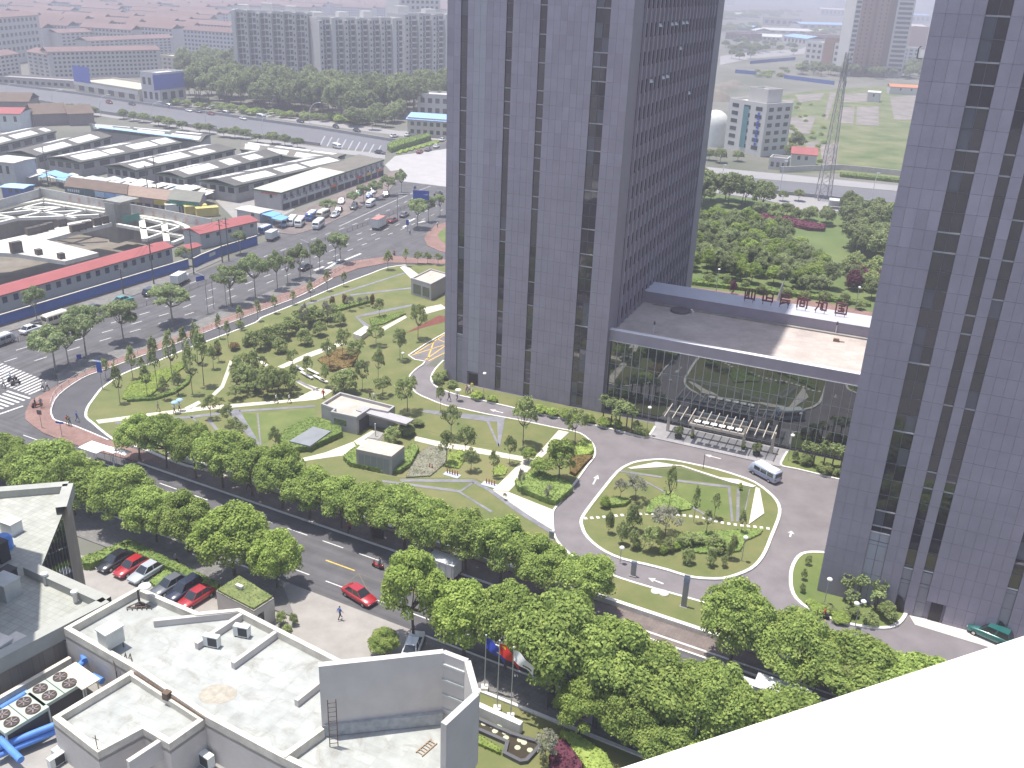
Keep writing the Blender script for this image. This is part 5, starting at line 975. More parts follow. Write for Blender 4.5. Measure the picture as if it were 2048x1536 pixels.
# railings
def railing(name, pts, h, step, m, lab, mesh=None, z=.12):
    e = thing(name, lab, 'railing', Vector((pts[0].x, pts[0].y, z))); P = along(pts, step); pm = MB(); pm.box((0, 0, h / 2), (.07, .07, h)); pme = pm.mesh('post', m)
    for p, t in P: inst('post', pme, e, (p.x - e.location.x, p.y - e.location.y, 0))
    q = MB()
    for zz in ((h, h * .2) if mesh is None else (h, .12)):
        for i in range(len(pts) - 1): q.bar(Vector((pts[i].x, pts[i].y, z + zz - .03)), Vector((pts[i + 1].x, pts[i + 1].y, z + zz - .03)), .035, .035)
    q.build('rail', m, e)
    if mesh is not None:
        q = MB()
        for p, t in along(pts, mesh): q.box(Vector((p.x, p.y, z + h * .5)), (.03, .03, h * .85))
        q.build('pickets', m, e, kind='stuff')
rw = mat('railing_white', (.58, .56, .56), .6); rdk = mat('railing_dark', (.12, .10, .10), .6)
railing('pavement_railing', smooth(pxs('740,522 690,534 655,557 620,578 585,596 540,614 440,653 332,694 285,710 237,728 192,744 165,755 130,778 110,797 102,820'), 2), 1.1, 2.2, rw, 'grey railing curving along the red pavement above the service road')
railing('median_railing', MED, 1.05, 2.5, rdk, 'dark railing along the middle of the avenue', .35, .02)
# road signs, signals, poles
def signpole(bx, by, yt, lab, boards, r=.08, z=.12, cat='sign', name='road_sign', arm=None):
    p = G(bx, by, z); h = Hz(bx, by, yt, z); e = thing(name, lab, cat, p); q = MB(); q.tube(p, p + Vector((0, 0, h)), r, r * .75, 7); q.build('pole', poleg, e)
    if arm: q = MB(); q.tube(p + Vector((0, 0, h * .95)), p + Vector((arm[0], arm[1], h)), r * .7, r * .5, 6); q.build('arm', poleg, e)
    for (dx, dy, dz, w, hh, m, rz, nm) in boards: q = MB(); q.box(p + Vector((dx, dy, h * dz)), (w, .08, hh), rz); q.build(nm, m, e)
    return e
bsign = mat('sign_blue', (.03, .09, .42), .5, var=.03)
signpole(795, 440, 384, 'big blue direction sign hanging over the avenue from a grey mast', [(7.0, -2.0, .98, 4.6, 2.6, bsign, -.1, 'board')], .14, arm=(9, -2.4))
signpole(815, 462, 442, 'small blue sign on the traffic island before the side road', [(0, -.1, .85, .8, 1.5, bsign, .2, 'board')])
signpole(205, 778, 722, 'blue-topped bus stop sign beside the service road kerb', [(.0, -.1, .82, .9, 2.2, bsign, -.2, 'board'), (-.3, -.1, 1.0, 1.8, .2, lampw, -.2, 'top_bar')])
signpole(124, 872, 844, 'small blue street name sign on the red corner pavement', [(0, -.05, .97, 1.3, .3, bsign, -.2, 'board')], .05)
signpole(84, 855, 822, 'round traffic sign seen from behind on the red corner pavement', [(0, -.05, .93, .75, .75, mat('sign_back', (.22, .14, .13), .6), -.2, 'board')], .05)
signpole(116, 772, 752, 'thin pedestrian signal post at the zebra crossing end', [(0, -.05, .95, .35, .9, dkm, -.2, 'signal_box')], .05)
signpole(160, 725, 712, 'blue square sign on a short pole among the avenue trees', [(0, -.05, .9, .8, .9, bsign, .4, 'board')], .05)
for i, (x, y, t, lab) in enumerate(((416, 628, 548, 'tall grey lighting mast before the third avenue tree group, with blue arm sign'), (428, 617, 560, 'grey signal mast just right of the tall lighting mast'), (453, 612, 562, 'slim grey pole under the avenue plane trees'), (622, 556, 482, 'dark slender lamp mast at the far zebra crossing'))):
    signpole(x, y, t, lab, [(-1.2, 1.0, .85, 2.0, 1.0, bsign, .9, 'board')] if i == 0 else [], .09, cat='pole', name='lighting_mast', arm=(-2.5, 1.5) if i in (0, 3) else None)
def powerpole(bx, by, yt, lab, z=.1):
    p = G(bx, by, z); h = Hz(bx, by, yt, z); e = thing('utility_pole', lab, 'pole', p, 'utility poles'); q = MB(); q.tube(p, p + Vector((0, 0, h)), .17, .11, 7); q.build('pole', mat('pole_dark', (.13, .13, .12), .8), e)
    for k in (.96, .86): q = MB(); q.bar(p + Vector((-.9, .5, h * k)), p + Vector((.9, -.5, h * k)), .1, .1); q.build('crossarm', MATS['pole_dark'], e)
    return p + Vector((0, 0, h))
tops = [powerpole(x, y, t, lab) for x, y, t, lab in ((247, 588, 536, 'utility pole before the blue hoarding, left of the red car park sign'), (308, 568, 478, 'tall utility pole before the right end of the long red roof'), (388, 548, 458, 'utility pole at the gap between the two red-roofed site huts'), (445, 524, 438, 'left of two close utility poles before the two-storey site hut'), (458, 522, 435, 'right of two close utility poles before the two-storey site hut'),
    (298, 400, 330, 'left of two dark poles among the market stalls'), (316, 402, 312, 'right of two dark poles among the market stalls'), (97, 372, 292, 'leaning dark pole at the left part of the market stalls'))]
b = MB()
for a, c in zip(tops[:4], tops[1:5]):
    for off in (-.7, .7):
        pts = [a.lerp(c, t / 6) + Vector((off * .8, -off * .4, -1.2 * (1 - (t / 3 - 1) ** 2))) for t in range(7)]; b.pipe(pts, .025, 3)
b.build('power_lines', dkm, label='sagging power lines strung between the hoarding utility poles', cat='cable')
def streetlight(bx, by, yt, lab, d=(3., 1.), z=.05):
    p = G(bx, by, z); h = Hz(bx, by, yt, z); e = thing('street_lamp', lab, 'lamp', p, 'curved street lamps'); q = MB(); D = Vector((d[0], d[1], 0)); pts = [p + Vector((0, 0, h * f)) + D * g for f, g in ((0, 0), (.55, .02), (.75, .12), (.9, .38), (.98, .75), (1.0, 1.0))]; q.pipe(pts, [.12, .1, .09, .08, .07, .06], 6); q.build('pole', mat('lamp_pole_pale', (.62, .64, .66), .4, .2, .03), e); q = MB(); q.box(pts[-1] + D * .12, (1.0, .35, .18), math.atan2(d[1], d[0])); q.build('lamp_head', lampw, e)
streetlight(228, 935, 883, 'grey angled street lamp over the red corner pavement', (5.5, 2.0), .12)
# exhibition boards under the street trees
for i in range(6):
    p = S(35.5 + i * 2.6, 19.2, .12); e = thing('display_board', f'{ORD[i]} dark framed display board from the left under the street trees', 'display board', p, 'display boards on the pavement', math.atan2(ST.y, ST.x)); q = MB(); q.box((0, 0, 1.25), (2.2, .08, 1.7)); q.build('panel', [mat('board_dark', (.05, .06, .07), .5), mat('board_green', (.08, .14, .07), .5), mat('board_mauve', (.25, .22, .30), .5)][(i * 2) % 3], e, local=True)
    for x in (-1.1, 1.1): q = MB(); q.box((x, 0, 1.05), (.09, .09, 2.1)); q.build('post', dkm, e, local=True)
b = MB(); b.box(S(2.6, 2.4, .8), (1.5, .4, 1.3), math.atan2(ST.y, ST.x)); b.box(S(2.6, 2.4, .2), (.3, .3, .4)); b.build('utility_cabinet', dkm, label='dark utility cabinet on the shaded park-side pavement', cat='cabinet')
b = MB(); p = G(859, 1162, .12); b.tube(p, p + Vector((0, 0, Hz(859, 1162, 1115, .12))), .09, n=7); b.build('street_post', MATS['pole_dark'], label='dark post rising between the bright street trees', cat='post')
b = MB(); p = S(49.2, 20.2, .1); b.tube(p, p + Vector((0, 0, 7.2)), .12, .1, n=7); b.build('street_post', poleg, label='grey post rising from the trees by the white ledge', cat='post')
# sun umbrellas stall tops at the street corner
for i, (x, y, w, lab) in enumerate(((193, 925, 3.6, 'large white square canopy at the street corner'), (228, 931, 2.0, 'middle white square canopy at the street corner'), (251, 935, 2.0, 'small white square canopy, rightmost at the street corner'))):
    p = G(x, y, .12); e = thing('white_canopy', lab, 'canopy', p, 'white canopies at the street corner', -.45); q = MB(); h = 2.5; q.add([(-w / 2, -w / 3, h), (w / 2, -w / 3, h), (w / 2, w / 3, h), (-w / 2, w / 3, h), (0, 0, h + .45)], [(0, 1, 4), (1, 2, 4), (2, 3, 4), (3, 0, 4), (3, 2, 1, 0)]); q.build('cover', mat('tarp_white', (.82, .81, .79), .7, var=.04), e, local=True)
    for sx in (-1, 1):
        for sy in (-1, 1): q = MB(); q.tube((sx * w * .46, sy * w * .3, 0), (sx * w * .46, sy * w * .3, h), .03, n=5); q.build('leg', poleg, e, local=True)
# ------------------------------------------------------------------ vehicles
tyre = mat('tyre', (.02, .02, .02), .9, var=0); carglass = mat('car_glass', (.02, .025, .03), .05, var=0, spec=.8); chrome = mat('rim', (.5, .5, .52), .3, .8, 0); redl = mat('tail_red', (.4, .02, .02), .3, var=0); headl = mat('head_clear', (.75, .76, .78), .15, var=0)
def carpaint(nm, c):
    if nm in MATS: return MATS[nm]
    m = mat(nm, c, .25, .1 if max(c) > .05 else 0, .0, spec=.6); m.node_tree.nodes['Principled BSDF'].inputs['Coat Weight'].default_value = .6; return m
def loft(mb, secs, mi=0):
    n = len(secs[0]); vs = [p for s in secs for p in s]; fs = [(j * n + i, j * n + (i + 1) % n, (j + 1) * n + (i + 1) % n, (j + 1) * n + i) for j in range(len(secs) - 1) for i in range(n)]
    mb.add(vs, fs, mi, True); mb.add(secs[0], [tuple(range(n - 1, -1, -1))], mi); mb.add(secs[-1], [tuple(range(n))], mi)
def sec(x, w, z0, z1, r=.12): return [(x, -w * .9, z0), (x, w * .9, z0), (x, w, z0 + r), (x, w, z1 - r), (x, w * .9, z1), (x, -w * .9, z1), (x, -w, z1 - r), (x, -w, z0 + r)]
VM = {}
def parts_for(kind_):
    if kind_ in VM: return VM[kind_]
    out = []; W2 = .88
    def add(nm, mb, m): out.append((nm, mb.mesh(nm, m) if m is not None else mb.mesh(nm, tyre), m is None))
    if kind_ == 'sedan' or kind_ == 'suv':
        L, ht, bz = (4.6, 1.46, .88) if kind_ == 'sedan' else (4.6, 1.72, 1.02); h = L / 2
        b = MB(); loft(b, [sec(-h, .74, .38, bz - .12), sec(-h + .25, .86, .28, bz), sec(-.9, .89, .24, bz + .02), sec(.7, .89, .24, bz), sec(h - .7, .87, .24, bz - .12), sec(h - .15, .8, .28, bz - .22), sec(h, .68, .36, bz - .3)]); add('body', b, None)
        x0, x1, x2, x3 = (-h + .5, -h + 1.15, .25, 1.05) if kind_ == 'sedan' else (-h + .08, -h + .45, .3, 1.05); b = MB()
        bot = [(x0, -.76), (x3, -.76), (x3, .76), (x0, .76)]; top = [(x1, -.58), (x2, -.58), (x2, .58), (x1, .58)]; vs = [(x, y, bz - .03) for x, y in bot] + [(x, y, ht) for x, y in top]
        b.add(vs, [(4, 5, 6, 7), (0, 1, 5, 4), (1, 2, 6, 5), (2, 3, 7, 6), (3, 0, 4, 7)]); add('cabin', b, None)
        def face(a, c, e_, f, nm, k=.08):
            pts = [Vector(q) for q in (a, c, e_, f)]; ce = sum(pts, Vector()) / 4; nn = (pts[1] - pts[0]).cross(pts[3] - pts[0]).normalized() * .012; q = MB(); q.add([p.lerp(ce, k) + nn for p in pts], [(0, 1, 2, 3)]); add(nm, q, carglass)
        face(vs[1], vs[2], vs[6], vs[5], 'windshield'); face(vs[3], vs[0], vs[4], vs[7], 'rear_window')
        for s in (0, 1):
            A, B_, C_, D_ = (vs[0], vs[1], vs[5], vs[4]) if s == 0 else (vs[2], vs[3], vs[7], vs[6]); A, B_, C_, D_ = [Vector(q) for q in (A, B_, C_, D_)]; face(A, A.lerp(B_, .5), D_.lerp(C_, .5), D_, 'side_window', .12); face(A.lerp(B_, .5), B_, C_, D_.lerp(C_, .5), 'side_window', .12)
        wx = (-h + .85, h - .85); hl = (h - .06, .55, bz - .36); tl = (-h - .01, .6, bz - .24)
    else:
        L, ht, wd = {'van': (4.9, 1.95, .86), 'minibus': (5.6, 2.3, .95), 'bus': (10.5, 2.9, 1.22), 'truck': (7.2, 3.1, 1.12), 'smalltruck': (5.4, 2.5, .95)}[kind_]; h = L / 2; W2 = wd
        if kind_ in ('van', 'minibus', 'bus'):
            sl = .55 if kind_ != 'bus' else .12; b = MB(); bz = ht * .5
            loft(b, [sec(-h, wd * .93, .35, ht - .12), sec(-h + .15, wd, .3, ht - .02), sec(h - sl - .5, wd, .3, ht - .04), sec(h - sl, wd * .97, .3, ht - .12), sec(h - .12, wd * .95, .32, bz + .08), sec(h, wd * .88, .38, bz - .1)]); add('body', b, None)
            q = MB(); q.box((-.25, 0, ht + .0), (L - 1.2, wd * 1.7, .05)); add('roof_panel', q, whitem)
            zb, zt_ = bz + .08, ht - .3; n = {'van': 3, 'minibus': 4, 'bus': 6}[kind_]; xs = np.linspace(-h + .3, h - sl - .45, n + 1)
            for s in (-1, 1):
                for i in range(n): q = MB(); y = s * (wd + .006); q.add([(xs[i] + .06, y, zb), (xs[i + 1] - .06, y, zb), (xs[i + 1] - .06, y * .995, zt_), (xs[i] + .06, y * .995, zt_)], [(0, 1, 2, 3) if s < 0 else (3, 2, 1, 0)]); add('side_window', q, carglass)
            q = MB(); q.add([(-h - .012, -wd * .8, zb), (-h - .012, -wd * .8, zt_), (-h - .012, wd * .8, zt_), (-h - .012, wd * .8, zb)], [(0, 1, 2, 3)]); add('rear_window', q, carglass)
            xa, xb = h - .1, h - sl + .02; q = MB(); q.add([(xa, -wd * .84, bz + .12), (xa, wd * .84, bz + .12), (xb, wd * .84, ht - .2), (xb, -wd * .84, ht - .2)], [(0, 1, 2, 3)]); add('windshield', q, carglass)
            wx = (-h + 1.0, h - 1.0); hl = (h - .02, wd * .65, bz - .22); tl = (-h - .01, wd * .8, bz - .2)
        else:
            cl = 1.8 if kind_ == 'truck' else 1.5; ch = ht * .72; b = MB(); loft(b, [sec(h - cl, wd * .95, .45, ch), sec(h - .5, wd * .95, .45, ch), sec(h - .1, wd * .93, .45, ch * .6), sec(h, wd * .9, .5, ch * .5)]); add('cab', b, None)
            q = MB(); q.box((-cl / 2 - .05, 0, .75 + (ht - .75) / 2), (L - cl - .15, wd * 2, ht - .75)); add('cargo_box', q, mat('truck_box', (.62, .62, .60), .6)); q = MB(); q.box((-cl / 2 - .05, 0, ht + .02), (L - cl - .1, wd * 2 + .04, .06)); add('box_roof', q, None)
            q = MB(); q.box((0, 0, .6), (L - .4, wd * .9, .25)); add('chassis', q, dkm)
            for k in range(5): q = MB(); x = -h + .3 + k * (L - cl - .6) / 4; [q.box((x, s * (wd + .02), .75 + (ht - .75) / 2), (.07, .04, ht - .8)) for s in (-1, 1)]; add('rib', q, galv)
            q = MB(); q.add([(h - .42, -wd * .8, ch * .95), (h - .08, -wd * .8, ch * .62), (h - .08, wd * .8, ch * .62), (h - .42, wd * .8, ch * .95)], [(0, 1, 2, 3)]); add('windshield', q, carglass)
            wx = (-h + 1.1, h - .9); hl = (h, wd * .6, .75); tl = (-h - .02, wd * .7, .7); bz = 1
    for x in wx:
        for s in (-1, 1):
            r = .31 if L < 6 else .45; q = MB(); q.tube((x, s * (W2 - .18), r), (x, s * (W2 + .01), r), r, n=14); add('tyre', q, tyre); q = MB(); q.tube((x, s * (W2 + .0), r), (x, s * (W2 + .02), r), r * .58, n=10); add('rim', q, chrome)
    for s in (-1, 1): q = MB(); q.box((hl[0], s * hl[1], hl[2]), (.12, .28, .14)); add('headlight', q, headl); q = MB(); q.box((tl[0], s * tl[1], tl[2]), (.06, .26, .16)); add('taillight', q, redl)
    VM[kind_] = out; return out
def vehicle(kind_, p, rz, paint_, name, lab, grp=None, z=.02):
    e = thing(name, lab, {'sedan': 'car', 'suv': 'car', 'van': 'van', 'minibus': 'minibus', 'bus': 'bus', 'truck': 'truck', 'smalltruck': 'truck'}[kind_], Vector((p.x, p.y, z)), grp, rz)
    wheels = []
    for nm, me_, painted in parts_for(kind_):
        o = inst(nm if nm not in ('tyre', 'rim') else 'wheel', me_, e)
        if nm == 'rim': o.name = 'rim'; o.parent = wheels[-1]
        if nm == 'tyre': wheels.append(o)
        if painted: o.material_slots[0].link = 'OBJECT'; o.material_slots[0].material = paint_
    return e
CP = {'red': carpaint('paint_red', (.36, .018, .025)), 'black': carpaint('paint_black', (.015, .016, .022)), 'silver': carpaint('paint_silver', (.42, .45, .50)), 'grey': carpaint('paint_grey', (.12, .13, .15)), 'navy': carpaint('paint_navy', (.025, .03, .06)), 'white': carpaint('paint_white', (.72, .73, .74)), 'teal': carpaint('paint_teal', (.08, .30, .28)), 'blue': carpaint('paint_blue', (.06, .15, .42)), 'green': carpaint('paint_green', (.02, .12, .11)), 'cream': carpaint('paint_cream', (.62, .58, .45)), 'darkred': carpaint('paint_darkred', (.2, .02, .03)), 'greyblue': carpaint('paint_greyblue', (.38, .44, .56)), 'orange': carpaint('paint_orange', (.55, .17, .10))}
def vpx(kind_, tail, nose, col, name, lab, grp=None, z=.02):
    a, c = G(*tail), G(*nose); d = c - a; return vehicle(kind_, (a + c) / 2, math.atan2(d.y, d.x), CP[col], name, lab, grp, z)
# parked row
pk = [((262, 1112), (203, 1146), 'black', 'sedan', 'black sedan, leftmost in the parked row by the hedge'), ((296, 1122), (235, 1158), 'red', 'sedan', 'red sedan, second from the left in the parked row by the hedge'), ((325, 1133), (264, 1170), 'silver', 'sedan', 'silver sedan with a dark sunroof in the parked row'), ((372, 1160), (310, 1195), 'grey', 'sedan', 'dark grey sedan right of the green strip in the parked row'), ((400, 1170), (340, 1208), 'navy', 'suv', 'dark blue estate car in the parked row'), ((422, 1184), (362, 1222), 'red', 'sedan', 'red sedan, rightmost in the parked row by the hedge')]
for t, n_, c, k, lab in pk: vpx(k, t, n_, c, 'parked_car', lab, 'parked cars by the hedge', .04)
vpx('sedan', (690, 1180), (749, 1216), 'red', 'red_car', 'bright red sedan turning out of the office forecourt into the street', None, .03)
vpx('van', (1550, 966), (1507, 943), 'greyblue', 'minibus', 'white-roofed grey-blue minibus on the drive beside the ring island')
vehicle('smalltruck', S(13.2, 5.2), math.atan2(-ST.y, -ST.x), CP['white'], 'white_truck', 'white van half hidden under the street trees beside the motorcyclist')
vehicle('truck', S(53.5, 8.2), math.atan2(-ST.y, -ST.x), CP['white'], 'white_truck', 'white box truck among the street trees above the white ledge')
vpx('sedan', (815, 1330), (838, 1268), 'white', 'white_car', 'white car half hidden between the forecourt trees', None, .04)
vpx('suv', (2010, 1290), (1945, 1262), 'green', 'green_car', 'dark green car at the foot of the right tower, cut by the ledge', None, .07)
AV = [('van', (-25, 700), (34, 678), 'silver', 'silver van at the left picture edge on the avenue'), ('sedan', (40, 672), (86, 655), 'white', 'white sedan on the avenue behind the silver van'), ('minibus', (98, 652), (132, 641), 'cream', 'cream-roofed minibus behind the first avenue trees'), ('sedan', (168, 632), (212, 612), 'black', 'dark green-black car behind the avenue trees before the blue hoarding'), ('sedan', (226, 612), (268, 598), 'teal', 'turquoise taxi on the far lane of the avenue'), ('suv', (284, 598), (322, 580), 'navy', 'dark blue car on the far lane of the avenue behind the white truck'), ('smalltruck', (346, 576), (378, 558), 'white', 'small white truck on the far lane of the avenue'),
      ('truck', (748, 462), (772, 449), 'orange', 'box truck with orange roof in the middle of the avenue'), ('sedan', (778, 448), (793, 440), 'darkred', 'dark red car just ahead of the orange-roofed truck'), ('sedan', (800, 438), (817, 428), 'grey', 'dark car ahead of the dark red car on the avenue'), ('sedan', (845, 420), (872, 408), 'grey', 'grey car under the plane trees near the left tower edge'), ('sedan', (868, 395), (885, 386), 'black', 'black car near the left tower edge at the far junction'), ('sedan', (598, 545), (624, 532), 'black', 'black car half hidden under the avenue plane trees'), ('smalltruck', (530, 488), (562, 470), 'white', 'small white box truck beside the market forecourt'), ('van', (515, 472), (548, 458), 'blue', 'blue-sided van parked behind the small box truck')]
for k, t, n_, c, lab in AV: vpx(k, t, n_, c, 'passing_' + {'sedan': 'car', 'suv': 'car'}.get(k, k), lab, 'traffic on the avenue')
MK = [('minibus', (592, 442), (576, 458), 'white', 'first white-roofed minibus from the left parked before the market'), ('minibus', (608, 444), (592, 461), 'white', 'second white-roofed minibus from the left parked before the market'), ('minibus', (632, 434), (614, 446), 'blue', 'blue minibus parked behind the white ones'), ('minibus', (648, 448), (626, 464), 'white', 'white minibus nearest to the avenue'), ('minibus', (655, 432), (638, 440), 'cream', 'cream minibus parked beside the blue minibus'), ('sedan', (575, 448), (566, 456), 'silver', 'small silver car at the left of the parked minibuses'), ('sedan', (684, 418), (671, 432), 'black', 'black car on the market parking right of the minibuses'), ('sedan', (676, 430), (664, 438), 'silver', 'silver car beside the black car on the market parking'), ('sedan', (688, 400), (678, 414), 'white', 'white car nose-out on the market parking'), ('suv', (714, 412), (702, 424), 'grey', 'grey car with dark windows on the market parking'), ('van', (752, 406), (730, 420), 'white', 'white people carrier beside the avenue'), ('sedan', (744, 388), (734, 402), 'blue', 'blue car under the market plane trees'), ('sedan', (778, 386), (766, 400), 'black', 'black car, rightmost under the market plane trees'), ('sedan', (722, 384), (714, 396), 'teal', 'turquoise car half hidden by market plane trees'), ('sedan', (750, 382), (744, 390), 'white', 'white car deepest under the market plane trees')]
for k, t, n_, c, lab in MK: vpx(k, t, n_, c, 'parked_' + {'sedan': 'car', 'suv': 'car'}.get(k, k), lab, 'vehicles parked before the market', .13)
FX = [('suv', (212, 206), (226, 209), 'darkred', 'dark red car far away beside the blue-panelled showroom'), ('sedan', (257, 209), (272, 212), 'black', 'black car beside the white showroom'), ('van', (333, 214), (344, 218), 'navy', 'dark blue truck on the far expressway'), ('sedan', (372, 222), (384, 225), 'white', 'white car on the far expressway left of the red car'), ('sedan', (390, 224), (403, 227), 'grey', 'grey car on the far expressway'), ('sedan', (414, 228), (430, 232), 'darkred', 'red car on the far expressway'), ('van', (443, 228), (462, 233), 'grey', 'olive van on the far expressway'), ('sedan', (480, 238), (492, 241), 'white', 'white car on the far expressway right of the olive van'), ('minibus', (512, 236), (534, 241), 'silver', 'silver coach on the far expressway'), ('sedan', (592, 243), (610, 247), 'black', 'black car on the far expressway before the trees'), ('sedan', (664, 253), (680, 259), 'black', 'first black car approaching the far junction'), ('sedan', (704, 261), (724, 266), 'black', 'second black car approaching the far junction'), ('sedan', (808, 275), (824, 270), 'white', 'white car before the blue-roofed building'), ('sedan', (782, 276), (794, 274), 'white', 'white car left of the one before the blue-roofed building'), ('van', (664, 294), (684, 300), 'white', 'white van behind the market on the ramp side road'), ('sedan', (752, 307), (768, 309), 'black', 'black car at the market corner of the far junction'), ('sedan', (832, 310), (846, 303), 'darkred', 'red and white car in the waiting row at the far junction'), ('sedan', (850, 305), (862, 299), 'grey', 'grey car in the waiting row at the far junction'), ('sedan', (866, 299), (880, 292), 'white', 'white car in the waiting row at the far junction'), ('sedan', (878, 285), (892, 280), 'white', 'white car at the tower edge of the far junction')]
for k, t, n_, c, lab in FX: vpx(k, t, n_, c, 'distant_' + {'sedan': 'car', 'suv': 'car'}.get(k, k), lab, 'distant traffic', .12)
# ------------------------------------------------------------------ people
def body_mesh(pose):
    st = {'stand': (.09, .0, .0, .12), 'walk': (.1, .28, .22, .14)}[pose]; lx, sx, ax, aw = st
    J = {'pelvis': (0, 0, .95, .15), 'waist': (0, 0, 1.08, .135), 'chest': (.01, 0, 1.32, .16), 'neck': (.01, 0, 1.5, .06), 'chin': (.03, 0, 1.56, .075), 'head': (.02, 0, 1.65, .098), 'crown': (.0, 0, 1.73, .075)}
    E_ = [('pelvis', 'waist'), ('waist', 'chest'), ('chest', 'neck'), ('neck', 'chin'), ('chin', 'head'), ('head', 'crown')]
    for n_, s in (('l', 1), ('r', -1)):
        J['hip' + n_] = (0, s * .09, .88, .105); J['knee' + n_] = (s * sx * .45 + .03, s * lx, .49, .068); J['ankle' + n_] = (s * sx - (.05 if s < 0 and sx else 0), s * lx, .09, .042); J['toe' + n_] = (s * sx + .15, s * lx * 1.1, .045, .04)
        J['sh' + n_] = (.0, s * .18, 1.42, .068); J['elbow' + n_] = (-s * ax * .5 - .02, s * .25, 1.14, .048); J['wrist' + n_] = (-s * ax + .05, s * .26, .9, .034); J['hand' + n_] = (-s * ax + .08, s * .255, .8, .036)
        E_ += [('pelvis', 'hip' + n_), ('hip' + n_, 'knee' + n_), ('knee' + n_, 'ankle' + n_), ('ankle' + n_, 'toe' + n_), ('chest', 'sh' + n_), ('sh' + n_, 'elbow' + n_), ('elbow' + n_, 'wrist' + n_), ('wrist' + n_, 'hand' + n_)]
    ks = list(J); me_ = bpy.data.meshes.new('sk'); me_.from_pydata([J[k][:3] for k in ks], [(ks.index(a), ks.index(c)) for a, c in E_], []); o = bpy.data.objects.new('sk', me_); COL.objects.link(o)
    o.modifiers.new('s', 'SKIN'); sv = me_.skin_vertices[0].data
    for i, k in enumerate(ks): sv[i].radius = (J[k][3], J[k][3]); sv[i].use_root = (k == 'pelvis')
    o.modifiers.new('d', 'SUBSURF').levels = 1; dg = bpy.context.evaluated_depsgraph_get(); m2 = bpy.data.meshes.new_from_object(o.evaluated_get(dg)); bpy.data.objects.remove(o); m2.materials.clear()
    for m in (dkm,) * 4: m2.materials.append(m)
    for p in m2.polygons:
        z, x, y = p.center.z, p.center.x, abs(p.center.y); p.use_smooth = True
        p.material_index = 3 if (z > 1.62 and (x < .06 or z > 1.7)) else 2 if z > 1.49 or (y > .2 and z < 1.08 and z > .7) else 1 if z > .93 else 0
    return m2
PB = {k: body_mesh(k) for k in ('stand', 'walk')}
skin = mat('skin', (.45, .28, .20), .6, var=.05); hair = mat('hair', (.015, .012, .01), .6, var=0)
CL = {n: mat('cloth_' + n, c, .85, var=.08, scale=6) for n, c in dict(white=(.72, .72, .72), blue=(.08, .16, .45), dark=(.04, .04, .05), red=(.45, .05, .04), green=(.10, .25, .15), grey=(.22, .22, .25), khaki=(.30, .25, .17), pink=(.55, .30, .32), sky=(.35, .5, .7), yellow=(.6, .5, .1), jean=(.08, .11, .2)).items()}
def person(bx, by, top, leg, lab, rz=0., pose='walk', z=.14, p=None):
    p = G(bx, by, z) if p is None else p; o = bpy.data.objects.new('person', PB[pose]); COL.objects.link(o); o.location = p; o.rotation_euler = (0, 0, rz); tag(o, lab, 'person', None)
    for i, m in enumerate((CL[leg], CL[top], skin, hair)): o.material_slots[i].link = 'OBJECT'; o.material_slots[i].material = m
    return o
PP = [(680, 1238, 'blue', 'dark', 'person in a blue shirt and dark trousers walking on the office forecourt', .8), (553, 806, 'white', 'dark', 'left of two people in white tops walking on the long white path', 3.), (579, 806, 'white', 'dark', 'right of two people in white tops walking on the long white path', 3.), (86, 781, 'white', 'dark', 'left of two people in white shirts at the end of the zebra crossing', 3.), (95, 780, 'white', 'dark', 'right of two people in white shirts at the end of the zebra crossing', 3.), (83, 815, 'grey', 'khaki', 'person in a grey top standing on the red corner pavement', -1.), (140, 852, 'green', 'jean', 'person in a green top walking on the service road', -.5), (155, 842, 'blue', 'jean', 'person in a blue top crossing the service road', .5), (136, 850, 'red', 'khaki', 'person in a red top beside the one in green on the service road', -.5),
      (317, 823, 'grey', 'khaki', 'person standing on the grass beside the long white path', 0.), (8, 775, 'white', 'dark', 'person in a white top on the zebra crossing at the left edge', 3.), (647, 797, 'red', 'dark', 'person in red at the pavilion plaza', 1.), (898, 801, 'dark', 'dark', 'person in dark clothes walking on the drive near the tree', 0.), (944, 782, 'yellow', 'white', 'person with a yellow top at the left tower door', 1.), (938, 786, 'white', 'jean', 'person in white before the left tower door', 0.), (933, 788, 'pink', 'grey', 'person in pink before the left tower door', 2.), (740, 800, 'dark', 'grey', 'first person in the group behind the pavilion', 0.), (748, 802, 'white', 'grey', 'second person in the group behind the pavilion', .4), (668, 790, 'grey', 'dark', 'person in grey on the plaza left of the pavilion', .4), (497, 978, 'red', 'dark', 'person in red walking under the trees on the park-side pavement', .4), (875, 455, 'white', 'dark', 'person crossing at the corner island near the left tower', 1.), (820, 470, 'sky', 'dark', 'person waiting on the traffic island near the left tower', 2.)]
for x, y, t, l, lab, rz in PP: person(x, y, t, l, lab, rz)
person(0, 0, 'grey', 'dark', 'person in grey walking in the shade behind the parked cars', .6, p=S(-14.5, 19.5, .12)); person(0, 0, 'red', 'dark', 'person in red on the shaded kerb beside the street', .6, p=S(-1.2, 3.3, .12))
def umbrella(bx, by, m, lab, grp=None):
    p = G(bx, by, .17); person(bx, by, 'white', 'dark', 'person under the ' + lab, 1.0, z=.16); e = thing('umbrella', 'open ' + lab, 'umbrella', p + Vector((.2, 0, 1.0)), grp); q = MB(); q.tube((0, 0, 0), (0, 0, 1.15), .012, n=5); q.build('shaft', dkm, e, local=True); q = MB(); q.lathe((0, 0, .85), [(.56, 0), (.5, .12), (.3, .23), (.02, .3)], 10); q.build('canopy', m, e, local=True)
um = mat('umbrella_blue', (.30, .46, .68), .6, var=.03)
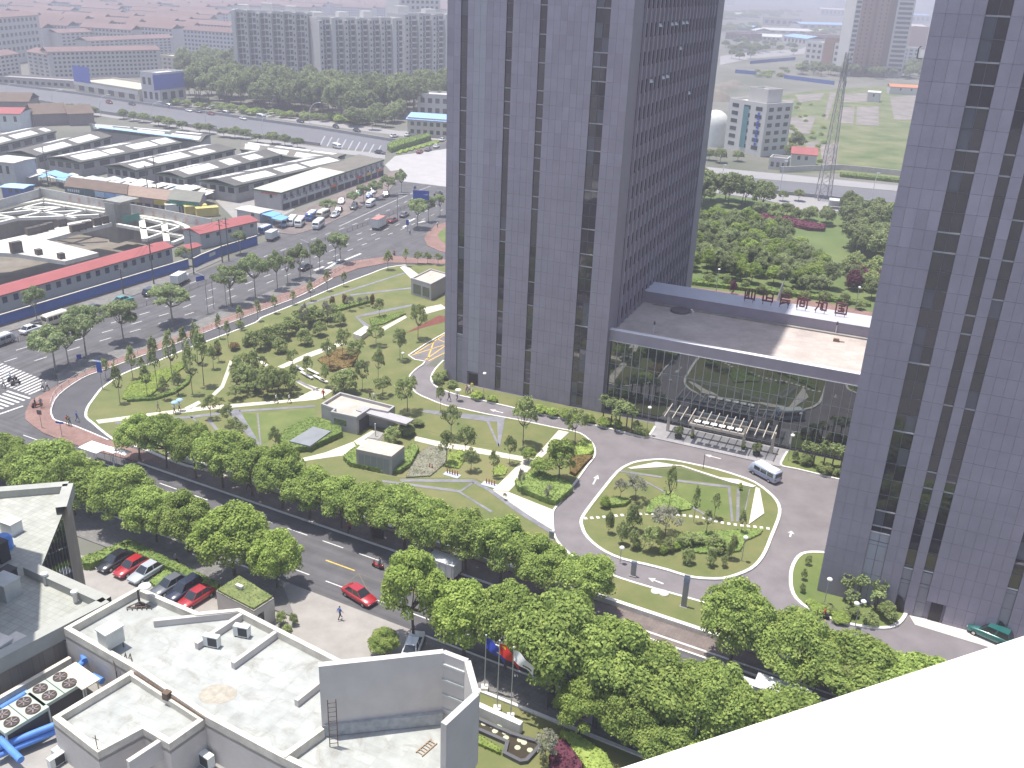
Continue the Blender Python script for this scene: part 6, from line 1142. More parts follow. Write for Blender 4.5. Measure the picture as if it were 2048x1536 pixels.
umbrella(349, 826, um, 'left pale blue umbrella of the pair by the white path'); umbrella(359, 821, um, 'right pale blue umbrella of the pair by the white path'); umbrella(914, 800, whitem, 'white umbrella on the drive near the left tower door')
# two-wheelers
def bike(p, rz, lab, top, leg, col='dark', z=.03):
    e = thing('motor_scooter', lab, 'scooter', Vector((p.x, p.y, z)), None, rz)
    for x in (-.62, .62): q = MB(); q.tube((x, -.05, .26), (x, .05, .26), .26, n=12); q.build('wheel', tyre, e, local=True)
    q = MB(); loft(q, [sec(-.75, .12, .4, .72, .05), sec(-.3, .16, .35, .78, .05), sec(.1, .14, .25, .5, .05), sec(.45, .14, .3, .6, .05), sec(.6, .1, .45, .95, .04)]); q.build('body', CP.get(col, CP['black']), e, local=True); q = MB(); q.box((-.35, 0, .8), (.6, .26, .08)); q.build('seat', dkm, e, local=True); q = MB(); q.tube((.5, -.32, 1.02), (.5, .32, 1.02), .025, n=5); q.build('handlebar', dkm, e, local=True)
    o = person(0, 0, top, leg, 'rider of the ' + lab, rz, 'stand', p=Vector((p.x, p.y, z - .12)) + Vector((math.cos(rz), math.sin(rz), 0)) * -.25); return e
aS = math.atan2(ST.y, ST.x)
bike(S(6.4, 7.9), aS + math.pi, 'scooter crossing the sunlit patch of the tree-lined street', 'grey', 'dark', 'red')
bike(G(25, 762), 1.0, 'motorcycle in the middle of the zebra crossing', 'sky', 'dark'); bike(G(32, 770), 1.0, 'second motorcycle on the zebra crossing', 'dark', 'dark'); bike(G(1643, 1236), aS + math.pi, 'bicycle with a rider in red at the bed before the right tower', 'red', 'dark', 'black', .03)
bike(G(75, 815), .8, 'dark tricycle at the red pavement corner', 'dark', 'dark', 'darkred', .13); bike(G(788, 510), 2., 'scooter at the mouth of the service road', 'pink', 'dark', 'darkred'); bike(G(830, 378), 1.2, 'scooter near the far junction', 'sky', 'dark')
# ------------------------------------------------------------------ building site
Z0 = Vector((0, 0, 0))
def quadbox(p0, p1, depth):
    """footprint: front edge p0->p1 (seen from the camera left to right), depth away from the camera"""
    t = (p1 - p0).normalized(); n = Vector((-t.y, t.x, 0)); return [p0, p1, p1 + n * depth, p0 + n * depth]
def facequad(mb, p0, p1, f0, f1, z0, z1, out=.04, mi=0):
    a, c = p0.lerp(p1, f0), p0.lerp(p1, f1); n = (p1 - p0).cross(Vector((0, 0, 1))).normalized() * out
    if n.dot(Vector((0, 0, CH)) - p0) < 0 and False: n = -n
    mb.add([Vector((a.x, a.y, z0)) + n, Vector((c.x, c.y, z0)) + n, Vector((c.x, c.y, z1)) + n, Vector((a.x, a.y, z1)) + n], [(0, 1, 2, 3)], mi)
def gable(mb, q, z, rise, over=.4, mi=0):
    """gable roof with ridge parallel to q0->q1"""
    t = (q[1] - q[0]).normalized() * over; n = (q[3] - q[0]).normalized() * over; a, b_, c, d = q[0] - t - n, q[1] + t - n, q[2] + t + n, q[3] - t + n; m0, m1 = (a + d) / 2, (b_ + c) / 2
    V = [Vector((p.x, p.y, z)) for p in (a, b_, c, d)] + [Vector((m0.x, m0.y, z + rise)), Vector((m1.x, m1.y, z + rise))]; V += [v - Vector((0, 0, .18)) for v in V]
    mb.add(V, [(0, 1, 5, 4), (2, 3, 4, 5), (7, 6, 10, 11), (9, 8, 11, 10), (0, 6, 7, 1), (2, 8, 9, 3), (0, 4, 10, 6), (4, 3, 9, 10), (1, 7, 11, 5), (5, 11, 8, 2)], mi)
redr = mat('roof_red', (.30, .085, .085), .6, var=.1, scale=.3); hutw = mat('hut_wall', (.38, .385, .385), .7, var=.06); blueh = mat('hoarding_blue', (.055, .12, .36), .6, var=.1, scale=.6); whb = mat('site_white', (.46, .45, .43), .8, var=.14, scale=.6)
darkw = glassmat('dark_window', (.5, .52, .56), .1, .06, (.05, .052, .06)); strut = mat('strut_pale', (.64, .63, .56), .8, var=.1)
def hut(name, lab, p0, p1, depth, h, wins, rise=.7, roof=redr, wallm=hutw, wz=(.55, .85), ww=1.1):
    q = quadbox(p0, p1, depth); e = thing(name, lab, 'building', Vector((p0.x, p0.y, 0))); b = MB(); b.prism(q, 0, h); b.build('wall', wallm, e); b = MB(); gable(b, q, h, rise); b.build('roof', roof, e); L = (p1 - p0).length
    for f in wins: b = MB(); facequad(b, p0, p1, f - ww / L / 2, f + ww / L / 2, h * wz[0], h * wz[1]); b.build('window', darkw, e)
    return e
a, c = G(-90, 659), G(347, 527); hh = Hz(347, 527, 493)
hut('site_hut', 'long red-roofed site hut behind the blue hoarding', a, c, 5.2, hh, [i / 22 + .02 for i in range(22)], .8)
a, c = G(403, 498), G(516, 470); hh = Hz(440, 490, 460)
hut('site_hut', 'two-storey red-roofed site hut at the end of the blue hoarding', a, c, 6.5, hh, [.12, .3, .5, .7, .9], .9, wz=(.62, .85))
hut('gate_hut', 'tiny red-roofed gate hut between the two site huts', G(380, 517), G(402, 510), 3, 2.4, [], .5)
for s, lab in (('-90,683 0,654 378,537', 'long blue hoarding along the avenue before the site hut'), ('388,536 404,528 445,511 515,489', 'shorter blue hoarding before the two-storey site hut')):
    p = pxs(s); e = thing('hoarding', lab, 'fence', Vector((p[0].x, p[0].y, 0)), 'blue hoardings'); b = MB(); ribbon(b, p, .18, 0, 2.3); b.build('panels', blueh, e); b = MB(); ribbon(b, p, .3, 2.3, 2.42); b.build('cap', mat('cap_cream', (.6, .56, .46), .8), e)
    b = MB(); ribbon(b, [q + Vector((.0, -.13, 0)) for q in p], .06, 0, .35); b.build('plinth', mat('plinth_brown', (.22, .17, .15), .85), e)
b = MB(); p0, p1 = G(404, 528), G(445, 511); facequad(b, p0, p1, .35, .65, 1.0, 1.8, .12); b.build('notice_board', mat('notice', (.5, .48, .42), .7), label='framed notice on the shorter blue hoarding', cat='sign')
p = pxs('-120,440 -20,424 78,396 83,393 205,416 330,438 425,457'); e = thing('hoarding', 'white site wall with faded red characters behind the building pit', 'fence', Vector((p[3].x, p[3].y, 0))); b = MB(); ribbon(b, p, .25, 0, 2.6); b.build('wall', whb, e)
for i, x in enumerate((142, 160, 180, 201, 287, 309, 330, 353, 375, 395)):
    y = 393 + (x - 83) * .187; q0, q1 = G(x - 4, y - .7 + 1), G(x + 4, y + .8 + 1); b = MB()
    for k in range(4): facequad(b, q0, q1, .1 + .2 * (k % 2), .9 - .2 * (k % 2), .7 + .35 * k, .85 + .35 * k, .2)
    b.build('red_character', redf, e)
# capping beams and struts of the pit
def beam(s, w, h, z, lab=None):
    p = pxs(s, z); b = MB()
    for i in range(len(p) - 1): b.bar(p[i], p[i + 1], w, h)
    return b
e = thing('pit_bracing', 'lattice of pale concrete struts over the left building pit', 'struts', G(60, 440, -.6))
for s in ('0,446 128,415', '30,421 88,407', '88,407 210,427', '45,418 152,438', '-60,437 0,429 120,416', '45,417 130,416', '-60,443 0,439 134,434', '79,427 171,423', '130,433 174,421', '-60,422 31,438', '134,434 198,431', '-60,462 0,446'): beam(s, 1.0, .8, -.6).build('strut', strut, e)
e = thing('pit_bracing', 'white concrete struts over the right building pit', 'struts', G(330, 470, -.6))
for s, w in (('283,439 290,480', 1.6), ('328,447 334,485', 1.6), ('235,450 375,476', 1.0), ('282,437 358,455', 1.0), ('290,460 330,450', .8), ('290,480 358,456', .8), ('335,468 375,475', .8), ('345,487 375,475', 1.0)): beam(s, w, .8, -.6).build('strut', strut, e)
b = beam('280,434 350,445 372,455 395,478', 1.4, .9, -.4); b.build('capping_beam', strut, label='pale capping beam round the right building pit', cat='beam')
b = beam('-60,440 30,412 88,401 212,421', 1.2, .9, -.4); b.build('capping_beam', strut, label='pale capping beam round the left building pit', cat='beam')
b = MB(); b.prism(pxs('-80,486 0,481 55,469 104,459 137,446 178,439 224,446 143,466 92,480 197,506 130,523 34,508 0,506 -80,512', 0), -.9, .08); b.build('work_platform', mat('platform', (.52, .505, .465), .85, var=.14, scale=.4), label='pale concrete working platform crossing the building pit', cat='platform')
for i, (x, y, w, h) in enumerate(((62, 469, 3.2, 2.0), (74, 466, 3.2, 2.0), (86, 463, 3.2, 2.0), (98, 459, 3.2, 2.0), (124, 452, 3.4, 2.2), (150, 464, 3., 2.2), (163, 460, 3., 2.), (176, 456, 3., 2.), (194, 450, 3., 2.2), (210, 446, 2.6, 2.2), (34, 505, 3.6, 3.), (78, 509, 1.8, 1.5), (123, 517, 1.8, 1.5))):
    p = G(x, y, .08); e = thing('steel_cage', f'{ORD[i]} dark steel crate from the left on the pit platform', 'crate', p, 'dark steel crates on the platform', .9); q = MB(); q.box((0, 0, h / 2), (w * .62, 1.3, h * .8)); q.build('load', mat('crate_dark', (.085, .08, .075), .8, var=.2, scale=2), e, local=True)
    for sx in (-1, 1): q = MB(); q.box((sx * w * .33, 0, h * .45), (.12, 1.5, h * .9)); q.build('frame', rust, e, local=True)
p = G(228, 440); b = MB(); b.prism(quadbox(G(213, 441), G(232, 444), 6), -6, 5.0); b.prism(quadbox(G(211, 440), G(245, 446), 7), 5.0, 5.6); b.build('hoist_shed', mat('shed_grey', (.27, .27, .25), .85, var=.15), label='grey roofed hoist shed between the two pits', cat='building')
b = MB(); ribbon(b, pxs('246,447 262,444 280,440'), .1, 0, 2.0); b.build('green_net', mat('net_green', (.06, .20, .16), .8), label='green safety net beside the hoist shed', cat='net')
# ------------------------------------------------------------------ market
corr = mat('corrugated_grey', (.105, .10, .093), .8, var=.2, scale=.25); corr2 = mat('corrugated_tan', (.16, .145, .125), .8, var=.15, scale=.25); sky_ = mat('skylight_white', (.56, .575, .57), .6, var=.18, scale=.5); fasc = mat('fascia_green', (.06, .12, .08), .7); tilb = mat('roof_brown', (.13, .095, .075), .85, var=.15, scale=.4)
def shed(lab, corners, z, rise, m, seed, nw=4, grp='market sheds', skyp=.55):
    fl, fr, br, bl = [Vector((q.x, q.y, 0)) for q in pxs(corners, z)]; e = thing('market_shed', lab, 'building', fl, grp); b = MB(); b.prism([fl, fr, br, bl], 0, z - .25); b.build('wall', mat('shed_wall', (.31, .30, .295), .85, var=.12), e)
    q = [fr, br, bl, fl]; b = MB(); gable(b, q, z, rise, .35); b.build('roof', m, e); b = MB(); ring(b, [fl, fr, br, bl], -.42, z - .5, z - .05); b.build('fascia', fasc, e)
    r_ = random.Random(seed); m0, m1 = (fl + fr) / 2, (br + bl) / 2; L = (br - fr).length
    for side, (A, B_) in enumerate(((fr, br), (fl, bl))):
        f = r_.uniform(.02, .1)
        while f < .9:
            ln = r_.uniform(6, 17) / L; g0, g1 = r_.uniform(.08, .2), r_.uniform(.75, .96)
            if r_.random() < skyp + .3:
                P4 = []
                for ff, gg in ((f, g0), (min(.98, f + ln), g0), (min(.98, f + ln), g1), (f, g1)): lo_ = A.lerp(B_, ff); hi_ = m0.lerp(m1, ff); pt = lo_.lerp(hi_, gg); P4.append(Vector((pt.x, pt.y, z + rise * gg + .07)))
                b = MB(); b.add(P4, [(0, 1, 2, 3) if side == 0 else (3, 2, 1, 0)]); b.build('skylight', sky_, e)
            f += ln + r_.uniform(.6, 5) / L
    for (A, B_, n) in ((fl, fr, nw), (fr, br, int(L / 6))):
        for i in range(n): b = MB(); facequad(b, A, B_, (i + .2) / n, (i + .85) / n, z * .52, z * .85, .03); b.build('opening', darkw, e)
    return e
SH = [('leftmost long market shed, cut by the picture edge', '-95,288 -32,297 110,262 60,255', 1), ('market shed with white skylights, second from the left', '15,304 72,311 222,272 172,265', 2), ('market shed with wide white skylights left of the dark alley', '95,315 160,324 362,285 300,274', 3), ('market shed right of the dark alley', '212,331 271,340 469,297 401,290', 4), ('market shed with large white skylight patches in the middle', '314,346 368,355 561,309 507,301', 5), ('market shed just behind the cream-roofed market building', '398,360 470,371 690,322 625,313', 6)]
for lab, s, sd in SH: shed(lab, s, 5.2, 1.1, corr, sd)
shed('long cross shed with white roof panels at the back of the market', '190,258 180,247 420,268 400,283', 5.2, .8, corr, 8); shed('right half of the long cross shed at the back of the market', '482,298 486,283 690,308 662,326', 4.8, .8, corr2, 9)
b = MB(); p = pxs('193,253 385,277', 6.2); b.bar(p[0], p[1], 3.0, .15); b.build('blue_canopy_strip', mat('strip_blue', (.35, .55, .80), .6), label='pale blue canopy strip along the cross shed of the market', cat='canopy')
# two-storey market building on the avenue
zm = Hz(565, 421, 385); q4 = [Vector((q.x, q.y, 0)) for q in pxs('507,377 562,385 767,319 718,309', zm)]
MBd = thing('market_building', 'two-storey cream-roofed market building with shop signs along the avenue', 'building', q4[1]); b = MB(); b.prism(q4, 0, zm - .3); b.build('wall', mat('market_wall', (.35, .34, .34), .8, var=.08), MBd)
b = MB(); b.prism([q4[0], q4[1], q4[1].lerp(q4[2], .58), q4[0].lerp(q4[3], .58)], zm - .3, zm); b.build('cream_roof', mat('roof_cream', (.48, .45, .38), .85, var=.08), MBd); b = MB(); b.prism([q4[1].lerp(q4[2], .58), q4[2], q4[3], q4[0].lerp(q4[3], .58)], zm - .3, zm - .01); b.build('grey_roof', corr2, MBd); b = MB(); ring(b, q4, -.25, zm - .4, zm - .02); b.build('fascia', fasc, MBd)
A, B_ = q4[1], q4[2]
for i in range(18): b = MB(); facequad(b, A, B_, (i + .3) / 18, (i + .68) / 18, zm * .6, zm * .87, .03); b.build('window', darkw, MBd)
for i in range(18): b = MB(); pc = A.lerp(B_, (i + .85) / 18) + (B_ - A).cross(Vector((0, 0, 1))).normalized() * .35; b.box(pc + Vector((0, 0, zm * .57)), (.8, .5, .6), math.atan2((B_ - A).y, (B_ - A).x)); b.build('air_conditioner', galv, MBd)
sg = [mat('shop_sign_grey', (.42, .44, .46), .6), mat('shop_sign_orange', (.55, .16, .06), .6), mat('shop_sign_yellow', (.60, .42, .06), .6), mat('shop_sign_red', (.45, .07, .05), .6)]
for i, (f0, f1, k) in enumerate(((.0, .2, 0), (.2, .42, 0), (.42, .485, 1), (.49, .68, 0), (.68, .74, 3), (.745, .78, 0), (.79, .84, 2), (.85, .9, 0), (.905, .96, 1))): b = MB(); facequad(b, A, B_, f0 + .003, f1 - .003, zm * .36, zm * .52, .5); b.build('shop_sign', sg[k], MBd)
for i in range(14): b = MB(); facequad(b, A, B_, (i + .1) / 14, (i + .9) / 14, .1, zm * .33, .02); b.build('shop_front', mat('shop_dark', (.05, .05, .055), .5), MBd)
b = MB(); [facequad(b, q4[0], q4[1], .28 + .06 * k, .325 + .06 * k, zm * .8, zm * .9, .05) for k in range(10)]; b.build('red_lettering', redf, MBd)
b = MB(); facequad(b, q4[0], q4[1], .58, .68, zm * .62, zm * .8, .06); b.build('window', darkw, MBd)
for i, s in enumerate(('523,428 545,434 563,427 540,421', '542,436 562,441 580,434 560,429')): b = MB(); b.prism([Vector((q.x, q.y, 0)) for q in pxs(s, 2.6)], 2.5, 2.6); [b.box(Vector((q.x, q.y, 1.25)), (.08, .08, 2.5)) for q in pxs(s, 2.6)]; b.build('blue_awning', mat('awning_blue', (.16, .36, .68), .6), label=f'{["left", "right"][i]} of two blue awnings before the market building', cat='awning')
hut('yard_office', 'small white flat hut with a green wall at the market yard gate', G(475, 437), G(520, 446), 5, 2.8, [.7], .2, whb, hutw)
# stalls between market and site
for i, (s, z, m, lab) in enumerate((('130,372 190,379 195,361 140,354', 4, tilb, 'stall row roof with teal signboard'), ('190,380 252,388 256,369 196,361', 4, tilb, 'stall row roof with pale blue signboards'), ('254,390 335,400 345,381 258,370', 3.6, mat('roof_tan', (.26, .19, .155), .85, var=.12), 'tan stall row roof with yellow signboard'), ('337,398 398,404 410,385 350,378', 3.8, mat('roof_greygreen', (.18, .18, .155), .85), 'grey-green stall roof with green gable board'))):
    q = [Vector((p.x, p.y, 0)) for p in pxs(s, z)]; e = thing('stall_row', lab + ' behind the white site wall', 'building', q[0], 'stall rows'); b = MB(); b.prism(q, 0, z - .2); b.build('wall', mat('stall_wall', (.30, .28, .27), .85, var=.2, scale=1), e); b = MB(); gable(b, q, z, .8); b.build('roof', m, e)
    cols = [[(.1, .16, .17)], [(.38, .50, .62), (.25, .4, .65)], [(.5, .38, .06), (.3, .22, .2)], [(.04, .2, .14)]][i]
    for k in range(3): b = MB(); facequad(b, q[0], q[1], k / 3 + .01, (k + 1) / 3 - .01, z * .55, z * .95, .4); b.build('signboard', mat(f'board_{i}_{k % len(cols)}', cols[k % len(cols)], .7), e)
    for k in range(5): b = MB(); facequad(b, q[0], q[1], k / 5 + .03, (k + 1) / 5 - .04, .2, z * .5, .05); b.build('shop_opening', MATS['shop_dark'], e)
    if i == 0: b = MB(); [facequad(b, q[0], q[1], .1 + .07 * k, .15 + .07 * k, z * .65, z * .85, .43) for k in range(6)]; b.build('lettering', whitem, e)
r_ = random.Random(5); aw = [mat('awn_white', (.58, .58, .565), .7), mat('awn_blue', (.22, .40, .66), .6), mat('awn_cream', (.62, .58, .46), .7), mat('awn_grey', (.40, .42, .44), .7)]
for i in range(40):
    f = i / 39; x, y = 60 + 360 * f + r_.uniform(-5, 5), 350 + 33 * f + r_.uniform(-7, 5); p = G(x, y, 2.8); w, d = r_.uniform(3.5, 7), r_.uniform(2.5, 4.5); rz = .95 + r_.uniform(-.1, .1) - 1.57; m = aw[1] if f < .25 and r_.random() < .6 else aw[r_.choice([0, 0, 0, 2, 3])]
    e = thing('market_awning', f'{ORD[i] if i < 30 else "later"} bright awning along the market lane' if i < 30 else 'bright awning at the right end of the market lane', 'awning', Vector((p.x, p.y, 0)), 'bright awnings of the market lane', rz); q = MB(); z_ = 2.6 + r_.uniform(0, .9); q.add([(-w / 2, -d / 2, z_ - .3), (w / 2, -d / 2, z_ - .3), (w / 2, d / 2, z_ + .2), (-w / 2, d / 2, z_ + .2), (-w / 2, -d / 2, z_ - .4), (w / 2, -d / 2, z_ - .4), (w / 2, d / 2, z_ + .1), (-w / 2, d / 2, z_ + .1)], [(0, 1, 2, 3), (7, 6, 5, 4), (0, 4, 5, 1), (1, 5, 6, 2), (2, 6, 7, 3), (3, 7, 4, 0)]); q.build('cover', m, e, local=True)
    for sx in (-1, 1): q = MB(); q.tube((sx * w * .45, -d * .4, 0), (sx * w * .45, -d * .4, z_ - .3), .05, n=4); q.tube((sx * w * .45, d * .4, 0), (sx * w * .45, d * .4, z_ + .1), .05, n=4); q.build('leg', galv, e, local=True)
hut('blue_shed', 'small blue shed with pale blue roof at the left edge below the market', G(6, 395), G(50, 398), 5, 3.2, [.4, .7], .3, mat('strip_blue', (.35, .55, .80), .6), mat('shed_blue', (.08, .13, .33), .7)); hut('grey_house', 'grey flat house at the left edge before the market', G(-20, 372), G(36, 378), 9, 8, [.2, .5, .75], .2, concw, mat('house_grey', (.40, .40, .41), .85))
hut('white_house', 'white house with red roof at the left edge behind the market', G(-60, 262), G(45, 263), 16, 7.0, [.1, .25, .4, .7, .9], 1.5, redr, mat('house_white', (.62, .64, .64), .8)); hut('brown_roof_hall', 'brown-roofed hall left of the market', G(70, 253), G(140, 250), 22, 5, [], 3, tilb, mat('hall_wall', (.2, .18, .17), .9)); hut('brown_roof_hall', 'second brown-roofed hall behind the white house', G(-40, 225), G(60, 226), 18, 5, [], 3, tilb, MATS['hall_wall']); hut('brown_roof_hall', 'brown-roofed hall touching the cross shed of the market', G(140, 252), G(190, 250), 20, 5, [], 2.5, tilb, MATS['hall_wall'])
for i, (x, y, m, L) in enumerate(((350, 425, 'white', 5), (392, 428, 'cream', 6), (415, 432, 'cream', 6))): p = G(x, y); q = MB(); q.box(p + Vector((0, 0, 1.3)), (L, 2.4, 2.4), .5); q.box(p + Vector((0, 0, 2.55)), (L + .2, 2.6, .12), .5); q.build('yard_container', aw[0] if m == 'white' else mat('tarp_yellow', (.55, .45, .16), .8), label=['white covered stall table', 'left of two yellow covered containers', 'right of two yellow covered containers'][i] + ' in the market yard', cat='container')
# ------------------------------------------------------------------ expressway and roads behind
exm = mat('expressway_asphalt', (.135, .135, .15), .8, var=.08, scale=.05); palec = mat('pale_road', (.27, .26, .265), .85, var=.08, scale=.06); wallx = mat('barrier_grey', (.27, .27, .285), .8, var=.06)
sheet('expressway', '', .05, exm, pxs('-300,140 0,168 150,187 310,212 640,258 790,283 770,304 640,292 480,270 340,247 200,226 100,208 0,192 -300,160'))
sheet('expressway_service_road', '', .04, palec, pxs('-300,128 0,158 150,177 310,203 640,250 800,272 905,285 905,262 800,262 640,242 310,196 150,170 0,150 -300,120'))
sheet('expressway_service_road', '', .04, palec, pxs('-300,165 0,198 100,214 200,232 340,254 480,278 640,302 770,318 770,308 640,295 480,272 340,249 200,228 100,211 0,194 -300,160'))
for s, lab in (('-300,141 0,169 150,188 310,213 640,259 790,284', 'grey parapet on the far side of the left expressway'), ('-300,160 0,192 100,208 200,226 340,247 480,270 640,292', 'grey parapet on the near side of the left expressway')): b = MB(); ribbon(b, pxs(s), .5, 0, 1.3); b.build('expressway_parapet', wallx, label=lab, cat='barrier')
mk = MB()
for i in range(9): a, c = G(650 + i * 14, 272 + i * 2.4), G(640 + i * 14, 291 + i * 2.2); dashes([a, c], 99, 1, .5, .07, mk)
mk.build('chevron_stripes', mat('stripe_grey', (.33, .33, .36), .8), kind='structure')
sheet('right_expressway', '', .05, exm, pxs('1200,325 1400,349 1600,366 1800,384 2000,404 2000,440 1800,414 1600,392 1520,385 1400,372 1200,352'))
slab('right_road_pavement', '', .1, palec, pxs('1200,305 1400,333 1600,352 1800,372 2000,392 2000,403 1800,383 1600,365 1400,348 1200,324'))
slab('right_road_pavement', '', .1, palec, pxs('1200,353 1400,373 1520,386 1600,393 1800,415 2000,441 2000,455 1800,428 1600,420 1530,400 1400,382 1200,360'))
b = MB(); ribbon(b, pxs('1200,352 1400,372 1600,392 1800,414 2000,440'), .4, 0, 1.2); b.build('expressway_parapet', wallx, label='grey parapet of the right expressway above the wooded park', cat='barrier')
b = MB(); ribbon(b, pxs('1560,345 1680,340 1800,352 1900,362'), .4, 0, 2.2); b.build('lot_wall', mat('lot_wall', (.45, .42, .40), .85), label='grey wall closing the vacant grassy lot at the road', cat='wall')
FAR = [(15, 190, 166), (106, 213, 180), (202, 233, 189), (304, 243, 203), (412, 253, 210), (525, 279, 225), (400, 196, 178), (512, 208, 190), (620, 250, 205)]
for i, (x, y, t) in enumerate(FAR): streetlight(x, y, t, f'{ORD[i]} curved street lamp from the left along the far expressway' if i < 6 else f'{ORD[i - 6]} pale lamp from the left before the tree belt', (4, 1.2))
streetlight(1560, 380, 322, 'pale slim lamp mast beside the lattice mast on the right road', (.6, 0)); streetlight(1741, 410, 346, 'pale slim lamp mast near the right tower on the right road', (.6, 0)); streetlight(1439, 392, 330, 'lamp mast at the left tower edge on the right road', (.6, 0))
# clipped triangle at the ramp end
hedge('ramp_hedge', 'dark clipped hedge at the end of the expressway ramp', '775,300 785,292 855,276 862,281 800,300 782,306', 2.0, L_hed, leaf=.3, dens=6)
for i in range(7): hedge('ramp_flowerbed', f'{ORD[i]} yellow-green bed from the left beside the ramp hedge', f'{792 + i * 12},{308 - i * 3.2} {803 + i * 12},{301 - i * 3.2} {808 + i * 12},{302 - i * 3.2} {800 + i * 12},{309 - i * 3.2}', .4, L_bri, leaf=.25, dens=8, cat='flower bed')
# ------------------------------------------------------------------ far buildings
def winset(e, p0, p1, nf, nb, h, z0=.08, f0=.03, f1=.97, fill=.55, m=None, name='windows', out=.06, joined=True, hf=.5):
    b = MB()
    for k in range(nf):
        zb = h * (z0 + (1 - z0) * (k + .25) / nf); ze = zb + h * (1 - z0) / nf * hf
        for i in range(nb):
            g0 = f0 + (f1 - f0) * (i + .5 - fill / 2) / nb; g1 = f0 + (f1 - f0) * (i + .5 + fill / 2) / nb
            if joined: facequad(b, p0, p1, g0, g1, zb, ze, out)
            else: c = MB(); facequad(c, p0, p1, g0, g1, zb, ze, out); c.build('window', m or darkw, e)
    if joined: b.build(name, m or darkw, e, kind='stuff')
def block(name, lab, px0, px1, depth, ytop, wm, nf, nb, grp=None, roof=None, rise=0., side=True, joined=True, h=None, p=None):
    p0, p1 = p if p else (G(*px0), G(*px1)); h = h or Hz(px0[0], px0[1], ytop); q = quadbox(p0, p1, depth); e = thing(name, lab, 'building', Vector((p0.x, p0.y, 0)), grp); b = MB(); b.prism(q, 0, h); b.build('wall', wm, e)
    b = MB()
    if rise: gable(b, q, h + .05, rise, .5)
    else: ring(b, q, .4, h, h + .9)
    b.build('roof' if rise else 'parapet', roof or wm, e)
    if nf: winset(e, p0, p1, nf, nb, h, joined=joined)
    if nf and side:
        winset(e, q[1], q[2], nf, 3, h, name='side_windows')
    return e, q, h
apt = mat('apartment_grey', (.46, .445, .43), .85, var=.08, scale=.1); aptw = mat('apartment_white', (.52, .51, .495), .85, var=.06, scale=.1); brown = mat('tower_brown', (.30, .19, .14), .8, var=.06, scale=.1); roofp = mat('roof_pink', (.18, .12, .115), .85, var=.12, scale=.1); cream = mat('cream_wall', (.45, .42, .355), .85, var=.06)
# high-rise slabs
def hirise(lab, px0, px1, depth, ytop, nb, white_end, rz=None):
    p0, p1 = G(*px0), G(*px1); h = Hz(px0[0], px0[1], ytop); q = quadbox(p0, p1, depth); e = thing('apartment_tower', lab, 'building', Vector((p0.x, p0.y, 0)), 'grey apartment slabs'); b = MB(); b.prism(q, 0, h); b.build('wall', apt, e)
    n = (p1 - p0).cross(Vector((0, 0, 1))).normalized(); t = (p1 - p0).normalized(); L = (p1 - p0).length; w = L / nb; NFL = 13; fh = h / NFL
    bal = MB(); bal.box((0, -.6, .45), (w * .42, 1.2, .9)); bme = bal.mesh('balcony', aptw)
    for i in range(nb):
        a = p0 + t * (w * i); b = MB(); b.prism([a + n * 2.8 + t * .0, a + n * 2.8 + t * w * .3, a + t * w * .3, a], 0, h * random.uniform(.985, 1.04)); b.build('bay', aptw if i in white_end else apt, e)
        b = MB(); facequad(b, a + t * w * .34, a + t * w * .96, 0, 1, .5, h - .6, .08); b.build('glazing_strip', mat('apt_glass', (.095, .10, .125), .5, var=.3, scale=.15, spec=.5), e)
        b = MB(); 
        for k in range(NFL): facequad(b, a + t * w * .34, a + t * w * .96, 0, 1, k * fh - .1, k * fh + .4, .14)
        b.build('spandrels', apt, e, kind='stuff')
        b = MB(); facequad(b, a + t * w * .62, a + t * w * .68, 0, 1, 0, h, .16); b.build('pier', aptw, e)
        for k in range(1, NFL): c = a + t * w * .82; inst('balcony', bme, e, (c.x - p0.x, c.y - p0.y, k * fh), math.atan2(t.y, t.x))
        b = MB()
        for k in range(NFL): facequad(b, a + n * 2.8, a + n * 2.8 + t * w * .3, .3, .7, k * fh + 1, k * fh + 2.2, .04)
        if i not in white_end: b.build('bay_windows', darkw, e, kind='stuff')
    for k in range(nb // 2): a = p0 + t * (w * (2 * k + .6)) - n * depth * .45; b = MB(); b.prism([a - t * w * .4, a + t * w * .4, a + t * w * .4 - n * 5, a - t * w * .4 - n * 5], h, h + random.uniform(3, 6)); b.build('roof_house', aptw, e)
    b = MB(); ring(b, q, .4, h, h + 1); b.build('parapet', aptw, e)
    b = MB(); 
    for k in range(1, NFL): b.prism(quadbox(p0 - t * .05 - n * .05, p0 + t * .02, depth - .1) if False else [p0 - t * .04 - n * .2, p0 - t * .0 - n * .2, p0 - t * .0 - n * (depth - .2), p0 - t * .04 - n * (depth - .2)], k * fh, k * fh + .25)
    b.build('floor_lines', apt, e)
hirise('left grey apartment slab with a wide white end wall behind the tree belt', (476, 178), (640, 184), 16, 22, 7, (0,)); hirise('middle grey apartment slab behind the tree belt', (640, 188), (806, 182), 16, 38, 7, (1, 6)); hirise('right grey apartment slab touching the left tower edge', (806, 176), (960, 168), 16, 30, 6, (3,))
block('apartment_tower', 'taller pale slab behind the right apartment slab', (800, 120), (880, 118), 20, -25, aptw, 12, 8)
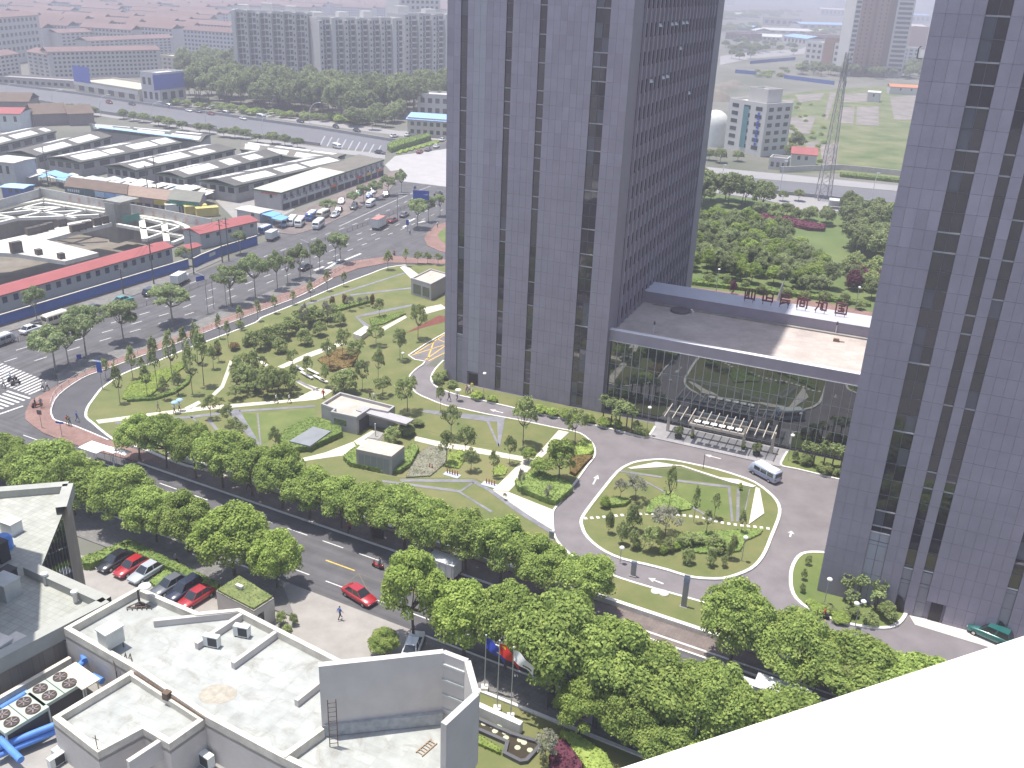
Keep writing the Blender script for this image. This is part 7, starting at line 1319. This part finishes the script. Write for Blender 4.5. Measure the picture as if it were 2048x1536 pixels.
# showroom and neighbours before the walk-ups
e, q, h = block('showroom', 'low grey showroom with blue roof billboard at the upper left', (152, 186), (280, 208), 22, 162, cream, 1, 6, joined=False); b = MB(); facequad(b, q[0], q[0].lerp(q[1], .27), 0, 1, h, h + 8, .1); b.build('blue_billboard', mat('billboard_blue', (.05, .10, .42), .5), e); b = MB(); facequad(b, q[0], q[1], 0, 1, h * .72, h, .5); b.build('sign_band', aptw, e)
e, q, h = block('showroom', 'white box showroom with a big blue billboard on its right side', (287, 208), (322, 212), 18, 146, aptw, 2, 3, joined=False); b = MB(); facequad(b, q[1] + Vector((0, -.3, 0)), q[2] + Vector((0, -.3, 0)), -.2, 1.0, h * .52, h, .4); facequad(b, q[0], q[1], .75, 1.02, h * .52, h, .4); b.build('blue_billboard', MATS['billboard_blue'], e)
block('cream_house', 'cream four-storey house right above the white box showroom', (316, 140), (376, 146), 14, 112, cream, 3, 6); block('cream_house', 'cream house with a flat roof left of the tree belt', (378, 148), (440, 152), 14, 118, cream, 2, 6); block('pale_house', 'row of small pale shops along the upper left expressway', (-60, 165), (150, 178), 12, 152, mat('shop_grey', (.36, .34, .33), .85), 1, 16)
W1 = [((-40, 172), (45, 158), 118), ((60, 152), (104, 160), 103), ((104, 160), (325, 152), 104), ((-60, 140), (90, 118), 40), ((122, 110), (290, 100), 66), ((180, 122), (350, 112), 82)]
for i, (a, c, t) in enumerate(W1): block('walk_up_block', f'{["near left", "narrow front", "long front", "tall hazy left", "middle", "right middle"][i]} grey walk-up block with pinkish roof at the upper left', a, c, 13, t, apt, 6, max(3, int((c[0] - a[0]) / 9)), 'near walk-up blocks', roofp, 2.2)
r_ = random.Random(21); rows = 0
walk = []
t_ = Vector((.95, -.32, 0)).normalized(); n_ = Vector((.32, .95, 0)).normalized()
for r0 in range(30):
    for c0 in range(22):
        p = Vector((-150, 660, 0)) + n_ * (r0 * 36) + t_ * (c0 * 58 - 1050) + t_ * r_.uniform(-9, 9)
        x, y = PX((p.x, p.y, 0)); x2, y2 = PX((p.x, p.y, 18))
        if not (-60 < x < 900 and -30 < y < 118) or (x > 440 and y > 45): continue
        if r_.random() < .12: continue
        walk.append((y, p))
walk.sort(key=lambda a: -a[0])
WM = {}
def walk_proto(k):
    if k in WM: return WM[k]
    L, D, h = 46, 12, 18; b = MB(); b.box((0, 0, h / 2), (L, D, h)); w_ = b.mesh('wall', [aptw, apt, mat('apartment_bluegrey', (.46, .47, .50), .85)][k]); q = [Vector((-L / 2, -D / 2, 0)), Vector((L / 2, -D / 2, 0)), Vector((L / 2, D / 2, 0)), Vector((-L / 2, D / 2, 0))]; b = MB(); gable(b, q, h + .1, 3.2, .6); rf = b.mesh('roof', [mat('roof_red_far', (.165, .105, .095), .85), roofp, mat('roof_rust', (.15, .10, .095), .85)][k]); b = MB()
    for f in range(6):
        for i in range(14): facequad(b, q[0], q[1], (i + .2) / 14, (i + .75) / 14, f * 3 + 1, f * 3 + 2.5, .06)
    WM[k] = (w_, rf, b.mesh('windows', darkw)); return WM[k]
for i, (y, p) in enumerate(walk[:260]):
    e = thing('walk_up_block', 'far pale walk-up block with reddish pitched roof in the hazy rows at the upper left', 'building', p, 'hazy rows of reddish-roofed walk-up blocks', math.atan2(t_.y, t_.x) + r_.uniform(-.04, .04)); a = walk_proto(r_.randrange(3)); inst('wall', a[0], e); inst('roof', a[1], e); tag(inst('windows', a[2], e), kind='stuff')
# tree belts on the left
def wood(poly, n, d, h, r, lab, grp, kd=('wood',), seed=1, name='wood_tree'):
    for i, (x, y) in enumerate(scatter(poly, n, d, seed)): plant(random.choice(kd), Vector((x, y, 0)), h * random.uniform(.8, 1.2), r * random.uniform(.8, 1.2), name, lab, grp)
def farwood(name, specs):
    V = []; Fc = []; k = 0
    for poly, n, d, h, r, sd in specs:
        for x, y in scatter(poly, n, d, sd):
            me_ = random.choice(KIT['wood'])[0]; a = np.empty(len(me_.vertices) * 3, np.float32); me_.vertices.foreach_get('co', a); a = a.reshape(-1, 4, 3)[::3].reshape(-1, 3); t = random.uniform(0, 6.28); c, s = math.cos(t), math.sin(t); rr, hh_ = r * random.uniform(.7, 1.3), h * random.uniform(.7, 1.2)
            a = a * np.array([rr, rr, hh_]); a = np.stack([a[:, 0] * c - a[:, 1] * s + x, a[:, 0] * s + a[:, 1] * c + y, a[:, 2]], 1); V.append(a); Fc.append(np.arange(len(a)).reshape(-1, 4) + k); k += len(a)
    o = bpy.data.objects.new(name, leafmesh(name, np.concatenate(V), np.concatenate(Fc), L_far)); COL.objects.link(o); tag(o, 'distant wood fading into the haze at the upper right', 'wood', kind='stuff')
wood('372,186 480,192 640,198 720,205 890,205 890,222 800,236 735,244 640,238 560,228 420,212 368,205', 92, 7.0, 16.5, 6.2, 'tall dark green tree of the belt before the apartment slabs', 'tree belt before the apartment slabs', seed=4, name='belt_tree')
wood('360,176 470,184 470,150 420,140 370,150', 20, 8, 16, 6, 'tall dark tree left of the apartment slabs', 'trees left of the apartment slabs', seed=5, name='belt_tree')
wood('340,212 560,236 740,252 735,246 560,230 345,208', 30, 5, 3.5, 3.0, 'low bright shrub along the foot of the tree belt', 'shrubs along the tree belt', ('bush', 'bush_bright'), 6, 'verge_shrub')
wood('690,250 740,246 800,236 815,240 750,262', 10, 5, 9, 4.0, 'tree at the right end of the belt beside the ramp', 'trees at the ramp end', seed=7)
trees('wood', 'roadside_tree', '72,216,201,26 88,220,205,24 122,226,208,26 142,226,206,28 163,228,207,30 186,233,212,30 248,238,217,30 268,242,222,28 288,245,225,30 318,252,230,34 340,256,234,40 365,262,240,28 400,266,244,32 420,268,246,32 448,274,254,30 470,276,252,34 492,278,257,28 515,286,265,26 545,288,262,34 570,292,268,32 595,296,274,28 20,216,196,40 -10,222,196,36', '{} round roadside tree from the left behind the market sheds', 'round trees behind the market sheds', z=.02)
# buildings by the junction
e, q, h = block('blue_roof_house', 'two-storey cream house with pale blue roof beside the left tower edge', (815, 272), (925, 280), 14, 238, cream, 2, 8, joined=False); b = MB(); gable(b, q, h + .1, 2.0, .6); b.build('blue_roof', mat('roof_blue', (.26, .42, .72), .6), e)
block('pale_office', 'pale office with white sign wall behind the blue-roofed house', (835, 232), (930, 238), 14, 190, aptw, 2, 6)
# ------------------------------------------------------------------ right background
slab('wood_park_lawn', '', .05, mat('park_green', (.08, .125, .04), .95, col2=(.145, .175, .065), scale=.06, bump=.4, bscale=5), pxs('1200,362 1400,384 1530,402 1600,422 1800,430 2000,458 2000,720 1600,640 1380,600 1200,560'), z0=.0)
slab('pink_park_path', '', .08, redbrick, pxs('1200,540 1380,574 1500,590 1640,604 1760,628 2000,680 2000,700 1760,646 1640,622 1500,606 1380,588 1200,560'), z0=.0)
wood('1330,440 1400,446 1480,456 1560,478 1610,512 1650,556 1672,596 1600,586 1480,566 1390,545 1300,520', 120, 3.0, 6.0, 2.6, 'rounded tree of the dense wood behind the glass hall', 'dense wood behind the glass hall', ('wood', 'wood', 'broad'), 8)
wood('1400,400 1440,398 1530,412 1525,422 1450,416 1395,420', 16, 5, 10, 4.5, 'tall tree at the left tower edge before the right expressway', 'trees before the right expressway', seed=9, name='roadside_tree')
wood('1500,425 1560,432 1660,446 1655,452 1560,440 1500,432', 14, 4, 5, 2.6, 'small tree in the hedge row below the right expressway', 'hedge row below the right expressway', ('bush', 'wood'), 10)
wood('1690,430 1800,440 1800,470 1690,458', 16, 4.5, 8, 3.5, 'tree of the clump at the right tower edge', 'clump at the right tower edge', seed=11, name='clump_tree')
wood('1700,480 1800,490 1800,530 1712,520', 14, 4, 8, 3.8, 'dark tree of the lower clump at the right tower edge', 'lower clump at the right tower edge', seed=12, name='clump_tree')
wood('1700,540 1800,560 1800,620 1720,600 1690,570', 16, 4, 5, 2.8, 'purple-leaved or green small tree near the right tower edge', 'small trees near the right tower edge', ('bush_purple', 'wood', 'bush'), 13)
wood('1390,560 1500,578 1640,598 1740,618 1740,624 1640,604 1500,586 1390,570', 14, 4, 2.8, 1.5, 'low shrub beside the pink park path', 'shrubs beside the pink path', ('bush',), 14, 'verge_shrub')
hedge('purple_hedge', 'wavy purple hedge in the wooded park', '1515,432 1560,436 1600,446 1650,456 1648,464 1615,462 1570,450 1520,440', 1.0, L_pur, leaf=.3, dens=7); hedge('green_hedge', 'long low green hedge above the pink park path', '1380,570 1500,584 1600,596 1740,615 1740,610 1600,590 1500,578 1380,563', .8, L_hed, leaf=.25, dens=8); hedge('green_hedge', 'thin green hedge along the right road', '1680,350 1800,362 1800,366 1680,354', 1.0, L_hed, leaf=.4, dens=4)
trees('bush_purple', 'garden_bush', '1465,588,560,18', 'small purple shrub by the pink path', None, 'bush'); lamp(1432, 585, 536, 'white globe lamp behind the hall near the left tower', False, 'park lamps', .08); lamp(1710, 620, 572, 'white globe lamp behind the hall near the right tower', False, 'park lamps', .08)
b = MB(); p = G(1557, 600, .1); b.tube(p, p + Vector((.3, 0, 3.2)), .5, .25, 6); b.tube(p + Vector((.3, 0, 3.2)), p + Vector((.8, .2, 5.2)), .25, .05, 6); b.build('metal_sculpture', poleg, label='grey pointed metal sculpture behind the sign characters', cat='sculpture')
b = MB(); q = quadbox(G(1656, 418), G(1686, 421), 4); b.prism(q, 2.6, 2.9); [b.box(Vector((p.x, p.y, 1.3)), (.2, .2, 2.6)) for p in q]; facequad(b, q[3], q[2], 0, 1, .3, 2.4, .1); b.build('bus_shelter', whitem, label='white-roofed bus shelter on the right road', cat='shelter')
trees('wood', 'roadside_tree', '1565,402,380,24 1597,402,378,28 1705,412,395,24', '{} small round tree from the left on the right road kerb', 'small trees on the right road kerb')
# vacant lot
slab('vacant_lot', '', .06, wastem, pxs('1560,190 1640,180 1860,168 1900,200 1900,370 1800,358 1680,346 1560,345 1535,330'), z0=.0)
b = MB()
for s in ('1565,200 1590,198 1555,260 1545,262 1540,238 1550,225', '1590,190 1650,186 1640,200 1600,205', '1575,235 1632,232 1620,268 1565,265', '1660,185 1672,185 1655,240 1648,240', '1685,188 1735,186 1735,203 1685,205', '1680,215 1710,214 1706,248 1678,246', '1714,214 1758,213 1757,252 1712,250', '1780,195 1840,190 1830,240 1788,240', '1640,290 1678,285 1672,340 1645,338', '1612,285 1640,282 1635,300 1612,300'): b.prism(pxs(s), .02, .12)
b.build('old_floor_slabs', mat('old_concrete', (.20, .18, .165), .9, var=.35, scale=.12), kind='structure')
HT, _q, _h = block('white_hotel', 'white six-storey hotel with teal glass strip behind the left tower', (1447, 298), (1520, 314), 16, 200, aptw, 6, 3, joined=False); p0, p1 = G(1447, 298), G(1520, 314); hh = Hz(1447, 298, 200); e = HT; b = MB(); facequad(b, p0, p1, .42, .56, hh * .12, hh * .93, .3); b.build('glass_strip', mat('teal_glass', (.10, .22, .25), .2, var=.2, scale=.2), e); b = MB(); [facequad(b, p0, p1, .8, .86, hh * (.2 + .085 * k), hh * (.26 + .085 * k), .3) for k in range(8)]; b.build('sign_characters', bsign, e)
block('hotel_roof_house', 'grey stepped roof house on the white hotel', (0, 0), (0, 0), 9, 0, apt, 1, 3, h=hh + 5, p=(p0.lerp(p1, .45) + Vector((2, 6, 0)), p0.lerp(p1, .95) + Vector((2, 6, 0))))
p = G(1425, 290); b = MB(); b.lathe(p, [(6, 0), (6, 9), (5.6, 11.5), (4.2, 13.6), (2.2, 14.8), (.1, 15.2)], 20); b.build('domed_hall', whitem, label='white domed hall half hidden by the left tower', cat='building')
hut('gate_house', 'small white house with red hipped roof on the right road', G(1580, 332), G(1630, 336), 9, 5, [.3, .6], 2.2, redr, aptw); block('guard_house', 'flat grey guard house left of the red-roofed house', (1536, 338), (1572, 342), 7, 318, apt, 1, 3)
hut('lot_hut', 'white hut on the vacant lot', G(1733, 203), G(1757, 205), 8, Hz(1733, 203, 184), [.5], .8, aptw, aptw); hut('lot_hut', 'white hut with orange roof at the right tower edge of the vacant lot', G(1778, 188), G(1850, 192), 10, 5, [.3, .6], 1.5, mat('roof_orange', (.5, .2, .1), .8), aptw)
for i, s in enumerate(('1470,146 1512,150', '1568,157 1668,170', '1500,128 1590,120')): b = MB(); ribbon(b, pxs(s), .4, 0, 2.8); b.build('hoarding', blueh, label=['short blue hoarding beside the white hotel roof', 'long blue hoarding behind the vacant lot', 'far blue hoarding along the hazy road'][i], cat='fence')
for i, (x, y, w, h_) in enumerate(((1420, 186, 22, 5), (1452, 176, 18, 4), (1434, 200, 20, 6), (1470, 168, 14, 3))): b = MB(); b.lathe(G(x, y), [(w * .5, 0), (w * .4, h_ * .4), (w * .22, h_ * .8), (.3, h_)], 9); b.build('dirt_mound', dirt, label=f'{ORD[i]} pale dirt mound behind the white hotel', cat='mound', group='dirt mounds')
wood('1500,140 1600,132 1600,150 1520,158', 16, 5, 2.5, 3, 'low green scrub between the hoardings', 'scrub between the hoardings', ('bush', 'bush_bright'), 31, 'scrub_bush')
wood('1565,200 1640,195 1660,240 1640,330 1570,330', 26, 3, 1.6, 1.6, 'low weedy bush on the vacant lot slabs', 'weeds on the vacant lot', ('bush', 'bush_bright'), 22, 'weed_bush')
trees('wood', 'lot_tree', '1590,305,262,36 1578,320,285,30 1418,320,298,30 1440,325,295,30 1475,322,300,26', '{} dark tree from the right of the white hotel foot', 'trees at the hotel foot')
# lattice mast
p = G(1645, 400); h = Hz(1645, 400, 105); e = thing('lattice_mast', 'tall steel lattice mast in the wooded park at the right', 'mast', p); mst = mat('mast_steel', (.30, .29, .30), .6, .3)
def mp_(k, s): w = 2.1 * (1 - k) + .45 * k; return Vector((w * s[0], w * s[1], h * k))
CR = [(-1, -1), (1, -1), (1, 1), (-1, 1)]
for s in CR: q = MB(); q.tube(mp_(0, s), mp_(1, s), .14, .09, 5); q.build('leg', mst, e, local=True)
q = MB()
for k in range(14):
    a, c = k / 14, (k + 1) / 14
    for i in range(4): s0, s1 = CR[i], CR[(i + 1) % 4]; q.tube(mp_(a, s0), mp_(c, s1), .06, n=4, caps=False); q.tube(mp_(a, s1), mp_(c, s0), .06, n=4, caps=False); q.tube(mp_(c, s0), mp_(c, s1), .06, n=4, caps=False)
q.build('bracing', mst, e, local=True)
for k in range(7): q = MB(); t = k * .9; z = h * (.8 + .03 * k); q.box((math.cos(t) * 1.0, math.sin(t) * 1.0, z), (.5, .5, 1.8), t); q.build('antenna', apt, e, local=True)
# brown and white tower with its annex
p0, p1 = G(1700, 152), G(1768, 154); h = 75; q = quadbox(p0, p1, 26); e = thing('brown_tower', 'brown and white office tower at the upper right', 'building', Vector((p0.x, p0.y, 0))); b = MB(); b.prism(q, 0, h); b.build('wall', brown, e); winset(e, p0, p1, 22, 6, h, fill=.3)
t = (p1 - p0).normalized(); n2 = Vector((-t.y, t.x, 0))
b = MB(); ww = [p1 + t * .1, p1 + t * 14 - n2 * 2, p1 + t * 14 + n2 * 22, p1 + t * .1 + n2 * 22]; b.prism(ww, 0, h - 2); b.build('white_wing', aptw, e)
for k in range(19): b = MB(); facequad(b, ww[0], ww[1], .12, .9, 5 + k * 3.6, 6.9 + k * 3.6, .15); b.build('window_band', darkw, e)
b = MB(); wl = [p0 - t * 5, p0 - t * .1, p0 - t * .1 + n2 * 20, p0 - t * 5 + n2 * 20]; b.prism(wl, 0, h - 2); b.build('white_fin', aptw, e)
for k in range(19): b = MB(); facequad(b, wl[0], wl[1], .1, .9, 5 + k * 3.6, 6.9 + k * 3.6, .15); b.build('window_band', darkw, e)
b = MB(); facequad(b, p0.lerp(p1, .38), p0.lerp(p1, .46), 0, 1, 2, h, .2); facequad(b, p0.lerp(p1, .8), p0.lerp(p1, 1.0), 0, 1, 2, h, .2); b.build('dark_recess', mat('brown_dark', (.16, .10, .085), .8), e)
block('tower_annex', 'white and brown low annex left of the brown tower', (1606, 132), (1640, 136), 18, 84, aptw, 4, 3, joined=False); block('tower_annex', 'brown link block between annex and brown tower', (1641, 138), (1660, 140), 14, 78, brown, 0, 0); block('tower_annex', 'white link block beside the brown tower', (1661, 140), (1684, 143), 14, 88, aptw, 4, 2); block('right_annex', 'white low annex right of the brown tower', (1800, 128), (1835, 130), 16, 96, aptw, 4, 3); block('orange_block', 'orange-brown block right of the brown tower', (1815, 98), (1850, 98), 20, 55, mat('wall_orange', (.42, .22, .14), .85), 0, 0)
wood('1600,150 1690,158 1850,160 1850,150 1690,150 1600,140', 34, 7, 9, 4.5, 'tree along the foot of the brown tower', 'trees at the brown tower', seed=15, name='tower_side_tree'); wood('1450,122 1590,112 1590,90 1450,85', 30, 10, 8, 5, 'hazy tree beyond the hoarding at the upper right', 'hazy trees at the upper right', seed=16, name='hazy_tree'); farwood('distant_wood', (('1440,46 1600,36 1600,28 1440,28', 60, 14, 12, 9, 17), ('1440,70 1520,62 1520,56 1440,58', 30, 12, 10, 7, 41), ('1620,75 1690,72 1690,62 1620,64', 20, 12, 10, 7, 42))); wood('1800,130 1850,128 1850,150 1800,150', 10, 7, 9, 4, 'tree right of the brown tower', 'trees right of the brown tower', seed=18)
FB = [((1450, 78), (1502, 82), 66, 'r'), ((1500, 70), (1510, 71), 60, 'w'), ((1524, 50), (1600, 54), 36, 'c'), ((1565, 86), (1612, 92), 72, 'b'), ((1530, 66), (1660, 70), 60, 'w'), ((1600, 58), (1690, 60), 48, 'b'), ((1475, 62), (1500, 64), 54, 'b'), ((1505, 80), (1562, 83), 72, 'w'), ((1620, 82), (1680, 84), 70, 'n'), ((1460, 35), (1500, 36), 28, 'w'), ((1640, 30), (1690, 32), 18, 'w'), ((1800, 45), (1860, 46), 30, 'b'), ((1790, 70), (1850, 72), 52, 'w')]
FM = {'r': roofp, 'w': aptw, 'c': cream, 'b': mat('roof_blue', (.26, .42, .72), .6), 'n': brown}
for i, (a, c, t, k) in enumerate(FB): block('far_shed', f'{ORD[i]} far industrial building of the hazy upper right, counted from the hotel', a, c, 30, t, FM['w'] if k == 'b' else FM[k], 1, 6, 'far industrial buildings', FM[k], 3.0 if k in 'bw' else 0, side=False)
r_ = random.Random(33)
for i in range(90):
    p = Vector((r_.uniform(300, 2600), r_.uniform(1500, 6500), 0)); x, y = PX(p)
    if not (1430 < x < 1880 and y < 34): continue
    e = thing('far_block', 'faint far city block on the hazy upper right skyline', 'building', p, 'faint far city blocks', r_.uniform(-.5, .5)); hh = r_.uniform(14, 45); q = MB(); q.box((0, 0, hh / 2), (r_.uniform(20, 60), 16, hh)); q.build('wall', r_.choice([apt, aptw, cream]), e, local=True); q = MB(); q.box((0, 0, hh + 1), (18, 12, 2)); q.build('roof_house', apt, e, local=True)
sheet('far_road', '', .06, palec, pxs('1440,112 1500,105 1600,98 1690,70 1692,75 1605,108 1500,118 1440,130'))
# ------------------------------------------------------------------ air
b = MB(); b.prism([(-6700, -450), (6700, -450), (6700, 9200), (-6700, 9200)], -9.2, 133)
hz = bpy.data.materials.new('haze'); hz.use_nodes = True; nn = hz.node_tree.nodes; nn.remove(nn['Principled BSDF']); pv = nn.new('ShaderNodeVolumePrincipled'); pv.inputs['Color'].default_value = (.87, .85, .97, 1); pv.inputs['Density'].default_value = .00066; pv.inputs['Anisotropy'].default_value = .25
hz.node_tree.links.new(pv.outputs[0], nn['Material Output'].inputs['Volume']); b.build('haze', hz, kind='stuff')
